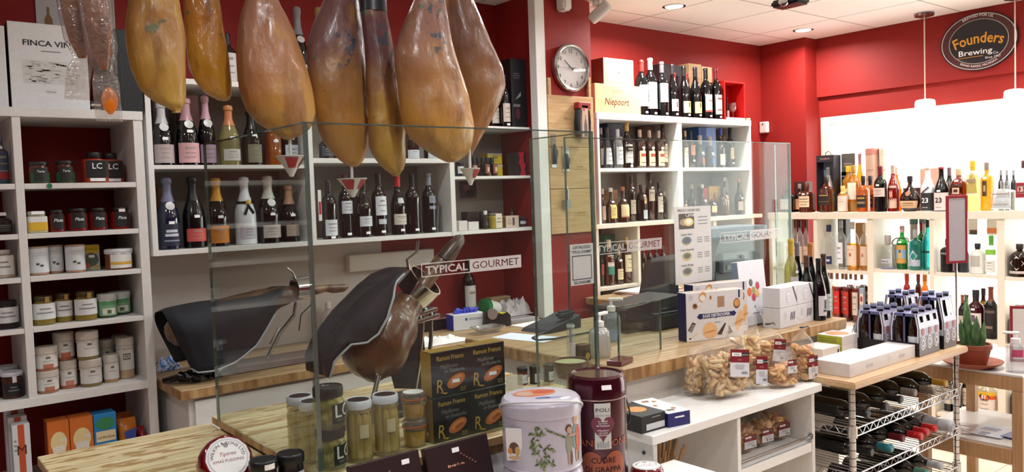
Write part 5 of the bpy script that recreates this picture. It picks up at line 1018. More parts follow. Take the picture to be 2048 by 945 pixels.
BX(1927,487,22,V2+.03,z,'gin_bottle','dark glass bottle with red shoulder partly behind the red sign',sty='apoth',g='smoke',cap='c89a90',lab=('b04040',.5,.66,1),group=GB)
BX(1955.5,487,31,V2-.01,z,'gin_bottle','frosted white gin bottle with grey print',sty='apoth',g='frost',cap='22262e',lab=('b8b4ac',.25,.6,.6),marks=0,capz=.8,group=GB)
BX(1982.5,471,23,V2-.02,z,'gin_bottle','light green topped gin bottle with white label near the upright',sty='whisky',g='clear',cap='5aa838',lab=[('eef0ec',.06,.36,1.0),('8acc4a',.5,.64,1.2)],capz=.74,group=GB)
for k,(xl,xr,tp) in enumerate(((1937,1967,434),(1975,1996,433))):
    ya,yb=onX(xl,tp,1,V2+.2,z)[0].y,onX(xr,tp,1,V2+.2,z)[0].y;hz=.115
    t=carton('paper_parcel',['pale paper parcel hanging at the back above the frosted gin','white and orange parcel hanging at the back beside the upright'][k],'parcel',(V2+.19,min(ya,BAYX[3][1]-.004),RZTb-hz-.0006),min(ya-yb,.06),.03,hz,'e8e0da',rz=-PI/2,art=[lambda t,w,d,h:art_panel(t,lambda o:o.rect(w*.2,0,w*.95,h*.28,M('5a4a40',.5))),lambda t,w,d,h:art_panel(t,lambda o:o.rect(0,h*.1,w,h*.4,M('e88a50',.5)))][k])
z=RZ2[4]+.0005;HM[0]=RZTb-z-.004
for px,X_,lb in ((2030,V2-.02,'round black gin bottle with white diamond label at the right'),(2046,V2+.1,'round black gin bottle behind the diamond labelled one')):
    BX(px,488,38,X_,z,'gin_bottle',lb,sty='apoth',g='brown',cap='2a1c1c',lab=('cfc4be',.1,.18,1.1),marks=0,extra=(lambda t,h,r,rf:(lambda o:(o.face([o.bm.verts.new((math.sin(u/r)*(r+.003),-math.cos(u/r)*(r+.003),v*h)) for u,v in ((-.04,.42),(0,.64),(.04,.42),(0,.2))],M('d8ccc6',.5)),o.obj('diamond_label',t)))(MB())),capz=.82,group='round black gin bottles')
z=RZ3[1]+.0005;HM[0]=RZ2[1]-.026-z;GB='cork stoppered red liqueurs'
for i,px in enumerate((1657,1664,1675,1686,1693,1702,1712,1724)):
    HM[0]=9;p,h,r=onX(px,546,12,V2-.0+.07*(i % 2),z);h=min(h,RZ2[1]-.026-z);p,h,r=place(p,h,r*1.25,1)
    bottle('liqueur_bottle',['pale pink','orange','bright red','deep red','crimson','rosy','scarlet','dark cherry'][i]+' liqueur bottle with wood stopper, '+['first','second','third','fourth','fifth','sixth','seventh','last'][i]+' of the crowded red row','bottle',p,h,r,'tall',['pale','orange','redl','cherry','redl','cherry','redl','cherry'][i],cap='9a6a58',lab=(['e8d8c8','e0c0a0','d82a20','e0cfc0','c83024','b8261e','e4d0c4','7a1a1c'][i],.15,.62,.9),fill=.74,rz=-PI/2,group=GB)
HM[0]=RZ2[1]-.03-z
for i,(xl,xr,c) in enumerate(((1668,1681,'d02a1e'),(1686,1696,'efe0d4'),(1696,1705,'7a1c20'),(1706,1718,'4a1c1a'),(1719,1727,'9aa8b8'))):
    cartonX('liqueur_box',['scarlet','cream and red','maroon','dark brown','pale blue'][i]+' slim carton standing before the red liqueurs','box',xl,xr,[575,577,575,578,577][i],RX+.005,z,.03,c,art=lambda t,w,d,h:art_panel(t,lambda o:(o.rect(w*.15,h*.55,w*.85,h*.85,M('e8d0c0',.5)),o.disc(w*.5,h*.7,w*.3,h*.08,M('b83a2c',.5),T(0,-.0008,0)),o.lines(w*.2,h*.1,w*.8,h*.45,4,M('e0c8b8',.5)))),group='slim liqueur cartons')
z=RZ3[2]+.0005;HM[0]=RZ2[2]-.026-z
for i,(px,g_,lb) in enumerate(((1814,'redl','red orange conical bottle behind the beer packs, left of three'),(1832,'cherry','dark red conical bottle behind the beer packs, middle of three'),(1850,'orange','orange conical bottle behind the beer packs, right of three'))):
    BX(px,546,22,V2+.05,z,'aperitif_bottle',lb,sty='cone',g=g_,cap=['c03c2c','7a2030','d87a28'][i],lab=None,capz=.8,group='conical aperitif bottles')
z=RZ3[3]+.0005;HM[0]=RZ2[3]-.026-z;GB='bottles in the lower fourth bay'
BX(1952,580,31,V2-.01,z,'vermouth_bottle','dark bottle with white picture label and yellow neck band',sty='whisky',g='vermouth',cap='24202a',lab=('e0d4cc',.1,.52,1.0,[('5a5060',.55,.9,.25),('b04050',.08,.4,.6)]),tagz=.6,capz=.78,group=GB)
BX(1967,577,20,V2+.1,z,'vermouth_bottle','dark bottle with yellow neck band behind the picture labelled one',sty='whisky',g='vermouth',cap='2c2a3a',lab=('e0b830',.66,.72,1.2),marks=0,group=GB)
BX(1982,574,24,V2-.01,z,'vermouth_bottle','tall black bottle with big reddish brown cap',sty='bordeaux',g='black',cap='7a3a24',lab=('241c1e',.1,.6,1.1,[('6a5a50',.8,.9,.8),('8a7060',.2,.3,.5)]),capz=.72,group=GB)
for px,X_,lb in ((1925,V2-.03,'front bottle with orange brown cap behind the cactus'),(1933,V2+.06,'rear bottle with orange brown cap behind the cactus')):BX(px,590,20,X_,z,'vermouth_bottle',lb,sty='bordeaux',g='wine',cap='9a4a2c',lab=('c8bcb4',.3,.5,1),group='orange capped bottles')
z=RZ3[4]+.0005;HM[0]=RZ2[4]-.026-z
for px,X_,lb in ((2027,V2-.02,'front square dark red bottle with black cap right of the upright'),(2041,V2+.08,'rear square dark red bottle with black cap right of the upright')):
    BX(px,610,30,X_,z,'liqueur_bottle',lb,sty='square',g='vermouth',cap='141216',lab=('8a5a64',.35,.62,.5),p=6,capz=.74,group='square dark red bottles')
z=RZ4+.0005;HM[0]=.5
def fifty(t,h,r,rf):
    o=MB();o.patch(r,h*.55,h*.66,1.2,M('e8b820',.5),off=.002);o.patch(r,h*.5,h*.58,.9,M('d85a28',.5),off=.0022,ac=.5)
    o.obj('yellow_band',t);o=MB();n=20
    o.face([o.bm.verts.new((math.sin(.55*math.cos(2*PI*i/n))*(r+.003),-math.cos(.55*math.cos(2*PI*i/n))*(r+.003),h*.55+.02*math.sin(2*PI*i/n))) for i in range(n)],M('141214',.5));o.text('51',.03,TEXTW,wrap=r+.004,z=h*.55-.01,bold=.03);o.obj('round_badge',t)
for px,X_,tp,lb in ((1975,V2-.04,752,'clear spirit bottle with yellow band and 51 badge, front under the table'),(1958,V2+.05,752,'clear spirit bottle with 51 badge, behind the front one under the table')):
    BX(px,tp,36,X_,z,'cachaca_bottle',lb,sty='tall',g='pale',cap='e0c040',lab=('e8d8d0',.15,.6,1.2),extra=fifty,capz=.85,group='bottles with round badges')
for i,(px,X_,tp) in enumerate(((1870,V2-.02,745),(1886,V2+.02,745),(1898,V2-.03,742),(1914,V2,742),(1926,V2,744))):
    BX(px,tp,19,X_,z,'wine_bottle',['dark bottle on the lowest shelf, just left of the table leg','red capped bottle on the lowest shelf behind the rack post','dark bottle with cream label on the lowest shelf','dark bottle with cream label right of the rack post','dark bottle beside the 51 badge bottles on the lowest shelf'][i],cap=['1c1a1c','c02c24','26201e','1c1a1c','2a2422'][i],lab=('d8cfc4',.2,.6,1.1),group='bottles on the lowest window shelf')
for i,px in enumerate((2030,2044)):BX(px,760,22,V2-.02,z,'wine_bottle',['dark wine on the lowest shelf right of the table leg','dark wine at the right edge of the lowest shelf'][i],lab=('3a2a28',.2,.6,1.1),group='bottles on the lowest window shelf')
cartonX('black_tray','black crate on the floor shelf under the little table','crate',1998,2046,836,RX+.02,z,.2,'1a1a1c') if 0 else None
HM[0]=9
# ================================================================ hams hanging over the island
def ham_mat(key,low,mid,high,dark,ink=(0,0),seed=0,wet=.36):
    m=bpy.data.materials.new('cured_ham_'+key);m.use_nodes=True;n=m.node_tree;b=n.nodes['Principled BSDF'];L=n.links.new
    tc=n.nodes.new('ShaderNodeTexCoord');sp=n.nodes.new('ShaderNodeSeparateXYZ');L(tc.outputs['Object'],sp.inputs[0])
    def nz(scale,sc=(1,1,1),det=4):
        mp=n.nodes.new('ShaderNodeMapping');mp.inputs['Location'].default_value=(seed,seed*.7,seed*1.3);mp.inputs['Scale'].default_value=sc;L(tc.outputs['Object'],mp.inputs[0])
        t=n.nodes.new('ShaderNodeTexNoise');t.inputs['Scale'].default_value=scale;t.inputs['Detail'].default_value=det;L(mp.outputs[0],t.inputs['Vector']);return t.outputs['Fac']
    def math_(op,a,c):
        q=n.nodes.new('ShaderNodeMath');q.operation=op
        for k,v in ((0,a),(1,c)):
            if isinstance(v,(int,float)):q.inputs[k].default_value=v
            else:L(v,q.inputs[k])
        return q.outputs[0]
    def rng(v,a,c,lo=0.,hi=1.):
        q=n.nodes.new('ShaderNodeMapRange');q.interpolation_type='SMOOTHSTEP';q.inputs[1].default_value=a;q.inputs[2].default_value=c;q.inputs[3].default_value=lo;q.inputs[4].default_value=hi;L(v,q.inputs[0]);return q.outputs[0]
    def mix(f,a,c):
        q=n.nodes.new('ShaderNodeMixRGB');L(f,q.inputs[0])
        for k,v in ((1,a),(2,c)):
            if isinstance(v,str):q.inputs[k].default_value=[u*.76 for u in lin(v)[:3]]+[1]
            else:L(v,q.inputs[k])
        return q.outputs[0]
    zz=math_('ADD',sp.outputs[2],math_('MULTIPLY',math_('SUBTRACT',nz(5,(1,1,.6)),.5),.34))
    col=mix(rng(zz,.05,.25),low,mid);col=mix(rng(zz,.22,.42),col,high)
    col=mix(rng(nz(7,(2.2,2.2,.6)),.52,.68,0,.75),col,dark);col=mix(rng(nz(8,(1,1,.6)),.52,.66,0,.75),col,low)
    if ink[1]>ink[0]:
        f=math_('MULTIPLY',rng(nz(34,det=5),.53,.6),math_('MULTIPLY',rng(sp.outputs[2],ink[0],ink[0]+.05),rng(sp.outputs[2],ink[1]-.04,ink[1],1.,0.)))
        f=math_('MULTIPLY',f,math_('MULTIPLY',rng(sp.outputs[0],-.05,-.03),rng(sp.outputs[0],.03,.05,1.,0.)))
        col=mix(math_('MULTIPLY',f,.8),col,'1f4a5c')
        f2=math_('MULTIPLY',rng(nz(26,det=4),.68,.71),rng(sp.outputs[2],.1,.2));col=mix(math_('MULTIPLY',f2,.7),col,'2a6a4a')
    L(col,b.inputs['Base Color']);b.inputs['Roughness'].default_value=wet;b.inputs['Coat Weight'].default_value=.12;b.inputs['Coat Roughness'].default_value=.15
    bp=n.nodes.new('ShaderNodeBump');bp.inputs['Strength'].default_value=.6;bp.inputs['Distance'].default_value=.012;L(nz(22,(1,1,.5)),bp.inputs['Height']);L(bp.outputs[0],b.inputs['Normal'])
    return m
HOOF=M('1d1714',.4);ROPE=M('d8d0c0',.8)
def loft(mb,rings,m,cap=True):
    vs=[[mb.bm.verts.new(p) for p in r] for r in rings];n=len(vs[0])
    for a,c in zip(vs,vs[1:]):
        for i in range(n):mb.face([a[i],a[(i+1) % n],c[(i+1) % n],c[i]],m)
    if cap:mb.face(vs[0][::-1],m);mb.face(vs[-1],m)
def interp(st,z):
    for a,c in zip(st,st[1:]):
        if a[0] <= z <= c[0]:
            f=(z-a[0])/(c[0]-a[0]+1e-9);return a[1]+(c[1]-a[1])*f,a[2]+(c[2]-a[2])*f
    return (st[0] if z<st[0][0] else st[-1])[1:]
RAILZ=2.71
def ham(label,Y,px,mat,depth=.55,seed=0,band=False,group='hams hanging over the island',tilt=0):
    """px: (y, left, right) outline rows read at the distance Y the ham hangs at"""
    st=[]
    for y,l,r in px:
        a,c=PY(l,y,Y),PY(r,y,Y);k=math.cos(.66);st.append(((a.z+c.z)/2,a.x,c.x))
    st.sort();z0=st[0][0]-.006;xc=(st[len(st)//2][1]+st[len(st)//2][2])/2
    zt_,tl,tr=st[-1];wt=tr-tl;xm=(tl+tr)/2
    st+=[(zt_+.09,xm-wt*.33,xm+wt*.33),(zt_+.17,xm-.036,xm+.036),(zt_+.27,xm-.03,xm+.03),(zt_+.31,xm-.034,xm+.034)]
    st=[(z0,(st[0][1]+st[0][2])/2-.012,(st[0][1]+st[0][2])/2+.012)]+st
    t=thing('cured_ham',label,'ham',(xc,Y,z0),0,group);b=MB();rings=[];n=28
    zs=[z0+(st[-1][0]-z0)*(i/44)**1.0 for i in range(45)];zs=sorted(set(zs+[z0+.004,z0+.012,z0+.022]))
    for z in zs:
        l,r=interp(st,z);ring=[];c=(l+r)/2-xc;w=(r-l)/2;v=(z-z0)/(st[-1][0]-z0);d=depth*(1.0-.15*v)
        dd=max(w*d,min(w,.028))
        for i in range(n):
            a=2*PI*i/n;x,y=se(a,2.15);q=noise.noise((x*1.3+seed*7,y*1.3,z*9+seed))*.5+noise.noise((x*3+seed,y*3,z*22))*.3+noise.noise((x*6+seed,y*6,z*9))*.2
            ring.append((c+x*w*.985*(1+.05*q),y*dd*(1+.42*q),z-z0))
        rings.append(ring)
    loft(b,rings,mat);b.obj('ham_meat',t,smooth=80)
    zt2=st[-1][0]-z0;xm -= xc;b=MB();b.lathe([(.03,0),(.034,.02),(.036,.05),(.022,.09),(.01,.1)],HOOF,14,c=(xm,0,zt2-.002));b.obj('hoof',t)
    b=MB();b.tube([(xm,.036,zt2+.02),(xm,.0,RAILZ-z0-.012),(xm,-.036,zt2+.02)],.0035,ROPE,6);b.obj('rope',t)
    if band:
        l,r=interp(st,PY(745,20,Y).z);w=(r-l)/2;zb=PY(745,16,Y).z-z0;b=MB();b.lathe([(w*1.03,-.012),(w*1.0,.0),(w*.98,.05),(w*.9,.07)],M('141826',.35),28,c=((l+r)/2-xc,0,zb),d=.75,cap0=False,cap1=False);b.obj('dark_sleeve',t)
    return t
hmA=ham_mat('golden','d0a44a','c08844','8a6048','8f5a30',(.3,.44),1)
hmB=ham_mat('amber','d49a38','c07a2c','5a3626','6a4020',(.5,.6),2,.2)
hmC=ham_mat('rosy','d09a44','b87c4c','a8745c','9a6440',(0,0),3)
hmD=ham_mat('brown','cc903c','b0804c','845c5c','8a6238',(.28,.46),4)
hmE=ham_mat('dark','d0a038','b08050','6e4448','754a35',(.30,.5),5)
hmF=ham_mat('tan','c8903e','ac7846','96685a','865636',(.30,.56),6)
hmG=ham_mat('ochre','a87038','a07040','8a5f4c','80532f',(.46,.56),7)
ham('golden ham with blue ink stamp hanging beside the black case, leftmost',2.2,[(0,256,360),(50,250,367),(68,249,369),(100,252,371),(135,259,372),(180,278,372),(200,300,371),(212,325,367),(221,346,360)],hmA,seed=1)
ham('narrow glossy amber ham tucked behind the leftmost ham',2.34,[(0,368,438),(68,372,449),(100,374,454),(135,378,458),(165,392,462),(185,408,463),(197,430,461)],hmB,seed=2,depth=.8)
ham('broad rosy ham behind the left glass panel, top ring mark',2.26,[(0,492,556),(30,483,573),(61,477,588),(98,474,603),(146,474,616),(176,477,622),(203,483,626),(225,492,629),(245,512,625),(262,540,616),(275,562,592)],hmC,seed=3)
ham('brown ham with dark purple crown behind the rosy ham',2.39,[(0,650,718),(50,628,724),(104,613,730),(162,616,733),(200,622,736),(234,630,738),(262,638,737),(288,650,735),(308,666,731),(322,682,725),(330,696,718)],hmD,seed=4)
ham('slim dark crowned ham wearing a black sleeve at the top',2.31,[(0,722,768),(20,722,772),(65,727,780),(100,731,786),(137,733,792),(194,737,803),(252,738,807),(300,742,809),(325,755,809),(340,772,804),(349,784,798)],hmE,seed=5,depth=.75,band=True)
ham('wide tan ham with green blue ink stamps',2.17,[(0,830,888),(20,822,891),(47,811,895),(80,800,902),(115,791,912),(144,793,922),(180,799,931),(216,803,937),(252,810,942),(280,826,942),(295,845,940),(310,866,932),(321,888,916)],hmF,seed=6)
ham('ochre ham partly behind the wide stamped ham, rightmost',2.38,[(0,893,944),(40,897,962),(72,900,974),(105,904,987),(137,908,1000),(173,916,1006),(200,922,999),(225,926,988),(252,929,974),(280,930,958),(306,934,944)],hmG,seed=7,depth=.7)
t=thing('hanging_rail','steel rail under the ceiling from which the hams hang','rail',(0,0,0));b=MB()
b.tube([(.1,2.29,RAILZ),(2.0,2.29,RAILZ)],.012,STEEL,10);b.obj('rail_tube',t)
for x in (.3,1.1,1.9):b=MB();b.tube([(x,2.29,RAILZ),(x,2.29,CEIL)],.006,STEEL,8);b.obj('hanger',t)
for o in list(COL.objects):
    if o.get('category')=='ham':pass
def cup(px,py0,py1,pw,Y,top,label,rot):
    p0=PY(px,py0,Y);p1=PY(px,py1,Y);h=p0.z-p1.z;w=pw*pj(p0)[2]/FPX/2
    t=thing('drip_cup',label,'cup',(p0.x,Y,p1.z),rot,'drip cups under the hams');WC=M('e6e2e0',.4)
    b=MB();n=24;R0=[];R1=[];R2=[]
    b.lathe([(.006,0),(w*.5,h*.5),(w*.93,h*.93),(w,h*.97),(w,h),(w*.96,h),(w*.88,h*.9),(w*.4,h*.42),(.003,h*.08)],WC,30,d=.8,cap1=False);b.obj('cone',t)
    b=MB();zt_=PY(px,top,Y).z-p1.z;b.tube([(0,.0,h*.1),(0,0,zt_)],.0045,WC,8);b.obj('spike',t)
    b=MB()
    for ac,a in ((-.45,.5),(.95,.35)):b.patch(0,h*.42,h*.9,a,M('b8343c',.4),off=.002,ac=ac,rf=lambda z:w*(z/h),rows=3,d=.8)
    b.obj('red_badge',t)
cup(581,312,354,63,2.26,262,'white conical drip cup with red badge under the rosy ham',.2)
cup(704,357,395,60,2.39,318,'white conical drip cup with red badge under the brown ham',-.35)
cup(940,337,371,50,2.17,290,'white conical drip cup at the right under the wide tan ham',.75)
LOIN=ham_mat('loin','96582c','88502c','7c4a2e','5c321c',(0,0),9,.2)
def loin(label,Y,path,r,tail,smear,seed):
    pts=[PY(x,y,Y) for x,y in path];base=pts[-1];t=thing('cured_loin',label,'sausage',base,0,'vacuum packed loins')
    P=[p-base for p in pts];d0=(P[0]-P[1]).normalized();P=[P[0]+d0*.3]+P
    R_=[r*.95]+[r]*(len(P)-3)+[r*.85,r*.35];b=MB();b.tube(P,R_,LOIN,14);b.obj('loin_meat',t)
    b=MB();q=[v-base for v in [PY(x,y,Y) for x,y in tail]]
    full=P[:-1]+[P[-1]]+q;w=[r*1.25]*(len(P)-1)+[r*.8]+[r*1.05]*len(q)
    for k in range(len(full)-1):pass
    rn=random.Random(seed);rings=[]
    for i,(p,ww) in enumerate(zip(full,w)):
        fl=1.0 if i<len(P)-1 else (.35 if i<len(full)-1 else .06);ring=[]
        for j in range(18):
            a=2*PI*j/18;ring.append((p.x+math.cos(a)*ww*(1+.06*rn.random()),p.y+math.sin(a)*ww*fl*(1+.1*rn.random()),p.z))
        rings.append(ring)
    loft(b,rings,film('f7f5f3',.86,.08,.05,1.4,dcol='c9c2bd',bump=.6),cap=False);b.obj('plastic_sleeve',t)
    if smear:
        b=MB();p=q[len(q)//2];b.lathe([(.004,-.035),(.016,-.02),(.02,0),(.015,.018),(.003,.03)],M('d8741c',.3),10,c=(p.x+.004,-.004,p.z),d=.35);b.obj('fat_smear',t)
loin('vacuum packed cured loin, left one hanging before the printed wine case',2.24,[(142,-8),(150,40),(158,80),(165,116)],.026,[(160,135),(156,160),(154,200)],False,1)
loin('vacuum packed cured loin, right one with orange fat in its plastic tail',2.14,[(190,-8),(196,50),(203,95),(208,140)],.028,[(212,165),(215,200),(219,243)],True,2)
# ================================================================ glass screens
GXA,GYB,GXC,GZ0,GZ1=.786,1.702,1.669,.9803,1.784
def pane(name,label,x0,y0,x1,y1,z0,z1,group):
    t=thing(name,label,'glass screen',(0,0,0),0,group);e=.003;b=MB()
    along='x' if abs(x1-x0)>abs(y1-y0) else 'y'
    if along=='x':b.box(x0+e,y0,z0,x1-e,y0+.008,z1-e,GLASS);c=((x0,y0,z0,x0+e,y0+.008,z1),(x1-e,y0,z0,x1,y0+.008,z1),(x0+e,y0,z1-e,x1-e,y0+.008,z1))
    else:b.box(x0,y0+e,z0,x0+.008,y1-e,z1-e,GLASS);c=((x0,y0,z0,x0+.008,y0+e,z1),(x0,y1-e,z0,x0+.008,y1,z1),(x0,y0+e,z1-e,x0+.008,y1-e,z1))
    b.obj('pane',t,smooth=0);b=MB()
    for k in c:b.box(*k,GEDGE)
    b.obj('polished_edge',t,smooth=0);return t
PA=pane('glass_screen','clear glass screen running back along the left end of the island',GXA-.008,GYB,GXA-.008,2.377,GZ0,GZ1,'glass counter screens')
PB=pane('glass_screen','long clear front glass screen of the island under the hams',GXA,GYB,GXC,GYB,GZ0,GZ1,'glass counter screens')
PC=pane('glass_screen','short clear glass return at the right end of the island screen',GXC,GYB,GXC,1.982,GZ0,GZ1,'glass counter screens')
GYD,GXD0,GXD1,GZD=2.26,2.078,3.575,1.82
PD=pane('glass_screen','long clear glass screen on the sales counter before the till',GXD0,GYD,GXD1,GYD,.9803,GZD,'glass counter screens')
PE=pane('glass_screen','narrow glass return at the right end of the till screen',GXD1-.008,GYD+.009,GXD1-.008,GYD+.085,.9803,GZD,'glass counter screens')
a,c=PY(1236,615,2.12),PY(1321,601,2.12)
pane('glass_screen','small low glass guard standing beside the dark till box',a.x,2.12,c.x,2.12,.9803,c.z,'glass counter screens')
FROST=film('f2eeec',.22,.4,.0,1.1,dcol='d9d3d2')
def knock(w,h,s,size,mat,mb,m0,m):
    """frosted rectangle with lettering cut out of it"""
    cu=bpy.data.curves.new('cut_lettering','FONT');cu.body=s;cu.size=size;cu.align_x='CENTER';cu.fill_mode='NONE';cu.resolution_u=2;cu.offset=.001
    ob=bpy.data.objects.new('cut_lettering',cu);COL.objects.link(ob);me=bpy.data.meshes.new_from_object(ob.evaluated_get(bpy.context.evaluated_depsgraph_get()))
    b=bmesh.new();b.from_mesh(me);bpy.data.objects.remove(ob);bpy.data.meshes.remove(me);bpy.data.curves.remove(cu)
    xs=[v.co.x for v in b.verts];k=(w*.9)/(max(xs)-min(xs));
    for v in b.verts:v.co=Vector((v.co.x*k,0,v.co.y+h*.25))
    bmesh.ops.delete(b,geom=b.faces[:],context='FACES_ONLY')
    q=[b.verts.new(p) for p in ((-w/2,0,0),(w/2,0,0),(w/2,0,h),(-w/2,0,h))]
    for i in range(4):b.edges.new((q[i],q[(i+1) % 4]))
    bmesh.ops.triangle_fill(b,use_beauty=True,use_dissolve=False,edges=b.edges[:],normal=(0,-1,0))
    i=mb.mi(m)
    for f in b.faces:f.material_index=i
    mb.merge(b,m0)
def sticker(pl,pr,Y,label,parent_thing,parts=('TYPICAL','GOURMET'),mat=FROST):
    (xl,yt,yb),(xr,yt2,yb2)=pl,pr;a,c=PY(xl,yb,Y),PY(xr,yb2,Y);h=PY(xl,yt,Y).z-a.z;h=(h+PY(xr,yt2,Y).z-c.z)/2;w=c.x-a.x;z=(a.z+c.z)/2
    t=thing('window_sticker',label,'sticker',(a.x,Y,z),0,'lettered stickers on the glass screens')
    b=MB();e=h*.07;w1=w*.46
    b.rect(0,0,w1,e,mat,y=0);b.rect(0,h-e,w1,h,mat,y=0);b.rect(0,e,e,h-e,mat,y=0)
    b.text(parts[0],h*.78,mat,x=w1*.52,z=h*.22,y=0,sx=w1*.9/(h*.78*3.95),bold=.02);b.obj('lettering',t,smooth=0)
    b=MB();knock(w-w1,h,parts[1],h*.78,mat,b,T(w1+(w-w1)/2,0,0),mat);b.obj('cut_out_panel',t,smooth=0)
sticker((843,523,549),(1043,514,541),GYB-.0006,'frosted shop sticker on the front glass above the cloth covered ham',PB)
sticker((1190,488,512),(1324,474,497),GYD-.0006,'frosted shop sticker on the till screen left of the price list',PD,mat=film('f2eeec',.45,.4,.0,1.1,dcol='d9d3d2',key='b'))
sticker((1441,466,487),(1563,455,476),GYD-.0007,'frosted shop sticker on the till screen right of the price list',PD,mat=film('f2eeec',.4,.4,.0,1.1,dcol='d9d3d2',key='c'))
a,c=PY(1142,573,GYB-.0008),PY(1188,568,GYB-.0008);h=PY(1140,490,GYB).z-a.z;w=c.x-a.x
t=thing('window_sticker','silver grey catalogue sticker near the right end of the front glass','sticker',(a.x,GYB-.0008,a.z));SIL=M('b9bcba',.4)
b=MB();b.rect(0,0,w,h,SIL,y=0)
fr=[(w*.08,h*.12),(w*.92,h*.12),(w*.92,h*.72),(w*.08,h*.72)];e=w*.025
b.rect(w*.08,h*.13,w*.92,h*.13+e,TEXTK);b.rect(w*.08,h*.72-e,w*.92,h*.72,TEXTK);b.rect(w*.08,h*.13,w*.08+e,h*.72,TEXTK);b.rect(w*.92-e,h*.13,w*.92,h*.72,TEXTK)
b.text('CATALOGO',w*.14,TEXTK,x=w/2,z=h*.885,bold=.01);b.text('TYPICAL GOURMET',w*.125,TEXTK,x=w/2,z=h*.775,bold=.01,sx=.78);b.text('ESCANEAME',w*.13,TEXTK,x=w/2,z=h*.03,bold=.01);b.obj('printed_film',t,smooth=0)
a,c=PY(1351,571,GYD-.001),PY(1424,561,GYD-.001);h=PY(1347,415,GYD).z-a.z;w=c.x-a.x
t=thing('price_list','white caviar price list with tin pictures taped to the till screen','sheet',(a.x,GYD-.0022,a.z));b=MB();b.box(0,0,0,w,.0008,h,M('cfcdcb',.6));b.obj('sheet',t,smooth=0)
b=MB();b.rect(w*.12,h*.71,w*.53,h*.91,M('4a3a32',.5));b.disc(w*.26,h*.80,w*.12,h*.045,M('a08a70',.4),T(0,-.0008,0));b.disc(w*.38,h*.80,w*.13,h*.055,M('d8c078',.4),T(0,-.001,0));b.disc(w*.38,h*.805,w*.08,h*.03,M('e8e4d4',.4),T(0,-.0012,0))
b.text('Caviar',w*.1,TEXTW,x=w*.42,z=h*.87,y=-.0014)
b.text('PRECIO CAVIAR 2021',w*.065,TEXTK,x=w*.4,z=h*.935)
for k,c2 in enumerate(('6a7078','a89a50','8a8468')):
    zc=h*(.56-.2*k);b.disc(w*.32,zc-h*.02,w*.11,h*.045,M('c8b070',.4),T(0,-.0005,0));b.disc(w*.32,zc,w*.13,h*.05,M(c2,.35,.4),T(0,-.0009,0));b.disc(w*.32,zc,w*.09,h*.034,M('55585c',.4),T(0,-.0012,0))
    b.text(['Caviar Amur','Caviar Imperial','Caviar Beluga'][k],w*.06,TEXTK,x=w*.32,z=zc+h*.065);
    for q in range(3):b.rect(w*.6,zc+h*(.02-.028*q),w*.74,zc+h*(.032-.028*q),TEXTG);b.rect(w*.8,zc+h*(.02-.028*q),w*.94,zc+h*(.032-.028*q),TEXTG)
for q in range(3):b.rect(w*.64,h*(.85-.045*q),w*.9,h*(.863-.045*q),TEXTG)
b.obj('printed_picture',t,smooth=0)
# ================================================================ goods on the island
IZ=.9805
def topat(px,py,z):return PZ(px,py,z)
GLJ=film('f4f4ec',.88,.02,.05,dcol='d8d2b8');BRINE=film('e8dcae',.8,.03,.04,dcol='d8c890')
def asparagus(label,pos,h,r,grp='tall asparagus jars'):
    t=thing('asparagus_jar',label,'jar',(pos.x,pos.y,IZ),0,grp);zl=h-.018
    b=MB();b.lathe([(r*.92,0),(r,.006),(r,zl*.80),(r*.93,zl*.84),(r*.93,zl*.88),(r*1.0,zl*.92),(r*.9,zl*.98),(r*.86,zl)],BRINE,24);b.obj('jar_glass',t)
    b=MB();SP=M('dccf9c',.4);ST=M('cdb878',.5)
    for k in range(11):
        a=k*2*PI/8+.3;q=r*.66 if k<8 else r*.2;a2=a+.15;rr=r*.25
        x,y=q*math.cos(a),q*math.sin(a);b.tube([(x,y,.01),(x,y,zl*.62),(x*1.0,y,zl*.74),(x*.98,y*.98,zl*.84),(x*.95,y*.95,zl*.9)],[rr,rr*.96,rr*1.02,rr*.75,rr*.2],SP,8)
    o=b.obj('asparagus_spears',t,smooth=60);o['kind']='stuff'
    b=MB();b.lathe([(r*.9,zl-.004),(r*.97,zl-.002),(r*.99,zl+.004),(r*.97,h-.003),(r*.9,h),(r*.8,h-.0015)],M('d9dae6',.3),28,cap1=False);b.obj('lid_rim',t)
    b=MB();b.lathe([(r*.81,h-.0028),(r*.81,h-.0012),(0,h-.0012)],M('2a1d1c',.2),28,cap1=False);b.obj('lid_top',t)
    b=MB();b.patch(r,h*.4,h*.62,.35,M('cfc09a',.5),off=.0008,ac=-.1);b.obj('label',t);return t
hA=.148;rA=.0325
for pos,lb in ((PY(769.5,788,1.749),'tall jar of white asparagus, rightmost, beside the clip top jars'),(PY(716,800,1.749),'tall jar of white asparagus right of the stacked artichoke jars'),(Vector((.8235,1.822,0)),'tall jar of white asparagus half hidden behind the stacked artichoke jars'),(Vector((.8235,1.894,0)),'tall jar of white asparagus, leftmost at the back')):
    asparagus(lb,pos,hA,rA)
hL=.097;rL=.036;pl=PY(655,772,1.7502)
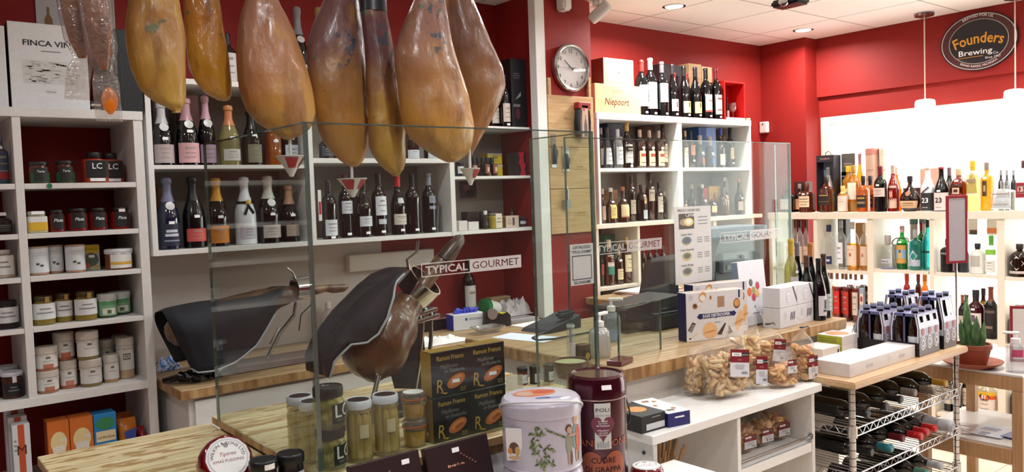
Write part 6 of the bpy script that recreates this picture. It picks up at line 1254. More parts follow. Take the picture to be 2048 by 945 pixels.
def lc(label,z):
    t=thing('artichoke_jar',label,'jar',(pl.x,pl.y,z),.55,'stacked artichoke jars');r=rL;h=hL-.0008
    b=MB();b.lathe([(r*.93,0),(r,.006),(r,h*.62),(r*.95,h*.68),(r*.9,h*.72),(r*.9,h*.76)],film('eef0d8',.82,.02,.05,dcol='b8b070'),26);b.obj('jar_glass',t)
    b=MB();rn=random.Random(4);
    for k in range(22):
        a=k*2.4;q=r*(.6 if k % 3 else .2);c=(q*math.cos(a),q*math.sin(a),.016+.0022*k);b.lathe([(.003,-.013),(.0115,-.006),(.0125,.002),(.006,.012),(.001,.014)],M(rn.choice(['b5ad62','a39a4e','c4bc7c']),.4),8,c=c)
    o=b.obj('artichoke_hearts',t,smooth=60);o['kind']='stuff'
    b=MB();b.lathe([(r*.93,h*.745),(r*.98,h*.76),(r*.98,h*.96),(r*.93,h),(r*.86,h),(r*.84,h-.002)],M('17171a',.35),28);b.obj('lid',t)
    b=MB();b.patch(r,h*.12,h*.6,.78,M('1d1e20',.5),off=.001);b.text('LC',.042,M('dfe2e0',.5),wrap=r+.002,z=h*.28,bold=.01);b.text('SELECCION',.007,M('9a9c9a',.5),wrap=r+.002,z=h*.19);b.obj('label',t);return t
lc('lower artichoke jar with black LC label at the glass corner',IZ);t=lc('upper artichoke jar with black LC label, stacked on its twin',IZ+hL)
b=MB();b.text('C',.022,M('c8ccc8',.5),T(0,0,hL-.0006,0,-PI/2),y=0);b.obj('lid_print',t,smooth=0)
hC=.0698;rC=.0295;pc=PY(826,783,1.7505)
def clip(label,z,rot,sticker):
    t=thing('clip_jar',label,'jar',(pc.x,pc.y,z),rot,'stacked clip top jars');h=hC-.0008;r=rC
    b=MB();b.lathe([(r*.82,0),(r*.9,.004),(r*.97,h*.3),(r,h*.66),(r*.98,h*.72)],film('f6f2dc',.85,.02,.05,dcol='d8c890'),24);b.obj('jar_glass',t)
    b=MB();b.lathe([(r*.78,.004),(r*.86,.01),(r*.92,h*.3),(r*.94,h*.58)],M('d09a1c',.35),22);b.obj('yellow_filling',t)
    b=MB();b.lathe([(r*1.0,h*.72),(r*1.06,h*.73),(r*1.06,h*.78),(r*1.0,h*.79)],M('c0642c',.5),26);b.obj('rubber_seal',t)
    b=MB();b.lathe([(r*1.02,h*.79),(r*1.05,h*.82),(r*1.02,h*.95),(r*.9,h-.001),(0,h-.001)],film('e8eae8',.75,.02,.08,dcol='a8a8a4'),26,cap1=False);b.obj('glass_lid',t)
    b=MB();b.lathe([(r*.88,h-.0008),(0,h-.0004)],PAPER if sticker else M('a8a8a4',.3),24,cap1=False);b.obj('lid_sticker',t)
    b=MB()
    for sx in (-1,1):b.tube([(sx*.009,-r*1.02,h*.95),(sx*.011,-r*1.1,h*.85),(sx*.009,-r*1.14,h*.7),(sx*.006,-r*1.12,h*.38 if not sticker else h*.6)],.0012,CHROME,6)
    zb=h*.38 if not sticker else h*.6
    b.tube([(-.006,-r*1.12,zb),(0,-r*1.13,zb-.003),(.006,-r*1.12,zb)],.0012,CHROME,6);b.lathe([(r*1.04,h*.68),(r*1.05,h*.685),(r*1.04,h*.69)],CHROME,24,cap0=False,cap1=False);b.obj('wire_clip',t);return t
clip('lower small clip top jar of yellow preserve',IZ,.9,False);clip('upper clip top jar of yellow preserve with white lid sticker',IZ+hC,.35,True)
RYF=1.722;xa,xb,xc=PY(867,850,RYF).x,PY(939.5,830,RYF).x,PY(1013,815,RYF).x;zt1=(PY(862,712,RYF).z+PY(1008,678,RYF).z)/2
hb=(zt1-IZ)/2
GOLDP=M('c39c3c',.4);MUS=M('c46a30',.4)
def mussel(t,w,d,h):
    def g(o):
        o.text('Ramon Franco',h*.15,GOLDP,x=w*.52,z=h*.80,sx=.92*w/(h*1.08),bold=.012);o.text('Mejillones',h*.13,M('8f8a80',.5),x=w*.46,z=h*.62,shear=.3,sx=.9);o.text('en Escabeche',h*.12,M('8f8a80',.5),x=w*.62,z=h*.51,shear=.3,sx=.85)
        o.text('R',h*.42,GOLDP,x=w*.2,z=h*.1,shear=.1,sx=.8);o.prism([(w*.2,h*.1),(w*.36,h*.04),(w*.42,h*.07),(w*.3,h*.09)],.0004,GOLDP,T(0,-.0012,0))
        n=22;m0=T(w*.66,-.0008,h*.3,0,0,-.38);o.disc(0,0,w*.27,h*.135,MUS,m0,seg=n);o.disc(.001,.001,w*.19,h*.085,M('d98a50',.35),m0,y=-.0003,seg=n);o.disc(w*.03,-h*.02,w*.13,h*.04,M('b3541f',.35),m0,y=-.0006,seg=n)
        o.rect(w*.55,h*.26,w*.75,h*.34,TAGW,y=-.002) if t.location.z>IZ+.02 else None
        o.text('20-25',h*.07,GOLDP,x=w*.85,z=h*.1);o.text('PIEZAS',h*.045,GOLDP,x=w*.85,z=h*.05)
    art_panel(t,g)
lbs=[['black and gold mussel tin box, lower left of the four','black and gold mussel tin box, lower right of the four'],['black and gold mussel tin box with price tag, upper left','black and gold mussel tin box with price tag, upper right']]
for j in range(2):
    for i,(x0,x1) in enumerate(((xa,xb-.0008),(xb,xc))):
        carton('mussel_box',lbs[j][i],'box',(x0,RYF,IZ+j*(hb+.0004)),x1-x0-.0004,.052,hb-.0006,'131315',fm={'-x':'b08a32','+z':'b08a32','+x':'b08a32'},art=mussel,rough=.3,group='black and gold mussel boxes')
def sjar(px,py,top,label,c):
    p,h,r=atZ(px,top,21,py,IZ);jar('tasting_jar',label,'jar',p,h,r,c,'1a1618',lab=('c8ccd0',.1,.6,1.0),lidh=.24,neck=.95,rz=.3,group='little dark lidded jars')
sjar(1045,769,735,'little dark jar with pale lid top, left of three behind the white tin','6a2c24');sjar(1070,767,732,'little dark lidded jar with white label, middle of three','3a2420');sjar(1098,763,728,'little dark lidded jar with white label, right of three','2c2420')
p=PZ(1142,757,IZ);t=thing('wooden_bowl','brown wooden bowl behind the dark red tin','bowl',p);b=MB();b.lathe([(.035,0),(.045,.005),(.058,.045),(.062,.062),(.058,.062),(.05,.03)],M('6a4630',.35),28,cap1=False);b.obj('bowl_body',t);b=MB();b.lathe([(.056,.05),(.054,.056),(0,.058)],M('a8a878',.5),24);b.obj('contents',t)
p=PZ(1030,779,IZ);t=thing('price_card','small clear and white price card before the little jars','card',(p.x,p.y,IZ),-.2);b=MB();b.box(-.03,0,0,.01,.002,.045,M('d8d2cc',.3));b.box(.01,0,0,.03,.002,.045,film('f4f4f4',.8,.05,.1));b.obj('card',t,smooth=0)
# ---------------------------------------------------------------- ham in its stand on the island
HY=2.1;CLOTH=M('11141d',.75);TRIM=M('a9abb0',.4);MEAT=ham_mat('cut','7a4a2a','6e4428','7a5a40','3e2416',(0,0),11,.3);SKIN=ham_mat('leg','8a6a48','6a4a30','4a3020','2e1d14',(0,0),12,.4)
def ham_along(name,parent,base,path,Y,mat,d=.8,seg=22):
    P=[PY(x,y,Y)-base for x,y,r in path];R_=[r*pj(PY(x,y,Y))[2]/FPX for x,y,r in path]
    pts,rad=[],[]
    for i in range(len(P)-1):
        for k in range(5):f=k/5;g=f*f*(3-2*f);pts.append(P[i].lerp(P[i+1],f));rad.append(R_[i]+(R_[i+1]-R_[i])*g)
    pts.append(P[-1]);rad.append(R_[-1]*.3);rad[0] *= .5
    b=MB();b.tube(pts,rad,mat,seg)
    for v in b.bm.verts:v.co+=Vector((0,0,0))+Vector((noise.noise(v.co*14),noise.noise(v.co*14+Vector((5,0,0))),noise.noise(v.co*14+Vector((0,9,0)))))*.006
    return b.obj(name,parent,smooth=80)
def drape(name,parent,base,top,bot,Y,dy,mat,trim=None,back=True,folds=.006,rise=1.25):
    """cloth over a ham: from the ridge line at Y down the near side to the hem, and down the far side"""
    n,m_=24,12
    def at(c,f):
        f *= len(c)-1;i=min(int(f),len(c)-2);g=f-i;return c[i][0]+(c[i+1][0]-c[i][0])*g,c[i][1]+(c[i+1][1]-c[i][1])*g
    b=MB();hem=[]
    for side in ((-1,1) if back else (-1,)):
        g=[]
        for i in range(n+1):
            u=i/n;tx,ty=at(top,u);bx,by=at(bot,u);row=[]
            for j in range(m_+1):
                v=j/m_;yy=Y+side*dy*math.sqrt(max(0,1-(1-min(1,v*rise))**2))*(.62+.38*math.sin(PI*min(1,max(0,u*.9+.05))))
                if side<0:p=PY(tx+(bx-tx)*v,ty+(by-ty)*v,yy)
                else:q=PY(tx+(bx-tx)*v,ty+(by-ty)*v,Y-(yy-Y));p=Vector((q.x,yy,q.z))
                p=p-base+Vector((0,noise.noise(Vector((u*9,v*3,side*3)))*folds,noise.noise(Vector((u*7,v*3,side)))*folds*.4));row.append(b.bm.verts.new(p))
            g.append(row)
            if side<0:hem.append(row[-1].co.copy()+Vector((0,-.0015,0)))
        for i in range(n):
            for j in range(m_):b.face([g[i][j],g[i+1][j],g[i+1][j+1],g[i][j+1]],mat)
    bmesh.ops.remove_doubles(b.bm,verts=b.bm.verts[:],dist=.0008)
    o=b.obj(name,parent,smooth=80);so=o.modifiers.new('thickness','SOLIDIFY');so.thickness=.002
    if trim:q=MB();q.tube(hem,.0035,trim,6);q.obj('silver_trim',o)
    return o
base=Vector((PY(740,700,HY).x,HY,IZ));t=thing('ham_on_stand','cured ham on a steel stand under a black cloth with silver trim on the island','ham',base)
ham_along('ham_leg',t,base,[(922,478,7),(905,498,15),(884,525,17),(862,552,15),(842,578,17),(815,612,32),(784,650,58),(752,690,70),(722,718,58),(700,735,30)],HY,MEAT)
b=MB();P=[PY(x,y,HY-.004)-base for x,y in ((925,472),(905,497),(885,522))];b.tube([P[0],P[0].lerp(P[1],.3),P[1],P[2]],[.006,.02,.0245,.025],SKIN,14);b.obj('hoof',t)
drape('black_cloth',t,base,[(812,535),(790,545),(755,566),(722,592),(694,622),(670,655),(652,690),(643,725),(646,752)],[(808,548),(792,565),(786,595),(774,635),(757,668),(735,685),(702,690),(668,725),(659,757)],HY,.1,CLOTH,TRIM)
b=MB();q=[PY(x,y,HY+.06)-base for x,y in ((800,630),(832,600),(846,660),(852,720),(850,778),(790,778),(770,700))];vs=[b.bm.verts.new(p) for p in q];vs2=[b.bm.verts.new(p+Vector((0,.004,0))) for p in q];b.face(vs,CLOTH);b.face(vs2[::-1],CLOTH)
for i in range(7):b.face([vs[i],vs2[i],vs2[(i+1) % 7],vs[(i+1) % 7]],CLOTH)
b.obj('cloth_flap',t,smooth=0)
rc=PY(838,574,HY)-base;ax=(PY(884,525,HY)-PY(815,612,HY)).normalized();ax=(ax+Vector((-.25,-.55,0))).normalized();mr=Matrix.Translation(rc) @ ax.to_track_quat('Z','Y').to_matrix().to_4x4()
b=MB();b.lathe([(.056,-.03),(.061,-.03),(.061,.03),(.056,.03),(.0545,.0),(.056,-.03)],CHROME,36,mat=mr,cap0=False,cap1=False);b.obj('steel_ring',t)
b=MB()
for a in (.6,2.7,4.6):v=Vector((math.cos(a),math.sin(a),0));b.tube([mr @ (v*.056),mr @ (v*.03)],.004,STEEL,8)
b.obj('grip_screw',t)
b=MB();hp=[PY(x,y,HY-.02)-base for x,y in ((818,540),(814,520),(833,505),(836,482))];b.tube(hp,.005,STEEL,8);b.obj('crank_handle',t)
b=MB();k0=PY(850,620,HY)-base;b.box(-.038,-.015,-.012,.038,.015,.0,STEEL,.003,mat=T(k0.x,k0.y,k0.z,0,0,-.15));b.box(-.045,-.01,-.035,.045,.01,-.022,STEEL,.003,mat=T(k0.x,k0.y,k0.z,0,0,-.15));b.tube([k0+Vector((-.02,0,.0)),k0+Vector((-.02,0,-.03))],.006,STEEL,8);b.tube([k0+Vector((.02,0,.0)),k0+Vector((.02,0,-.03))],.006,STEEL,8)
b.tube([k0+Vector((0,0,0)),rc+ax*-.0+Vector((0,0,-.045))],.008,STEEL,8);b.obj('clamp',t)
for k,xs in enumerate(((846,843,838,826),(862,862,857,845))):
    q=[PY(x,y,HY+.01*k)-base for x,y in zip(xs,(632,680,730,765))];q[-1].z=.02;b=MB();b.tube([q[0],q[1],q[2],q[3]],.0065,STEEL,10);b.obj('stand_rod',t)
b=MB();b.box(-.2,-.1,0,.24,.12,.02,M('2b2d30',.3),.004);b.obj('base_board',t,smooth=0)
b=MB();s0=PY(752,742,HY-.07)-base;b.tube([(s0.x,s0.y,.02),s0,s0+Vector((.012,0,.02))],.0045,STEEL,8);s1=PY(735,790,HY-.11)-base;s2=PY(757,752,HY-.09)-base;b.tube([Vector((s1.x,s1.y,.024)),s2],.007,STEEL,10);b.obj('support_spike',t)
# ---------------------------------------------------------------- front row before the glass
LZ0=.7603
def tin_pos(px,py,z):return PZ(px,py,z)
zt2=1.108;q=tin_pos(1081,789,zt2);rT=.098;ht=(zt2-LZ0)/2
LIL=M('cbc6d4',.28,coat=.3)
def tin(label,z,rz,tagged):
    t=thing('cake_tin',label,'tin',(q.x,q.y,z),rz,'pale lilac cake tins');h=ht-.0008;r=rT
    b=MB();b.lathe([(r*.97,0),(r,.004),(r,h*.78)],LIL,48,cap1=False);b.lathe([(r*.97,.003),(r*1.015,.006),(r*.99,.012)],LIL,48,cap0=False,cap1=False);b.obj('tin_body',t)
    b=MB();b.lathe([(r*1.005,h*.76),(r*1.02,h*.765),(r*1.02,h*.90),(r*1.0,h*.95),(r*.94,h*.985),(r*.6,h),(0,h)],LIL,48,cap1=False);b.obj('lid',t)
    if not tagged:return t
    b=MB();LG=[M('5e7038',.5),M('47582c',.5),M('8a9a58',.5)];rn=random.Random(7)
    def leaf(u,z_,a,l,m):
        c,s=math.cos(a),math.sin(a);pts=[(0,0),(l*.45,l*.2),(l,0),(l*.45,-l*.2)];b.face([b.bm.verts.new((math.sin((u+x*c-y*s)/r)*(r+.0012+rn.random()*.0008),-math.cos((u+x*c-y*s)/r)*(r+.0012+rn.random()*.0008),z_+x*s+y*c)) for x,y in pts],m)
    for k in range(70):
        f=rn.random();u=-.036+.012*math.sin(f*7)+rn.uniform(-.02,.022);z_=h*(.12+.58*f);leaf(u,z_,rn.uniform(-2.8,.4),rn.uniform(.009,.016),rn.choice(LG))
    for k in range(9):leaf(-.02+.006*k,h*(.62-.01*k),.3-.2*k,.012,LG[k % 3])
    b.obj('painted_branch',t,smooth=0)
    b=MB()
    def blob(u,z_,ru,rz_,m,lift=.0014):b.face([b.bm.verts.new((math.sin((u+ru*math.cos(a*PI/8))/r)*(r+lift),-math.cos((u+ru*math.cos(a*PI/8))/r)*(r+lift),z_+rz_*math.sin(a*PI/8))) for a in range(16)],m)
    SKINP=M('c8a088',.5)
    blob(.040,h*.62,.010,.010,M('5a4030',.5));blob(.041,h*.60,.007,.008,SKINP,.0018);blob(.041,h*.40,.011,.026,M('9a9a88',.5));blob(.040,h*.20,.004,.018,SKINP);blob(.047,h*.2,.004,.018,M('6a5a50',.5),.002)
    blob(.066,h*.72,.010,.012,M('d8b078',.5));blob(.064,h*.70,.006,.008,SKINP,.0018);blob(.063,h*.48,.011,.03,M('7a9a98',.5));blob(.076,h*.44,.012,.034,M('c8603c',.5),.0018);blob(.068,h*.22,.004,.02,SKINP);blob(.077,h*.22,.004,.02,M('6a5a50',.5))
    blob(.052,h*.52,.014,.003,SKINP,.0022);b.obj('painted_children',t,smooth=0)
    b=MB();b.disc(-.01,.02,.055,.035,M('c8734a',.5),T(0,0,h+.0004,0,-PI/2),seg=28);b.disc(-.035,.02,.022,.022,M('b89a88',.5),T(0,0,h+.0007,0,-PI/2));b.disc(.015,.026,.03,.018,M('b84a28',.5),T(0,0,h+.0007,0,-PI/2));b.disc(-.005,-.035,.02,.008,M('5a6a98',.5),T(0,0,h+.0004,0,-PI/2));b.disc(.02,-.042,.022,.007,M('8a90b8',.5),T(0,0,h+.0004,0,-PI/2));b.obj('lid_painting',t,smooth=0)
    b=MB();pts=[]
    for k in range(25):
        a=-2.35+4.1*k/24;s=math.sin(k/24*PI);pts.append((math.sin(a)*r*1.05,-math.cos(a)*r*1.05,h*.60+(h*.44)*s**.6 if 0<k<24 else h*.6))
    b.tube(pts,.0028,M('d4d2d8',.5),8);b.obj('cord_handle',t)
    b=MB();b.box(-.02,-.001,-.04,.02,.001,.04,PAPER,mat=T(math.sin(-1.0)*(r+.006),-math.cos(1.0)*(r+.006),h*.42,-.55,.08));mm_=T(math.sin(-1.0)*(r+.0075),-math.cos(1.0)*(r+.0075),h*.42,-.55,.08);b.disc(0,-.008,.012,.014,M('6a4434',.5),mm_,y=-.0006);b.disc(.008,-.016,.006,.012,M('c8a868',.5),mm_,y=-.0009);b.disc(-.01,-.016,.006,.008,M('d88a3c',.5),mm_,y=-.0009);b.disc(0,-.033,.016,.005,M('d8b08c',.5),mm_,y=-.0006);b.obj('picture_tag',t,smooth=0)
    b=MB();b.box(-.014,-.006,0,.014,.006,.0012,TAGW,mat=T(.045,-.055,h*.992,.3));b.obj('price_tag',t,smooth=0);return t
tin('pale lilac cake tin under an identical one, lower part out of the photo',LZ0,.1,False);tin('pale lilac cake tin painted with a branch and children, corded lid',LZ0+ht,-.4,True)
zg=1.128;g_=tin_pos(1192,745,zg);rG=.0775;hg=zg-LZ0
t=thing('cake_tin','tall dark burgundy cake tin with heart label and copper heart','tin',(g_.x,g_.y,LZ0),-.6);BUR=M('4a1326',.22,.55,coat=.5);COP=M('b0664c',.35,.5);h=hg;r=rG
b=MB();b.lathe([(r*.97,0),(r,.004),(r,h*.845)],BUR,44,cap1=False);b.obj('tin_body',t)
b=MB();b.lathe([(r*1.005,h*.835),(r*1.02,h*.84),(r*1.02,h*.845),(r*1.02,h*.94),(r*.97,h*.985),(r*.85,h),(r*.83,h*.99),(0,h*.99)],BUR,44,cap1=False);b.lathe([(r*1.022,h*.838),(r*1.03,h*.842),(r*1.022,h*.846)],M('a08a80',.3,.8),44,cap0=False,cap1=False);b.obj('lid',t)
AC=.38
def wr(b_,pts,m,lift=.0012):b_.face([b_.bm.verts.new((math.sin(x/r)*(r+lift),-math.cos(x/r)*(r+lift),z)) for x,z in pts],m)
def heart(cx,cz,s,n=32):return [(cx+s*.0625*16*math.sin(a)**3/1.0,cz+s*.0625*(13*math.cos(a)-5*math.cos(2*a)-2*math.cos(3*a)-math.cos(4*a))) for a in [2*PI*i/n for i in range(n)]]
b=MB();cz=h*.33
o_=heart(0,cz-.0,.055)
def heart_wrap(b_,cx,cz,sx,sz,m,lift):
    hp=heart(0,0,1,64);n=14
    def span(x):
        zs=[]
        for (x0,z0),(x1,z1) in zip(hp,hp[1:]+hp[:1]):
            if (x0-x)*(x1-x) <= 0 and x0 != x1:zs.append(z0+(z1-z0)*(x-x0)/(x1-x0))
        return (min(zs),max(zs)) if zs else (0,0)
    xs=[-.995+1.99*i/n for i in range(n+1)];S_=[span(x) for x in xs]
    for i in range(n):wr(b_,[(cx+xs[i]*sx,cz+S_[i][0]*sz),(cx+xs[i+1]*sx,cz+S_[i+1][0]*sz),(cx+xs[i+1]*sx,cz+S_[i+1][1]*sz),(cx+xs[i]*sx,cz+S_[i][1]*sz)],m,lift)
heart_wrap(b,0,cz,.062,.075,COP,.0012)
DK=M('3a0f1c',.4)
for s_,z_,sz in (('CUORE',.40,.020),('DI GRAPPA',.335,.020),('GRAPPA',.20,.019),('CUORE',.135,.016)):b.text(s_,sz,DK,wrap=r+.0016,z=h*z_,bold=.01)
heart_wrap(b,0,h*.29,.006,.008,DK,.0018);b.text('PANETTONE',.024,COP,wrap=r+.0014,z=h*.52,sx=1.15,bold=.01);b.obj('copper_print',t,smooth=0)
b=MB();wd=.021
for k in range(4):wr(b,[(-wd+k*wd/2,h*.50),(-wd+(k+1)*wd/2,h*.50),(-wd+(k+1)*wd/2,h*.825),(-wd+k*wd/2,h*.825)],M('d5d6d0',.5),.0022)
b.text('POLI',.014,TEXTK,wrap=r+.0028,z=h*.765,sx=1.3);b.text('MUSEO DELLA GRAPPA',.0042,TEXTK,wrap=r+.0028,z=h*.735);b.rect
PLUM=M('7a3c4e',.5);heart_wrap(b,0,h*.655,.031,.036,PLUM,.003)
for k,s_ in enumerate(('La Grappa','nel cuore','del Panettone','','Il Panettone','nel cuore','della Festa')):
    if s_:b.text(s_,.0062,TEXTW,wrap=r+.0036,z=h*(.695-.0165*k),bold=.01)
for k in range(5):wr(b,[(-.016+.0065*k,h*.51),(-.011+.0065*k,h*.51),(-.011+.0065*k,h*(.545+.012*(k % 3))),(-.016+.0065*k,h*(.545+.012*(k % 3)))],M('a9aaa6',.5),.0027)
b.obj('hanging_label',t,smooth=0)
b=MB();b.tube([(math.sin(1.5)*r,-math.cos(1.5)*r,h*.80),(r*1.1,.004,h*.74),(r*1.16,.006,h*.68),(r*1.13,.006,h*.62),(r*1.0,.004,h*.60)],.0022,BLACK,6);b.obj('cord_handle',t)
b=MB();b.box(-.013,-.0008,-.006,.013,.0008,.006,TAGW,mat=T(.012,-r*1.03,h*.935,.1,-.35));b.obj('price_tag',t,smooth=0)
def pudding(label,pos,r,h,rz,tilt,txt=True,grp='red wrapped puddings'):
    t=thing('pudding',label,'pudding',pos,rz,grp);RF=M('6e0c18',.12,.2,bump=.35,bs=40,coat=.6)
    b=MB();prof=[(r*.6,0),(r*.9,h*.1),(r,h*.4),(r*.96,h*.7),(r*.88,h*.93),(r*.80,h),(0,h)];b.lathe(prof,RF,26,cap1=False)
    for v in b.bm.verts:
        if v.co.z<h*.95:v.co+=Vector((v.co.x,v.co.y,0)).normalized()*(noise.noise(v.co*60)*.003)
    b.obj('wrapped_body',t,smooth=60)
    b=MB();m0=T(0,0,h+.0006,0,-PI/2);LBL=M('dcdcdc',.5);b.disc(0,0,r*.78,r*.78,LBL,m0,seg=14);b.disc(0,0,r*.70,r*.70,M('b9bcc0',.5),m0,y=-.0003,seg=30);b.disc(0,0,r*.66,r*.66,M('e8e8e6',.5),m0,y=-.0006,seg=30)
    b.text('WILKIN & SONS LTD',r*.17,TEXTK,m0,z=0,y=-.001,arc=r*.5);b.text('Tiptree',r*.2,M('a03040',.5),m0,z=r*.08,y=-.001,shear=.3);b.text('XMAS PUDDING',r*.15,M('8a2030',.5),m0,z=-r*.16,y=-.001);b.disc(0,r*.48,r*.09,r*.1,TEXTG,m0,y=-.001,seg=12);b.obj('round_label',t,smooth=0)
    if tilt:t.rotation_euler=(tilt,0,rz)
    return t
q1=PZ(446,955,.98);t=pudding('large red wrapped pudding with round white label at the bottom left',(q1.x,q1.y-.0,.999),.062,.07,-.1,.95)
q2=PZ(1293,932,LZ0+.09);pudding('red wrapped pudding at the bottom, under the display shelf corner',(q2.x,q2.y,LZ0),.05,.09,-.6,0)
q3=PZ(1212,950,LZ0+.09);pudding('red wrapped pudding at the foot of the burgundy tin',(q3.x-.04,q3.y-.11,LZ0),.045,.09,-.5,0)
for px,py,lb in ((526,918,'dark jam jar with black lid next to the red pudding, front'),(580,905,'dark jam jar with black lid and pale label, back')):
    hj=.088;q=PZ(px,py,.9554+hj);jar('jam_jar',lb,'jar',(q.x,q.y,.9554),hj,.0285,'15151f','14141a',lab=('c8ccd4',.05,.55,.8),lidh=.24,neck=1.0,rz=.1,tagz=.86 if px<540 else None,group='dark jam jars')
CH='2a171b'
def choc(label,pl,pr,k):
    Y=1.612;a,c=PY(pl[0],pl[1],Y),PY(pr[0],pr[1],Y);h=(a.z+c.z)/2-LZ0;w=c.x-a.x
    t=thing('chocolate_box',label,'box',(a.x,1.55,LZ0+.008),0,'slim dark chocolate boxes');ang=math.asin(min(.9,(Y-1.55)/h));m0=T(0,0,0,0,-ang)
    b=MB();b.box(0,0,0,w,.02,h/math.cos(ang),M(CH,.4),.002,mat=m0);b.obj('box_body',t,smooth=0)
    hh=h/math.cos(ang);b=MB();rn=random.Random(k)
    for i in range(9):b.rect(w*(.30+.03*i),hh*(.775+.006*rn.random()),w*(.30+.03*i)+rn.uniform(.002,.005),hh*(.79+.012*rn.random()),M('d09a80',.4),m0)
    for i in range(6):b.rect(w*(.52+.04*i),hh*(.87-.022*i),w*(.545+.04*i),hh*(.882-.022*i),M('a8705c',.4),m0)
    b.obj('copper_print',t,smooth=0);b=MB();x0=w*(.40 if k else .72);b.box(x0,-.0016,hh*.9,x0+.02,-.0004,hh*.9+.011,TAGW,mat=m0);b.obj('price_tag',t,smooth=0)
choc('slim dark brown chocolate box leaning on the glass, left',(700,945),(838,903),0);choc('slim dark brown chocolate box leaning on the glass beside the lilac tin',(850,912),(975,868),1)
# ================================================================ back counter things
BZ=.9004;KY=3.42
base=Vector((PY(430,690,KY).x,KY,BZ));t=thing('ham_on_stand','second ham on a stand lying under a black cloth on the back counter','ham',base)
ham_along('ham_leg',t,base,[(696,571,5),(683,576,9),(668,578,9),(650,578,7),(625,581,10),(600,584,14),(560,594,21),(510,614,32),(450,636,40),(395,655,42),(350,664,28),(330,668,14)],KY,SKIN)
drape('black_cloth',t,base,[(324,622),(348,613),(400,603),(460,596),(520,586),(570,572)],[(382,738),(396,746),(430,742),(470,726),(515,690),(550,628)],KY,.165,CLOTH,TRIM,rise=2.2)
rc=PY(603,578,KY)-base;b=MB();b.lathe([(.052,-.035),(.056,-.035),(.056,.035),(.052,.035)],CHROME,28,mat=T(rc.x,rc.y,rc.z,0,0,PI/2),cap0=False,cap1=False);b.obj('steel_ring',t)
b=MB();b.tube([PY(x,y,KY-.02)-base for x,y in ((592,560),(586,546),(574,536))],.004,STEEL,8);b.obj('crank_handle',t)
b=MB();q=[PY(x,y,KY)-base for x,y in ((592,600),(588,632),(560,668),(532,690))];q[-1].z=.03;b.tube(q,.0065,STEEL,10);q2=[p+Vector((.012,.03,0)) for p in q];b.tube(q2,.0065,STEEL,10);b.tube([PY(560,655,KY)-base,PY(540,690,KY)-base],.005,STEEL,8);b.obj('stand_rod',t)
x0,x1=PY(500,700,KY).x-base.x,PY(650,680,KY).x-base.x;b=MB();b.box(x0-.08,-.06,0,x1,.1,.03,M('4a2a1c',.35),.004);b.obj('base_board',t,smooth=0)
b=MB();b.tube([PY(x,y,KY-.05)-base for x,y in ((628,585),(622,610),(602,630),(598,662))],.0025,BLACK,6);b.obj('cord',t)
p=PZ(398,765,BZ);t=thing('black_gloves','crumpled shiny black gloves at the left end of the back counter','gloves',p);b=MB();rn=random.Random(2)
for k in range(9):
    a=Vector((-.07+.018*k,rn.uniform(-.02,.03),.018));b.tube([a,a+Vector((rn.uniform(-.05,.05),rn.uniform(-.03,.03),.02)),a+Vector((rn.uniform(-.06,.06),rn.uniform(-.05,.05),-.004))],[.014,.017,.012],M('08080a',.2),8)
b.obj('crumpled_body',t,smooth=80)
def crumple(name,label,cat,pos,w,d,h,m,seed,rz=0):
    t=thing(name,label,cat,pos,rz);b=MB();n=14;g=[]
    for i in range(n+1):
        g.append([b.bm.verts.new((w*(i/n-.5),d*(j/n-.5),max(.001,h*(.45+.9*noise.noise(Vector((i*.45,j*.45,seed))))*(1-abs(2*i/n-1)**3)*(1-abs(2*j/n-1)**3)))) for j in range(n+1)])
    for i in range(n):
        for j in range(n):b.face([g[i][j],g[i+1][j],g[i+1][j+1],g[i][j+1]],m)
    b.obj('cloth_fold' if 'cloth' in name else 'sheet',t,smooth=25);return t
p=PZ(338,738,BZ);t=crumple('cleaning_cloth','folded blue and white cloth at the end of the back counter','cloth',p,.1,.1,.07,ramp_mat('blue_check',[(.4,'5a8ac8'),(.5,'d8dce4'),(.6,'4a78b8')],(1,1,1),40,1,.8),1.3)
t=thing('spray_bottle','translucent bottle with a red cross beside the ham stand on the back counter','bottle',PZ(657,678,BZ));t.location.y=3.82;t.location.x=PY(657,640,3.82).x;h=zY(655,604,3.82)-BZ;b=MB();b.lathe([(.036,0),(.038,.006),(.038,h*.6),(.03,h*.72),(.014,h*.8),(.014,h*.84)],film('f0eeee',.6,.15,.03,dcol='e0d8d8'),20);b.obj('bottle_body',t);b=MB();b.lathe([(.016,h*.83),(.016,h*.97),(.01,h)],M('e4e0de',.5),14);b.obj('bottle_cap',t)
b=MB();b.patch(.038,h*.36,h*.42,.42,M('b82430',.5),off=.001,ac=-.3);b.patch(.038,h*.30,h*.48,.14,M('b82430',.5),off=.0012,ac=-.3);b.obj('red_cross',t)
p=PZ(692,664,BZ);p.y=min(p.y,3.82);h=zY(690,608,p.y)-BZ;t=thing('paper_roll','white kitchen paper roll standing on the back counter','roll',p);b=MB();b.lathe([(.056,0),(.058,.003),(.058,h-.003),(.055,h),(.022,h),(.02,h-.05)],M('ece8e6',.8),28,cap1=False);b.obj('paper',t);b=MB();b.lathe([(.02,.001),(.02,h-.002),(.017,h-.002),(.017,.002)],M('6a5a48',.8),16,cap0=False,cap1=False);b.obj('core',t)
p=PZ(938,618,BZ);h=zY(938,518,3.8)-BZ;bottle('wine_bottle','wine bottle with plain white label standing on the back counter by the red wall','bottle',(PY(938,590,3.83).x,3.83,BZ),h,.039,'bordeaux','wine','1c1a1c',('dcdad8',.08,.56,1.2),marks=2)
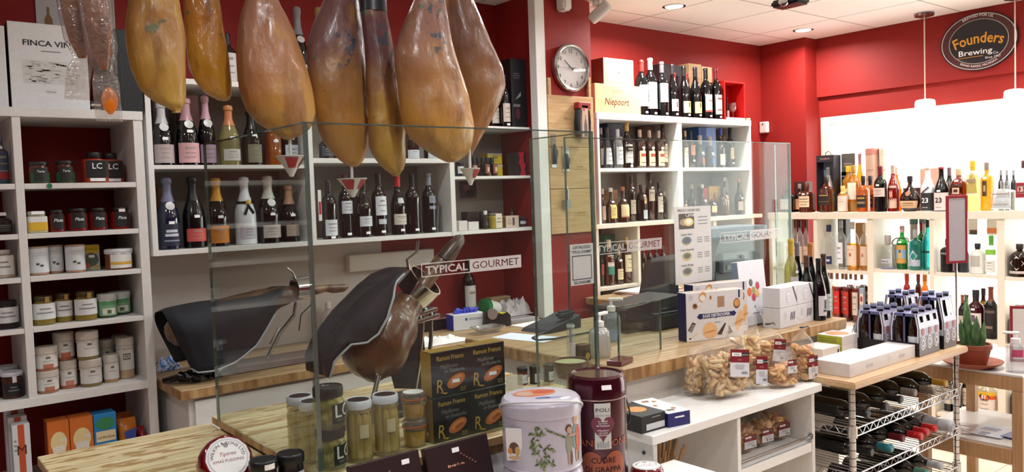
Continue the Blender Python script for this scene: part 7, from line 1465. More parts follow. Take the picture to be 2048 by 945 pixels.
p=PZ(938,660,BZ);t=thing('glove_box','blue and white carton with blue gloves coming out of the top','box',(p.x,p.y,BZ),-.15);b=MB();b.box(-.09,0,0,.10,.09,.085,M('dadbe2',.5),.002,fm={'-x':'2a44c4'} and {'-x':M('2a44c4',.5)});b.obj('carton_body',t,smooth=0);b=MB();b.rect(-.02,.05,-.008,.064,M('283aa0',.5));b.lines(.0,.05,.08,.064,2,TEXTG);b.obj('print',t,smooth=0)
b=MB();rn=random.Random(6)
for k in range(7):b.tube([(-.06+.02*k,.045,.085),(-.06+.02*k+rn.uniform(-.03,.03),.045,.105),(-.06+.02*k+rn.uniform(-.05,.05),.045,.098)],[.012,.014,.006],M('3a48c8',.5),8)
b.obj('blue_glove',t,smooth=80)
p=PZ(997,655,BZ);p.x+=.0;t=thing('tape_dispenser','black desk tape dispenser on the back counter','dispenser',(p.x,p.y,BZ),-.2);b=MB();b.prism([(-.08,0),(.08,0),(.075,.06),(.06,.075),(.01,.06),(-.03,.085),(-.075,.085)],.05,BLACK,T(0,0,0));b.obj('dispenser_body',t,smooth=0);b=MB();b.lathe([(.03,0),(.03,.012)],M('8a7a74',.3),20,mat=T(-.035,.005,.075,0,PI/2));b.obj('tape_roll',t)
b=MB();b.box(.02,.01,.068,.055,.04,.074,M('d8c83a',.5));b.obj('yellow_tab',t,smooth=0)
p=PZ(950,662,BZ);p.y=3.36;t=thing('plastic_tub','flat clear plastic tub in front of the blue carton','tub',p);b=MB();b.lathe([(.055,0),(.07,.03),(.088,.032),(.088,.036),(.068,.036),(.05,.006)],film('f2f0ee',.7,.05,.12,dcol='b8b4b0'),22,p=4,d=.75,cap1=False);b.obj('tub_body',t)
p=PZ(985,634,BZ);t=thing('spice_can','white can with a green lid lying tilted behind the blue carton','can',(p.x-.06,3.70,BZ+.06),.3);b=MB();m0=T(0,0,0,0,.0,.9);b.lathe([(.045,-.01),(.045,.07)],M('d8d8d2',.5),20,mat=m0);b.patch;b.obj('can_body',t);b=MB();b.lathe([(.048,.07),(.048,.1),(.04,.104)],M('0f6a3a',.4),20,mat=T(0,0,0,0,0,.9));b.obj('green_lid',t);t.rotation_euler=(0,-2.2,.2)
for k,(px,py,w,d,lb,rz) in enumerate(((1085,652,.22,.2,'white paper sheet at the right end of the back counter',.1),(1062,628,.2,.16,'grey printed sheet under the crumpled wrapping paper',-.1))):
    p=PZ(px,py,BZ+.0006*(k));p.y=3.36+.2*k;p.x=min(p.x,2.86);t=thing('paper_sheet',lb,'sheet',p,rz);b=MB();b.box(-w/2,-d/2,0,w/2,d/2,.003 if k==0 else .02,PAPER if k==0 else M('9a9698',.6));b.obj('sheet',t,smooth=0)
p=PZ(1040,622,BZ);crumple('wrapping_paper','crumpled grey wrapping paper piled against the red wall','paper',(min(p.x,2.93),3.68,BZ+.022),.2,.16,.15,M('bcb4b4',.6),4.2)
p=PZ(868,690,BZ);crumple('napkin_pile','crumpled white napkins on the back counter behind the stand rods','napkins',(PZ(870,684,BZ).x,3.33,BZ),.3,.14,.045,PAPER,7.7)
p=PZ(850,650,BZ);t=thing('scale','low dark kitchen scale with a rosy steel plate behind the ham stand','scale',(p.x-.12,3.755,BZ));b=MB();b.box(-.2,-.12,0,.2,.12,.05,BLACK,.01,seg=2);b.obj('scale_body',t);b=MB();b.box(-.19,-.11,.052,.19,.11,.062,M('a88a84',.2,.8),.004);b.obj('weighing_plate',t)
t=thing('backsplash_block','small wooden end block against the red wall by the white trim','block',(2.93,3.8,BZ));b=MB();b.box(-.06,0,0,.085,.06,.11,WOODB,.002);b.obj('block',t,smooth=0)
# ================================================================ sales counter
TZ=.9804
p=PZ(1012,683,TZ);t=thing('paper_sheet','bluish white paper sheet lying on the left end of the sales counter','sheet',(p.x+.04,p.y,TZ),.25);b=MB();b.box(0,-.16,0,.14,.12,.0015,M('e4ecf8',.6));b.obj('sheet',t,smooth=0)
p=PZ(1128,662,TZ);t=thing('desk_phone','dark grey handset base on the left end of the sales counter','phone',(p.x,p.y,TZ),.1);b=MB();b.prism([(-.12,0),(.12,0),(.12,.06),(.06,.045),(-.1,.015)],.16,M('3c3e46',.5),T(0,0,0));b.box(.0,.02,.05,.11,.06,.085,M('24303c',.45),.012,seg=2);b.obj('phone_body',t,smooth=0)
b=MB();b.tube([(-.1,.02,.008),(-.24,-.03,.006),(-.27,-.09,.006),(-.2,-.13,.006),(-.05,-.14,.006),(.02,-.15,.006)],.004,M('2a2a2c',.5),6);b.obj('cable',t)
p,h,r=atZ(1143,647,17,724,TZ);t=thing('slim_bottle','slim empty clear bottle with small pinkish label behind the burgundy tin','bottle',p);b=MB();b.lathe([(r*.95,0),(r,.004),(r,h*.84),(r*.85,h*.88),(r*.85,h)],G['clear'],18,cap1=False);b.lathe([(r*.95,h*.9),(r*1.02,h*.93),(r*.95,h*.96)],M('c8ccca',.2),18,cap0=False,cap1=False);b.obj('bottle_glass',t);b=MB();b.patch(r,h*.12,h*.52,1.1,M('d8c4c0',.5),off=.001);b.lines;b.obj('label',t)
p,h,r=atZ(1163,684,26,716,TZ);p=Vector((PY(1163,716,2.2).x+.006,2.2,TZ));t=thing('candle_jar','brown square jar with gold emblem beside the slim bottle','jar',p);b=MB();b.lathe([(r*.95,0),(r,.004),(r,h)],M('5a4632',.3),20,p=4);b.obj('jar_body',t);b=MB();b.patch(r,h*.1,h*.7,.8,M('3a2c1e',.4),off=.001,p=4);b.lathe([(.012,0),(.012,.001)],GOLD,16,mat=T(0,-r-.0025,h*.35,0,PI/2));b.obj('label',t)
def pump(label,px,py,top,pw,milky,rz,Yf=None):
    p,h,r=atZ(px,top,pw*.94,py,TZ);p=Vector((PY(px,py,Yf).x,Yf,TZ)) if Yf else p;t=thing('pump_bottle',label,'bottle',p,rz,'hand gel pump bottles');c=film('eeeeea',.35,.2,.02,dcol='cfcdc6') if milky else film('eef2f6',.75,.05,.08,dcol='c4ccd8')
    b=MB();b.lathe([(r*.9,0),(r,.006),(r,h*.5),(r*.92,h*.58),(r*.7,h*.64),(r*.36,h*.68),(r*.36,h*.71)],c,24);b.obj('bottle_body',t);WP=M('eceae8',.4)
    b=MB();b.lathe([(r*.46,h*.69),(r*.46,h*.80),(r*.3,h*.82),(r*.18,h*.83),(r*.18,h*.93)],WP,16);b.box(-r*.3,-r*.22,h*.93,r*1.3,r*.22,h,WP,.003);b.obj('pump_head',t)
    b=MB()
    if milky:b.patch(r,h*.14,h*.46,.5,M('e2e0da',.5),off=.001,ac=1.2)
    else:b.patch(r,h*.06,h*.3,1.0,M('8a9ab8',.5),off=.001)
    b.obj('label',t)
pump('milky white hand gel pump bottle behind the glass edge',1200,714,626,46,True,.2);pump('clear hand gel pump bottle just left of the dark till box',1224,674,590,38,False,-.9,2.40)
p=PZ(1240,728,TZ);t=thing('card_tray','small translucent red tray near the counter corner','tray',p,.3);b=MB();b.box(-.05,-.03,0,.05,.03,.02,film('9a2c3c',.5,.1,.05,dcol='7a2030'),.003);b.obj('tray_body',t,smooth=0)
TL=M('15161b',.4);t=thing('till_box','black till cash box with a sloping lid on the sales counter','till',(PY(1252,682,2.47).x,2.47,TZ));x1=PY(1362,650,2.47).x-t.location.x
b=MB();zt_=zY(1300,600,2.47)-TZ;b.prism([(0,0),(x1,0),(x1,zt_*1.02),(.02,zt_*.82),(0,zt_*.75)],.2,TL,T(0,0,0));b.box(x1*.35,-.06,0,x1*1.25,-.0005,.075,TL,.01,seg=2);b.obj('cash_box',t,smooth=0)
b=MB();b.rect(x1*.6,zt_*.62,x1*.75,zt_*.645,M('8a8a90',.5),y=-.0008);b.obj('name_plate',t,smooth=0)
b=MB();b.tube([(x1*1.2,-.07,.03),(x1*1.3,-.09,.02),(x1*1.4,-.08,.012),(x1*1.6,-.05,.012)],.006,M('b8b8b4',.5),8);b.obj('cable',t)
def screen(label,ptl,ptr,pbr,pbl,Y,th,foot):
    c=[PY(x,y,Y+dy) for (x,y),dy in ((ptl,.12),(ptr,.12),(pbr,0),(pbl,0))];o=Vector((c[3].x,Y,TZ));t=thing('till_screen',label,'screen',o)
    b=MB();f=[b.bm.verts.new(p-o) for p in c];k=[b.bm.verts.new(p-o+Vector((.0,th,-.02))) for p in c];b.face(f,TL);b.face(k[::-1],TL)
    for i in range(4):b.face([f[i],k[i],k[(i+1) % 4],f[(i+1) % 4]],TL)
    b.obj('monitor',t,smooth=0);b=MB();mx=(c[3].x+c[2].x)/2-o.x;zb=min(c[2].z,c[3].z)-TZ
    b.box(mx-.05,.02,0,mx+.05,.14,max(.02,zb+.06),TL,.004);b.box(mx-.12,-.02,0,mx+.12,.2,.02,TL,.004);b.obj('foot',t,smooth=0)
screen('black tilted till screen behind the price list',(1303,517),(1352,508),(1360,612),(1286,622),2.74,.05,0)
a=PY(1432,600,2.5);w_=PY(1530,590,2.5).x-a.x;h=zY(1440,480,2.5)-TZ;t=thing('printer','tall dark grey printer behind the biscuit boxes and price list','printer',(a.x,2.5,TZ));b=MB();PG=M('2a2c31',.45);b.prism([(0,0),(w_,0),(w_,h*1.02),(w_*.1,h),(0,h*.8)],.2,PG,T(0,0,0));b.obj('printer_body',t,smooth=0)
b=MB();b.box(.02,-.03,h*.55,w_*.55,-.0005,h*.82,M('4a5058',.4),.006);b.box(.05,-.034,h*.60,w_*.45,-.0305,h*.66,TEXTG);b.obj('panel',t,smooth=0)
carton('lidded_box','bluish grey flat box lying on top of the dark printer','box',(a.x-.02,2.5,TZ+h*1.03),w_+.05,.2,.045,'5c6a7a')
for k in range(4):
    p=PZ(1268,598-2*k,.985);t=thing('paper_sheet',['lowest paper sheet on the short wooden end by the liquor shelves','second paper sheet on the short wooden end by the liquor shelves','third paper sheet of the pile by the liquor shelves','topmost paper sheet of the pile by the liquor shelves'][k],'sheet',(3.78,3.39,.9855+.006*k),.12*k-.2,'papers on the wooden end');b=MB();b.box(-.2,-.1,0,.2,.1,.0045,PAPER if k != 1 else M('b86a60',.6));b.obj('sheet',t,smooth=0)
NAVY=M('1c2158',.45);BOXW=M('dbd8d8',.45);CHOC=M('4a3228',.5);COOK=M('d89a58',.5);COOK2=M('e6b884',.5)
def biscuit(t,w,d,h):
    def g(o):
        rn=random.Random(5);n=20
        def blob(x,z,rx,rz_,m,a=0,y=-.0005):o.disc(0,0,rx*w,rz_*w,m,T(x*w,y,z*h,0,0,a),seg=n)
        zc=h*.5;bw=w*.30;o.flat2([(w*.18,zc-.001),(w*.22,zc+h*.055),(w*.50-bw,zc+h*.045),(w*.80,zc+h*.045),(w*.83,zc+h*.055),(w*.87,zc),(w*.83,zc-h*.055),(w*.80,zc-h*.045),(w*.53,zc-h*.045),(w*.51,zc-h*.07),(w*.49,zc-h*.045),(w*.22,zc-h*.055)],NAVY,None,-.0009)
        o.text('JULES DESTROOPER',h*.085,TEXTW,x=w*.515,z=zc-h*.028,y=-.0014,bold=.02,sx=w*.5/(h*.085*9.3))
        blob(.28,.90,.06,.075,COOK,.5);blob(.28,.875,.05,.045,M('ece4d8',.5),.4,-.001);blob(.42,.87,.02,.03,M('a8703c',.5));blob(.15,.72,.045,.04,M('a06a38',.5),.4);blob(.15,.73,.025,.02,CHOC,.4,-.001);o.box(w*.54,-.0008,h*.66,w*.66,-.0002,h*.88,M('a88468',.5),mat=T(0,0,0,0,0,.0))
        blob(.88,.70,.06,.075,M('6a4028',.5));blob(.88,.71,.05,.055,COOK,0,-.001)
        for (x,z,rx,rz_,a) in ((.40,.19,.13,.15,.5),(.92,.34,.06,.17,.3)):
            blob(x,z,rx,rz_*.9 if x>.5 else .12,COOK2,a)
            for q in range(4):blob(x-.03+.02*q,z-.02,.004,.09,COOK,a+.9,-.001)
        o.flat2([(w*.02,h*.24),(w*.10,h*.40),(w*.16,h*.36),(w*.08,h*.18)],CHOC,None,-.0006)
        for q in range(5):o.flat2([(w*(.03+.014*q),h*(.22+.03*q)),(w*(.04+.014*q),h*(.23+.03*q)),(w*(.10+.012*q),h*(.2+.034*q)),(w*(.095+.012*q),h*(.19+.034*q))],M('d8d0c8',.5),None,-.001)
        o.flat2([(w*.52,h*.10),(w*.66,h*.32),(w*.68,h*.30),(w*.60,h*.08)],CHOC,None,-.0012);o.flat2([(w*.72,h*.08),(w*.73,h*.26),(w*.78,h*.16),(w*.80,h*.1)],M('6a5048',.5),None,-.0008);o.flat2([(w*.06,h*.09),(w*.2,h*.19),(w*.19,h*.15),(w*.1,h*.08)],M('e0c8a8',.5),None,-.0006)
        o.rect(w*.91,h*.82,w*.94,h*.98,NAVY);o.rect(w*.04,h*.05,w*.07,h*.08,TEXTK);o.lines(w*.44,h*.33,w*.62,h*.37,1,TEXTG);o.disc(w*.08,h*.9,w*.035,h*.06,M('c4c2c4',.5),T(0,-.0005,0));
    art_panel(t,g)
a,c=PZ(1374,686,TZ),PZ(1488,672,TZ);w_=(c-a).length;rz=math.atan2(c.y-a.y,c.x-a.x);_,h,_=atZ(1374,588,1,686,TZ)
carton('biscuit_box','white biscuit box with navy spine and printed biscuits, front one on the sales counter','box',a+Vector((0,0,.0005)),w_,.06,h,BOXW,rz=rz,fm={'-x':NAVY,'+z':M('c8b8ac',.5)},art=biscuit,group='printed biscuit boxes')
ca,sa=math.cos(rz),math.sin(rz);q=Vector((a.x+.10*ca-.075*sa,a.y+.10*sa+.075*ca+.01,TZ))
carton('biscuit_box','white biscuit box with printed biscuits standing behind the front one','box',q,w_,.06,h*1.10,BOXW,rz=rz+.02,fm={'-x':NAVY,'+z':M('c8b8ac',.5)},art=biscuit,group='printed biscuit boxes')
def candy(t,w,d,h):
    def g(o):
        for x,z,c,r_ in ((.42,.66,'4a5450',.055),(.66,.60,'c04458',.06),(.34,.52,'d8704c',.065),(.50,.54,'a8a05c',.055),(.63,.48,'e0b878',.06),(.48,.43,'d04c60',.06)):o.disc(w*x,h*z,w*r_*1.25,w*r_*1.5,M(c,.4),T(0,-.0005-r_*.01,0),seg=18)
        o.lines(w*.3,h*.16,w*.72,h*.2,1,TEXTG);o.disc(w*.5,h*.28,w*.03,h*.02,TEXTG,T(0,-.0006,0))
    art_panel(t,g)
a=PZ(1505,668,TZ);h=.27;p=PY(1505,640,a.y+.02);t=carton('sweets_box','white gift box printed with coloured sweets leaning back behind the egg boxes','box',(a.x+.09,2.172,TZ),.2,.035,.29,'e4e4ea',fm={'-x':'8a9cb4'},art=candy);t.rotation_euler=(-.1,0,0)
t.location.z=TZ+.006
def egg(t,w,d,h):
    def g(o):
        o.disc(w*.5,h*.5,w*.13,h*.3,M('b8b4b4',.5),T(0,-.0005,0),seg=20);o.disc(w*.5,h*.5,w*.115,h*.27,M('e2e0e2',.5),T(0,-.0008,0),seg=20);o.disc(w*.5,h*.46,w*.06,h*.13,M('b0acac',.5),T(0,-.001,0),seg=16);o.disc(w*.5,h*.46,w*.045,h*.1,M('e2e0e2',.5),T(0,-.0012,0),seg=16)
        o.flat2([(w*.72,h),(w*.80,h),(w*1.0,h*.35),(w*1.0,h*.1)],M('4a3e3c',.4),None,-.0006)
    art_panel(t,g)
def egg2(t,w,d,h):art_panel(t,lambda o:(o.disc(w*.3,h*.6,w*.1,h*.2,M('c8c4c4',.5),T(0,-.0005,0)),[o.prism([(w*(.58+.1*k),h*.4),(w*(.64+.1*k),h*.75),(w*(.68+.1*k),h*.7),(w*(.62+.1*k),h*.3)],.0003,M('57504f',.5),T(0,-.001,0)) for k in range(3)]))
a=PZ(1521,655,TZ);a.x+=.02;a.y=2.04;_,h,_=atZ(1521,575,1,655,TZ);h=h/2;w_=.148
for i in range(2):
    for j in range(2):carton('chocolate_box',[['white gift box lower left in the stack of four by the wine bottles','white gift box with dark ribbon, upper left of the stack of four'],['white gift box lower right in the stack of four','white gift box with dark ribbon, upper right, touching the wine bottles']][i][j],'box',(a.x-.012+i*(w_+.001),a.y+.0+.009*i,TZ+j*(h+.0005)),w_,.085,h-.001,'d6d4d8',rz=.06,art=egg if j else egg2,group='white ribboned gift boxes')
for x,y,top,kw,lb in ((3.47,2.2,478,dict(sty='bordeaux',g='straw',cap='c0a02c',lab=('d8d2d0',.15,.52,1.1),tagz=.58),'clear bottle of golden wine with yellow capsule'),(3.55,2.215,485,dict(cap='77747a',lab=None,sty='burgundy'),'dark wine bottle with grey capsule behind the brown capped ones'),
    (3.55,2.145,486,dict(cap='b0723a',lab=('c8c4c0',.2,.4,1),sty='burgundy'),'wine bottle with copper and silver capsule'),(3.48,2.125,511,dict(cap='5a3a30',lab=None,sty='burgundy',g='green'),'wine bottle with brown capsule and no label, left of the front one'),
    (3.54,2.072,508,dict(cap='4a2c26',lab=('c0c8c4',.12,.38,1.1),sty='burgundy',g='green'),'wine bottle with brown capsule and pale label at the far right end'),(3.458,2.05,517,dict(cap='0f0f11',lab=('d2ccd0',.08,.40,1.1,[('3a3a44',.35,.8,.22),('3a3a44',.2,.3,.4)]),sty='burgundy'),'front dark wine bottle with white grape label at the counter end')):
    h=PY(pj((x,y,1.28))[0],top,y).z-TZ;bottle('wine_bottle',lb,'bottle',(x,y,TZ),h,.0315,group='wine bottles at the end of the sales counter',**kw)
p=PZ(1672,652,.98);t=thing('lever_corkscrew','chrome lever machine with bent arm at the end of the counter by the green boxes','corkscrew',(3.6,1.922,.8604));b=MB();b.box(-.05,-.04,0,.05,.05,.03,CHROME,.008,seg=2);b.lathe([(.05,0),(.048,.02),(.03,.04),(0,.045)],CHROME,20,c=(0,0,.03));b.obj('machine_body',t);b=MB();b.tube([(.0,-.0,.07),(-.05,.0,.10),(-.07,.0,.07),(-.085,.0,.01)],.009,CHROME,10);b.obj('lever_arm',t)
# ================================================================ bags of biscuits on the display shelf
RLAB=M('7c1626',.45)
def card(o,w,h,m0,pr=True):
    o.rect(-w/2,h*.52,w/2,h,RLAB,m0,y=0);o.rect(-w/2,0,w/2,h*.52,M('d5d6da',.5),m0,y=0);o.rect(-w*.42,h*.75,w*.08,h*.88,TEXTW,m0,y=-.0006);o.rect(w*.08,h*.75,w*.46,h*.88,TEXTK,m0,y=-.0006);o.text('TOSCA',h*.08,TEXTK,m0,x=-w*.17,z=h*.785,y=-.001,bold=.02);o.text('gourmet',h*.07,TEXTW,m0,x=w*.27,z=h*.79,y=-.001)
    o.text('palitos',h*.07,M('d8b0b4',.5),m0,x=0,z=h*.60,y=-.0006);o.lines(-w*.4,h*.26,w*.4,h*.46,4,M('a8a8ac',.5),m0,y=-.0006)
    for k in range(9):o.rect(w*(.1+.035*k),h*.1,w*(.115+.035*k),h*.2,TEXTK,m0,y=-.0006)
def bag(label,pos,w,h,d,rz,kind,fill=.6,tie=False,seed=1,lean=0,cardp=(0,.35,.5,.36),grp='clear bags of biscuits',ctilt=0):
    t=thing('biscuit_bag',label,'bag',pos,rz,grp);rn=random.Random(seed);b=MB()
    cols={'stick':['d9b27e','e2bf8e','c99a62','e8cda0'],'chip':['dcb87c','cfa566','e6c890','c08c4c'],'toast':['c98f54','d9a86c','b67a40','e0b880']}[kind];ms=[M(c,.6,bump=.3) for c in cols]
    N=170 if kind=='stick' else 95
    for k in range(N):
        zf=rn.random()*fill;e=.96*min(1,.75+zf) ;x=rn.uniform(-1,1)*w*.42*e;yy=rn.uniform(-1,1);y=yy*d*.40*(1-.35*abs(x/(w*.5)));z=.012+zf*(h-.02)
        c=Vector((x,y,z));m=rn.choice(ms)
        if kind=='stick':
            L_=rn.uniform(.018,.034);a=Vector((rn.uniform(-1,1),rn.uniform(-.5,.5),rn.uniform(-1,1))).normalized();p0,p1=c-a*L_,c+a*L_
            for p in (p0,p1):p.z=max(.009,p.z);p.x=max(-w*.47,min(w*.47,p.x))
            b.tube([p0,p0.lerp(p1,.15),p0.lerp(p1,.85),p1],[.0045,.0075,.0075,.004],m,7)
        else:
            q=Matrix.Translation((c.x,c.y,max(.02,c.z))) @ Matrix.Rotation(rn.uniform(0,6),4,'Z') @ Matrix.Rotation(rn.uniform(-1.2,1.2),4,'X') @ Matrix.Rotation(rn.uniform(-.8,.8),4,'Y');s=rn.uniform(.016,.024)
            b.lathe([(s*.8,-.005),(s,-.002),(s*.98,.003),(s*.7,.006)],m,9,d=.7,mat=q)
    o=b.obj('biscuits',t,smooth=40);o['kind']='stuff'
    b=MB();n,mh=26,20;rows=[]
    for j in range(mh+1):
        v=j/mh
        if tie:k=1 if v<.62 else max(.13,1-(v-.62)/.2) if v<.84 else .13+(v-.84)*2.2;kd=k
        else:k=1-.06*v;kd=(1 if v<fill else max(.04,1-(v-fill)/(1.02-fill)))
        kd *= min(1,.55+v*6);row=[]
        for i in range(n):
            a=2*PI*i/n;x,y=se(a,2.8);q=noise.noise(Vector((x*2.5,y*2.5+seed,v*7)))*.10+noise.noise(Vector((x*6,y*6+seed,v*18)))*.05
            row.append(b.bm.verts.new((x*w*.53*k*(1+q*.5),y*d*.53*kd*(1+q)+(q*.05 if not tie and v>fill else 0),v*h+(q*.06 if j==mh else 0))))
        rows.append(row)
    for a,c in zip(rows,rows[1:]):
        for i in range(n):b.face([a[i],a[(i+1) % n],c[(i+1) % n],c[i]],PLASTICBAG)
    b.face(rows[0][::-1],PLASTICBAG);b.obj('clear_film',t,smooth=22)
    if tie:
        b=MB();b.tube([(math.cos(k*PI/5)*w*.08,math.sin(k*PI/5)*d*.1,h*.84) for k in range(10)],.003,M('1c1a1a',.5),6,closed=True);b.tube([(.0,-d*.1,h*.84),(.015,-d*.1-.01,h*.86),(.03,-d*.12,h*.82)],.0025,M('1c1a1a',.5),6);b.obj('twist_tie',t)
    cx,cz,cw,ch=cardp;b=MB();card(b,cw*w,ch*h,T(cx*w,-d*.56-.004,cz*h,.0,0,ctilt));b.obj('label_card',t,smooth=0)
    if lean:t.rotation_euler=(-lean,0,rz);t.location.z+=.55*d*math.sin(lean)+.001
    return t
def B2(px,py,dy,*a,**k):p=PZ(px,py,DZ);bag(a[0],(p.x+k.pop('dx',0),min(p.y+dy,1.972-a[3]*.62-abs(a[1]*.5*math.sin(a[4]))),DZ+.001),*a[1:],**k)
B2(1477,800,.045,'big clear bag of breadsticks with red card, front one on the display shelf',.18,.215,.075,-.3,'stick',.68,False,3,.12,(.14,.32,.46,.46),ctilt=.12)
B2(1392,782,.05,'clear bag of breadsticks leaning behind the front one, leftmost',.14,.18,.075,.0,'stick',.66,False,7,.0,(.2,.3,.3,.3),dx=-.02)
B2(1532,785,.085,'clear bag of golden chips with red card, second from the left in front',.135,.235,.065,-.35,'chip',.8,False,11,.1,(.30,.05,.38,.44),ctilt=.1)
B2(1574,776,.02,'clear bag of flat toasts lying low in the middle of the shelf',.11,.13,.07,-.25,'toast',.6,False,13,.0,(.1,.45,.4,.4))
B2(1582,765,.1,'tied clear bag of toasts with dark twist tie, white card tilted',.125,.26,.065,-.25,'toast',.52,True,17,.0,(.12,.28,.5,.34),ctilt=.15)
B2(1622,757,.0,'tied clear bag of toasts at the right end against the white boxes',.085,.25,.065,-.2,'toast',.55,True,19,.0,(.18,.05,.6,.36),dx=-.06)
zl=DZ2+.001;YB_=DY0+.14;ha=DZ-.031-DZ2-.008;x0_,x1_=dm+.012,DX1-.06;wq=(x1_-x0_)/4
for k,(lb,tie,sd) in enumerate((('clear bag with long white card on the lower shelf, leftmost',False,23),('tied clear bag of toasts with price tag on the lower shelf',True,29),('tied clear bag of toasts, third on the lower shelf',True,31),('clear bag of toasts at the right end of the lower shelf',False,37))):
    bag(lb,(x0_+wq*(k+.5),YB_,zl),wq*.8,min(ha*.92,.2),.085,-.12,'toast',.52,tie,sd,0,(.0 if sd != 23 else .05,.14,.72,.30 if sd != 23 else .48),grp='bags on the lower display shelf')
p=PZ(1335,858,DZ);a=PZ(1283,870,DZ);
def darkb(t,w,d,h):
    o=MB();o.disc(w*.5,d*.5,w*.3,d*.22,M('c98a40',.5),T(0,0,h+.0004,0,-PI/2),seg=18);o.obj('biscuit_print',t,smooth=0);art_panel(t,lambda o:(o.rect(w*.2,h*.12,w*.95,h*.48,M('cfd0d4',.5)),o.lines(w*.3,h*.75,w*.9,h*.9,1,TEXTG)))
c=PZ(1332,856,DZ);w_=(c-a).length;rz=math.atan2(c.y-a.y,c.x-a.x);carton('biscuit_box','small black biscuit box with a round biscuit print on the display shelf','box',(a.x-.0,a.y,DZ+.0005),w_,.15,.055,'1a1b1f',rz=rz,art=darkb)
def whiteb(t,w,d,h):
    o=MB();rn=random.Random(4);m0=T(0,0,h+.0004,0,-PI/2)
    for k in range(7):o.disc(rn.uniform(.2,.8)*w,rn.uniform(.1,.9)*d,.008,.01,M(rn.choice(['6a4a38','2a2a50','a87848','3a3230']),.5),m0,y=-.0001*k,seg=8)
    o.obj('biscuit_print',t,smooth=0);art_panel(t,lambda o:o.rect(w*.3,h*.6,w*.72,h*.72,TEXTW))
a=PZ(1337,857,DZ);c=PZ(1381,848,DZ);w_=(c-a).length;carton('biscuit_box','small white topped biscuit box with navy sides on the display shelf','box',(a.x,a.y,DZ+.0005),w_,.2,.045,'22246a',rz=math.atan2(c.y-a.y,c.x-a.x),fm={'+z':'e2e0e0'},art=whiteb)
t=thing('wheat_bundle','sheaf of dried wheat stalks standing inside the left bay of the display shelf','wheat',(2.05,1.84,.0));b=MB();rn=random.Random(9);SW=M('b08a5c',.7)
for k in range(60):x,y=rn.uniform(-.06,.07),rn.uniform(-.05,.05);b.tube([(x*.5,y*.5,.45),(x,y,.62),(x*1.5+rn.uniform(-.02,.02),y*1.5,rn.uniform(.68,.78))],[.0025,.0025,.0045],SW,5)
b.box(-.06,-.05,0,.06,.05,.45,M('6a4a30',.6),.01);o=b.obj('stalks',t,smooth=40);o['kind']='stuff'
# ================================================================ chrome wire rack
RKY0,RKY1,RKZ=1.575,1.975,.86;RX0=PZ(1715,766,RKZ).x+.012;RX1=PZ(1931,692,RKZ).x-.0
t=thing('wire_rack','chrome wire rack with a beech top full of lying wine bottles','rack',(0,0,0))
b=MB();b.box(RX0-.03,RKY0-.015,RKZ-.028,RX1,RKY1,RKZ,BEECH,.005,seg=2);b.obj('wooden_top',t,smooth=0)
xs_=(RX0+.012,RX1-.045);ys_=(RKY0+.02,RKY1-.03)
for x in xs_:
    for y in ys_:
        b=MB();b.lathe([(.013,0),(.013,RKZ-.0285)],CHROME,16,c=(x,y,0))
        for k in range(26):b.lathe([(.0133,0),(.0137,.0015),(.0133,.003)],DARKSTEEL,16,c=(x,y,.03+.031*k),cap0=False,cap1=False)
        b.obj('post',t)
fy=RKY0+.015;Z1=PY(1719,853,fy).z;Z2=PY(1725,942,fy).z;ZS=[Z1-.03,Z2-.03,Z2-.03-(Z1-Z2),.1]
for z in ZS:
    b=MB();W_=.0028
    for y in (ys_[0]-.012,ys_[1]+.012):
        b.tube([(xs_[0],y,z+.03),(xs_[1],y,z+.03)],.0035,CHROME,8);b.tube([(xs_[0],y,z),(xs_[1],y,z)],.0035,CHROME,8);n=34
        b.tube([(xs_[0]+(xs_[1]-xs_[0])*k/n,y,z+(.03 if k % 2 else 0)) for k in range(n+1)],.002,CHROME,6)
    for x in xs_:
        b.tube([(x,ys_[0],z+.03),(x,ys_[1],z+.03)],.0035,CHROME,8);b.tube([(x,ys_[0],z),(x,ys_[1],z)],.0035,CHROME,8);n=14
        b.tube([(x,ys_[0]+(ys_[1]-ys_[0])*k/n,z+(.03 if k % 2 else 0)) for k in range(n+1)],.002,CHROME,6)
    for k in range(1,30):x=xs_[0]+(xs_[1]-xs_[0])*k/30;b.tube([(x,ys_[0]-.012,z+.033),(x,ys_[1]+.012,z+.033)],.0018,CHROME,5)
    for x in xs_:
        for y in ys_:b.lathe([(.0165,-.008),(.019,-.006),(.0185,.04),(.0155,.042)],CHROME,16,c=(x,y,z),cap0=False,cap1=False)
    b.obj('wire_shelf',t,smooth=50)
LAST={}
def lying(label,px,py,z,c,g='wine',netting=False,back=False,lab=True,dy=0,grp=None,h=.30,r=.0375,row=0):
    x=PY(px,py,RKY0+dy).x;zz=z+r+.001
    x=max(x,LAST.get(z,0)+.0775);LAST[z]=x
    t=thing('wine_bottle',label,'bottle',(x,RKY0+dy+h,zz),0,grp);m0=Matrix.Rotation(PI/2,4,'X');prof=STY['bordeaux'];cz=.80
    b=MB();pr=[(q*r,w*h) for q,w in prof if w<cz+.001]+[(.38*r,cz*h)];b.lathe(pr,mm(g),18,mat=m0);b.obj('glass_body',t)
    b=MB();k=[(.40*r,cz*h)]+[(q*r*1.05,w*h) for q,w in prof if w>cz+.004];b.lathe(k,mm(c,.35),14,mat=m0);b.obj('capsule',t)
    if netting:
        b=MB();b.lathe([(r*1.03,.1*h),(r*1.05,h*.6),(r*.8,h*.72),(r*.6,h*.82),(r*.7,h*1.02),(r*.5,h*1.06)],M('a4a4a8',.55),16,mat=m0,cap0=False);b.obj('paper_wrap',t)
    return t
g1='wine bottles on the upper wire shelf'
zz=Z1+.0045
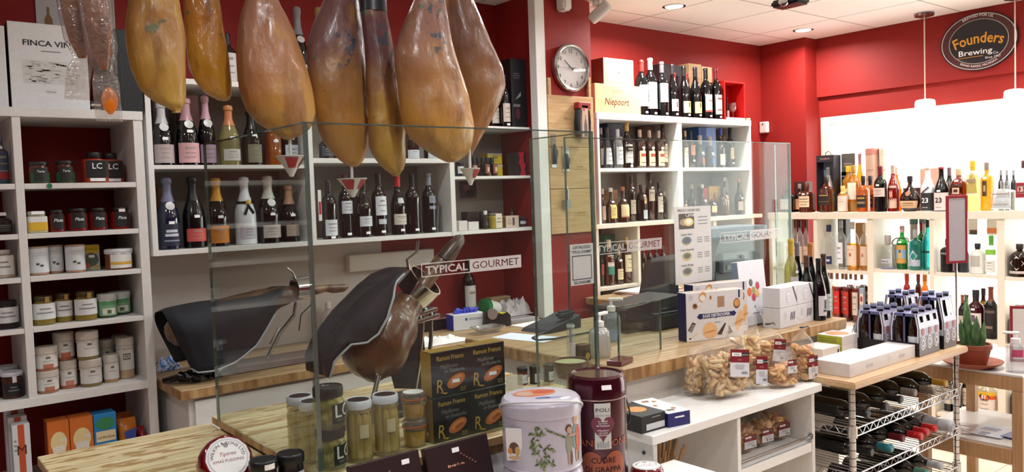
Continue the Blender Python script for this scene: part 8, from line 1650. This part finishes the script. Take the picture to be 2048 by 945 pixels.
for i,(px,c,lb) in enumerate(((1738,'1a1a20','lying wine bottle with black capsule, first behind the front post'),(1775,'17171c','lying wine bottle with black capsule, second along the upper shelf'),(1804,'1b1a20','lying wine bottle with black capsule, third along the upper shelf'),(1832,'8a8580','lying wine bottle with grey capsule, fourth along the upper shelf'),(1870,'6a5e52','lying wine bottle with grey brown capsule near the back post'),(1894,'b48a30','lying wine bottle with gold capsule at the back post'))):
    lying(lb,px,[815,812,804,795,781,785][i],zz,c,netting=False,dy=[-.005,.0,.01,.02,-.02,.0][i],grp=g1,g=['wine','wine','green','green','green','green'][i])
zz=Z2+.0045;g2='wine bottles on the middle wire shelf'
for i,(px,c,lb,nt) in enumerate(((1745,'101014','black capped bottle on the middle wire shelf next to the post',False),(1785,'2a7a86','lying bottle with teal capsule on the middle wire shelf',False),(1808,'6a1a24','lying bottle with maroon capsule on the middle wire shelf',False),(1833,'b81e24','lying bottle with bright red capsule, lowest of the three red ones',False),(1853,'c02226','lying bottle with bright red capsule, middle of the three red ones',False),(1871,'c4252a','lying bottle with bright red capsule, topmost of the three red ones',False),(1893,'a4a4a8','bottle wrapped in grey paper by the back post of the middle shelf',True))):
    lying(lb,px,[905,897,892,880,872,862,845][i],zz,c,netting=nt,dy=[.03,.0,.03,-.01,.0,.0,-.02][i],grp=g2)
zz=ZS[2]+.0345;g3='wine bottles on the lower wire shelf'
for i,(px,c,lb) in enumerate(((1752,'b4b4b8','silver capped bottle low in the rack behind the front post'),(1800,'8a7a3a','olive gold bottle low in the rack'),(1828,'d09a20','yellow capped bottle low in the rack'),(1858,'5a8a78','sea green capped bottle low in the rack'),(1884,'a8acb0','grey foil capped bottle low in the rack near the back post'))):
    lying(lb,px,[960,955,945,930,910][i],zz,c,dy=.0,grp=g3,g=['wine','green','green','wine','green'][i])
t=thing('shelf_card','small white card hanging behind the beech top of the rack','card',(PY(1858,735,1.9).x,1.9,PY(1858,755,1.9).z));b=MB();b.box(-.03,0,0,.03,.002,.075,PAPER);b.obj('card',t,smooth=0);t.location.z=RKZ-.0272-.075;t.location.y=RKY1-.02
def deltix(t,w,d,h):art_panel(t,lambda o:(o.text('lartix',h*.5,M('b4b2b6',.5),x=w*.5,z=h*.35),o.rect(w*.04,h*.3,w*.09,h*.7,M('d0ced0',.5)) if w>.18 else None))
z=RKZ+.0004;a=PZ(1700,757,z);e=PZ(1634,746,z);dp=.15
x1,x2=PY(1777,735,a.y).x,3.468;h=PY(1700,729,a.y).z-z
carton('truffle_box','long flat white box lying on the beech rack top, front one','box',(a.x,a.y,z),x1-a.x-.001,dp,h,'d9d3d2',art=deltix,group='flat white boxes')
carton('truffle_box','long flat white box lying on the beech rack top, touching the beer packs','box',(x1,a.y,z),x2-x1,.118,h,'dcd6d4',art=deltix,group='flat white boxes')
GRN=M('a5a62a',.5);
def pie(t,w,d,h):
    o=MB();o.disc(w*.5,d*.5,w*.42,d*.4,M('c08a68',.5),T(0,0,h+.0004,0,-PI/2),seg=24);o.obj('printed_lid',t,smooth=0);q=MB();q.lines(-d*.9,h*.3,-d*.2,h*.8,2,M('7a7a1c',.5),T(0,0,0,-PI/2));q.obj('side_print',t,smooth=0)
a=Vector((0,1.85,0));x0=3.30
hp=.042
for k in range(2):carton('tart_box',['white tart box with olive green side, lower of two on the rack','white tart box with olive green side and round print, on top'][k],'box',(x0,a.y,z+k*(hp+.0004)),.13,.12,hp,'dedad8',fm={'-x':GRN},art=pie if k else None,group='green sided tart boxes')
carton('tart_box','white box left of the green sided ones, close to the bags','box',(x0-.15,a.y+.005,z),.14,.11,.05,'dcd8d6',art=lambda t,w,d,h:art_panel(t,lambda o:o.rect(w*.85,h*.3,w*.93,h*.7,TEXTK)))
LAV=M('8f93b4',.4);CAP_=M('7f83a0',.35)
def pack(pos,rz,label,nx=3,ny=2,hb=.225):
    t=thing('beer_pack',label,'beer pack',pos,rz,'carton carriers of dark beer');s=.0625;w,d=nx*s,ny*s
    for i in range(nx):
        for j in range(ny):
            b=MB();x,y=s*(i+.5),s*(j+.5);R_=.0295;b.lathe([(R_*.9,.001),(R_,.005),(R_,.115),(R_*.9,.138),(R_*.5,.172),(R_*.43,.206),(R_*.46,hb-.010)],G['brown'],14,c=(x,y,0));b.lathe([(.0145,hb-.012),(.0148,hb-.003),(.012,hb)],CAP_,12,c=(x,y,0));b.obj('beer_bottle',t)
    b=MB();WT,MIDC,BR,RD=M('d2d0de',.35),M('a9a7bd',.35),M('6b6264',.4),M('b0584c',.4);tp=hb-.022
    def sl(z):return .001 if z<.12 else .001+(z-.12)*.16
    for sg in (-1,1):
        Yf=lambda z:(-.002+sl(z)) if sg<0 else d+.002-sl(z)
        def q(xa,za,xb,zb,mt):b.face([b.bm.verts.new((xa,Yf(za),za)),b.bm.verts.new((xb,Yf(za),za)),b.bm.verts.new((xb,Yf(zb),zb)),b.bm.verts.new((xa,Yf(zb),zb))],mt)
        for i in range(nx):
            x0=i*s;x1=x0+s
            q(x0,.0,x1,.035,BR);q(x0,.035,x1,.085,M('8d8489',.4));q(x0,.085,x1,.12,MIDC);q(x0,.12,x1,.145,WT);q(x0,.145,x0+s*.24,tp-.012,WT);q(x1-s*.24,.145,x1,tp-.012,WT);q(x0,tp-.012,x1,tp,MIDC)
            if sg<0:
                m0=T(0,-.0022,0);c=x0+s*.5;b.disc(c,.056,s*.36,.030,WT,m0,seg=18);b.disc(c,.056,s*.28,.023,BR,m0,y=-.0004,seg=18);b.disc(c,.056,s*.22,.018,WT,m0,y=-.0007,seg=18);b.disc(c,.056,s*.09,.010,M('5a3a3a',.4),m0,y=-.001,seg=12);b.disc(c,.105,s*.2,.016,RD,m0,y=-.0003,seg=12)
    for sg,xx in ((-1,-.0015),(1,w+.0015)):
        b.box(xx-.0007,0,0,xx+.0007,d,.06,M('15141b',.4));b.box(xx-.0007,d*.5-.004,.06,xx+.0007,d*.5+.004,tp,M('4a4a72',.4));b.box(xx-.0007,sl(tp),tp-.012,xx+.0007,d-sl(tp),tp,M('54567e',.4))
        for y in (.004,d-.008):b.tube([(xx,y,.06),(xx,y,.12),(xx,y+(sl(tp) if y<.05 else -sl(tp)),tp)],.003,WT,4)
    b.box(0,sl(tp),tp-.001,w,d-sl(tp),tp+.0005,M('6f729a',.4));b.obj('carton_carrier',t,smooth=0)
    if 1:
        b=MB();b.patch(.0295,.03,.085,.8,M('c2c6cc',.5),off=.0006)
        for v in b.bm.verts:v.co=Vector((s*.5+v.co.y,s*.5-v.co.x,v.co.z))
        b.obj('beer_label',t)
    return t
yf=RKY0+.027;zk=z
P0=pack((3.478,yf,zk),0,'low beer pack in front on the rack, next to the flat white boxes',3,2,.205)
dup(P0,(3.452,yf+.14,zk),0,'low beer pack right behind the front one on the rack')
P1=pack((3.712,yf,zk),0,'tall beer pack at the far end of the rack front, beneath the red sign',2,2,.25);dup(P1,(3.70,yf+.145,zk),0,'tall beer pack behind the other tall one, rearmost on the rack')
p=PX(1914,560,RX1-.06);q=PX(1917,455,RX1-.06);t=thing('sign_holder','red framed sign holder on a thin steel stem above the beer packs','sign',(PY(1913,640,1.76).x,1.76,.7304),-.5)
b=MB();b.lathe([(.028,0),(.028,.006),(.012,.012)],STEEL,20);b.tube([(0,0,.01),(0,0,.47)],.005,STEEL,8);b.box(-.01,-.0015,.43,.01,.012,.475,STEEL,.002);b.obj('stem',t)
zb=PY(1917,526,1.76).z-.73;b=MB();RF=M('8a1c2a',.4);wv,hv=.115,.335
for k in ((-wv/2,zb,-wv/2+.012,zb+hv),(wv/2-.012,zb,wv/2,zb+hv),(-wv/2+.012,zb,wv/2-.012,zb+.012),(-wv/2+.012,zb+hv-.012,wv/2-.012,zb+hv)):b.box(k[0],-.012,k[1],k[2],-.002,k[3],RF,.001)
b.obj('red_frame',t,smooth=0);b=MB();b.box(-wv/2+.012,-.009,zb+.012,wv/2-.012,-.005,zb+hv-.012,M('aaa4aa',.3));b.obj('sign_face',t,smooth=0)
# ================================================================ little table
TBZ=.73;c0=PZ(2034,757,TBZ);c1=PZ(1862,722,TBZ)
tx0=(c0.x+c1.x)/2;ty0,ty1=c0.y,c0.y+.5
t=thing('side_table','small wooden table with a white laminate top at the right','table',(tx0,ty0,0));WL=M('d2cdcb',.25);w_,d_=.62,ty1-ty0
b=MB();b.box(.0,0,TBZ-.012,w_,d_,TBZ,WL,.002);b.obj('table_top',t,smooth=0)
b=MB()
for k in ((0,.0,TBZ-.075,.02,d_,TBZ-.0125),(.02,0,TBZ-.075,w_,.02,TBZ-.0125),(.02,d_-.02,TBZ-.075,w_,d_,TBZ-.0125)):b.box(*k,TABLEW,.001)
b.obj('apron',t,smooth=0)
for x,y in ((.021,.021),(.021,d_-.066),(w_-.06,.021),(w_-.06,d_-.066)):b=MB();b.box(x-.02,y-.02,0,x+.022,y+.024,TBZ-.0765,TABLEW,.001);b.obj('leg',t,smooth=0)
TS=.385;b=MB();b.box(.044,.0,TS-.012,w_,d_,TS,WL,.001);b.obj('lower_shelf',t,smooth=0);b=MB();b.box(-.001,.046,TS-.07,.02,d_-.09,TS-.001,TABLEW,.001);b.obj('shelf_rail',t,smooth=0)
rn=random.Random(3)
for k,(px,py,c,lb) in enumerate(((1925,800,'b8a8a8','pinkish magazine on the lower table shelf, left'),(1960,808,'c8c8d4','white magazine lying beside the blue one on the table shelf'),(1990,812,'6a70a8','blue and white leaflet on the table shelf, right'))):
    p=PZ(px,py,TS);t=thing('magazine',lb,'magazine',(tx0+.19+.03*k,ty1-.15-.14*k,TS+.0006+.0035*k),.2-.15*k,'magazines on the table shelf');b=MB();b.box(-.1,-.07,0,.1,.07,.003,M(c,.3));b.obj('cover',t,smooth=0);b=MB();m0=T(0,0,.0034,0,-PI/2)
    for q in range(5):b.rect(-.09+.03*q,rn.uniform(-.06,0),-.07+.03*q,rn.uniform(.01,.06),M(['d8ccc8','7a6a70','5a62a0'][(q+k) % 3],.4),m0,y=0)
    b.obj('print',t,smooth=0)
p=PZ(1945,733,TBZ);TC=M('8a4028',.6,bump=.1);t=thing('potted_cactus','small green cactus in a terracotta pot with saucer on the side table','plant',(p.x,p.y,TBZ+.0004));PR=33*pj(p)[2]/FPX
b=MB();b.lathe([(PR*1.05,0),(PR*1.2,.004),(PR*1.62,.022),(PR*1.68,.028),(PR*1.6,.028),(PR*1.2,.012),(0,.01)],TC,30,cap1=False);b.obj('saucer',t)
b=MB();b.lathe([(PR*.72,.0125),(PR*.78,.016),(PR*1.0,.085),(PR*1.06,.087),(PR*1.06,.108),(PR*.96,.108),(PR*.94,.09)],TC,30,cap1=False);b.obj('pot',t);b=MB();b.lathe([(PR*.95,.09),(PR*.94,.096),(0,.1)],M('3a2c20',.9),24,cap0=False,cap1=False);b.obj('soil',t)
b=MB();CG=ramp_mat('cactus_green',[(.35,'2c4a2a'),(.6,'4a6a3c'),(.75,'7a9a60')],(1,1,.3),60,2,.5)
h1=PX(1876,575,p.x).z-TBZ if False else .24
for x,y,tx,ty,h,r in ((0,.012,-.0,.03,.25,.02),(0,-.012,.0,-.02,.15,.02),(.015,-.03,.02,-.045,.125,.016),(-.01,.03,-.02,.045,.13,.016),(.02,.0,.03,.0,.12,.015)):
    b.tube([(x,y,.09),(x+(tx-x)*.4,y+(ty-y)*.4,.09+h*.35),(x+(tx-x)*.7,y+(ty-y)*.7,.09+h*.7),(tx,ty,.09+h)],[r*.8,r*1.1,r*.75,r*.08],CG,9)
for v in b.bm.verts:v.co+=v.normal*0
b.obj('cactus_stems',t,smooth=60)
p=PZ(2028,746,TBZ);p.x+=.02;_,h,r=atZ(2024,662,34,742,TBZ);t=thing('pump_bottle','clear hand gel pump bottle with pink label on the side table','bottle',(p.x,p.y,TBZ+.0004),-1.2,'hand gel pump bottles');b=MB();b.lathe([(r*.92,0),(r,.005),(r,h*.58),(r*.9,h*.66),(r*.4,h*.72),(r*.4,h*.75)],film('f2f3f5',.82,.04,.08,dcol='d0d4da'),22);b.obj('bottle_body',t);WP=M('e8e4e2',.4)
b=MB();b.lathe([(r*.5,h*.72),(r*.5,h*.83),(r*.2,h*.85),(r*.18,h*.94)],WP,16);b.box(-r*1.3,-r*.2,h*.94,r*.4,r*.2,h,WP,.003);b.obj('pump_head',t);b=MB();b.patch(r,h*.40,h*.58,.6,M('b0406a',.5),off=.001,ac=.2);b.obj('label',t)
a=PX(2043,640,tx0+.3);t=thing('notice_frame','red framed notice standing on the side table, cut by the right edge','frame',(tx0+.32,ty0+.06,TBZ+.0004),-1.1);b=MB();b.box(-.1,0,0,.1,.012,.27,RF,.002);b.box(-.09,.012,0,.09,.05,.02,RF);b.obj('frame_board',t,smooth=0);b=MB();b.rect(-.088,.014,.088,.256,M('d8d0cc',.4));b.obj('notice',t,smooth=0)
# ================================================================ things on the pier
Y=3.52;t=thing('wooden_board','tall pine board of crate fronts with two rails hung on the red pier','board',(0,0,0))
a,c=PY(1099,470,Y-.02),PY(1186,195,Y-.02);a.x=3.095;b=MB();zs=[c.z]+[PY(1140,y,Y-.02).z for y in (295,378,467)]
for k in range(3):b.box(a.x,Y-.021,zs[k+1]+.001,c.x,Y-.001,zs[k]-.001,CRATE,.002)
b.obj('planks',t,smooth=0)
for px in (1098,1178):q=PY(px,200,Y-.02);q2=PY(px,155,Y-.02);b=MB();b.box(q.x-.001,Y-.0205,q.z-.01,q.x+.02,Y-.001,q2.z,CRATE,.002);b.obj('rail',t,smooth=0)
b=MB();m0=T(0,Y-.0215,0);q=PY(1132,240,Y-.02);b.text('FINCA',.02,M('8a6238',.6),m0,x=q.x+.01,z=q.z);q=PY(1160,335,Y-.02);b.text('Bodega',.018,M('8a6238',.6),m0,x=q.x,z=q.z);b.rect(q.x-.05,q.z-.012,q.x+.05,q.z-.009,M('a07a48',.6),m0);q=PY(1160,428,Y-.02);b.text('VINTAGE',.016,M('8a6238',.6),m0,x=q.x+.01,z=q.z,bold=.01);b.rect(q.x-.05,q.z-.012,q.x+.06,q.z-.009,M('a07a48',.6),m0);b.obj('burnt_lettering',t,smooth=0)
def hung(name,label,cat,px,y0,y1,w,d,Yf,fn,parts):
    a,c=PY(px,y1,Yf),PY(px,y0,Yf);t=thing(name,label,cat,(a.x,Yf,a.z),0,'wine accessories hung on the pine board');fn(t,w,c.z-a.z);return t
def wt(t,w,h):
    b=MB();b.box(-w/2,0,0,w/2,.045,h,M('c9a58f',.5),.004);b.obj('pack_body',t,smooth=0);b=MB();m0=T(0,-.0006,0);b.rect(-w*.3,h*.82,-w*.05,h*.92,M('b82a30',.5),m0,y=0);b.prism([(-w*.2,h*.05),(w*.25,h*.05),(w*.25,h*.4),(w*.05,h*.6),(w*.05,h*.72),(-w*.02,h*.72),(-w*.02,h*.6),(-w*.2,h*.4)],.0004,M('57525a',.5),m0);b.obj('print',t,smooth=0)
    b=MB();b.tube([(-w*.75,.02,h*.1),(-w*.8,.02,h*.5),(-w*.6,.02,h*.85)],.022,M('1c1a1e',.25),10);b.tube([(w*.7,.02,h*.1),(w*.75,.02,h*.5),(w*.6,.02,h*.85)],.018,M('1c1a1e',.25),10);b.obj('black_sleeve',t)
    b=MB();b.box(-w*.9,.0,h*.88,w*.9,.045,h*1.08,M('9a2024',.5),.004);b.obj('red_header',t,smooth=0)
hung('wine_accessory','black wine cooler sleeve in a pale pack with a red header on the board','accessory',1172,210,277,.055,.04,Y-.07,wt,0)
def opener(t,w,h):
    b=MB();b.box(-w/2,.03,0,w/2,.034,h,film('eef0f0',.75,.05,.12,dcol='c8ccce'));b.obj('blister',t,smooth=0);b=MB();b.lathe([(.012,h*.1),(.014,h*.4),(.01,h*.55),(.006,h*.7)],M('4a5058',.3,.5),12,c=(0,.02,0));b.tube([(.0,.02,h*.6),(.02,.02,h*.5),(.018,.02,h*.3)],.003,STEEL,6);b.obj('tool',t)
hung('wine_accessory','clear blister pack holding a dark steel wine tool on the board','accessory',1140,292,343,.05,.03,Y-.058,opener,0)
hung('wine_accessory','long slim clear blister pack of corkscrew parts, left on the board','accessory',1116,268,335,.035,.03,Y-.058,opener,0)
def stopper(t,w,h):
    b=MB();b.lathe([(.008,h*.3),(.012,h*.5),(.008,h*.62),(.012,h*.75),(.006,h)],STEEL,14,c=(0,.01,0));b.obj('stopper',t);b=MB();b.prism([(-w/2,0),(w/2,0),(w*.62,h*.38),(-w*.62,h*.38)],.025,M('9a9690',.4),T(0,0,0));b.obj('holder',t,smooth=0)
hung('wine_accessory','steel bottle stopper in a small grey holder low on the board','accessory',1137,372,418,.04,.03,Y-.05,stopper,0)
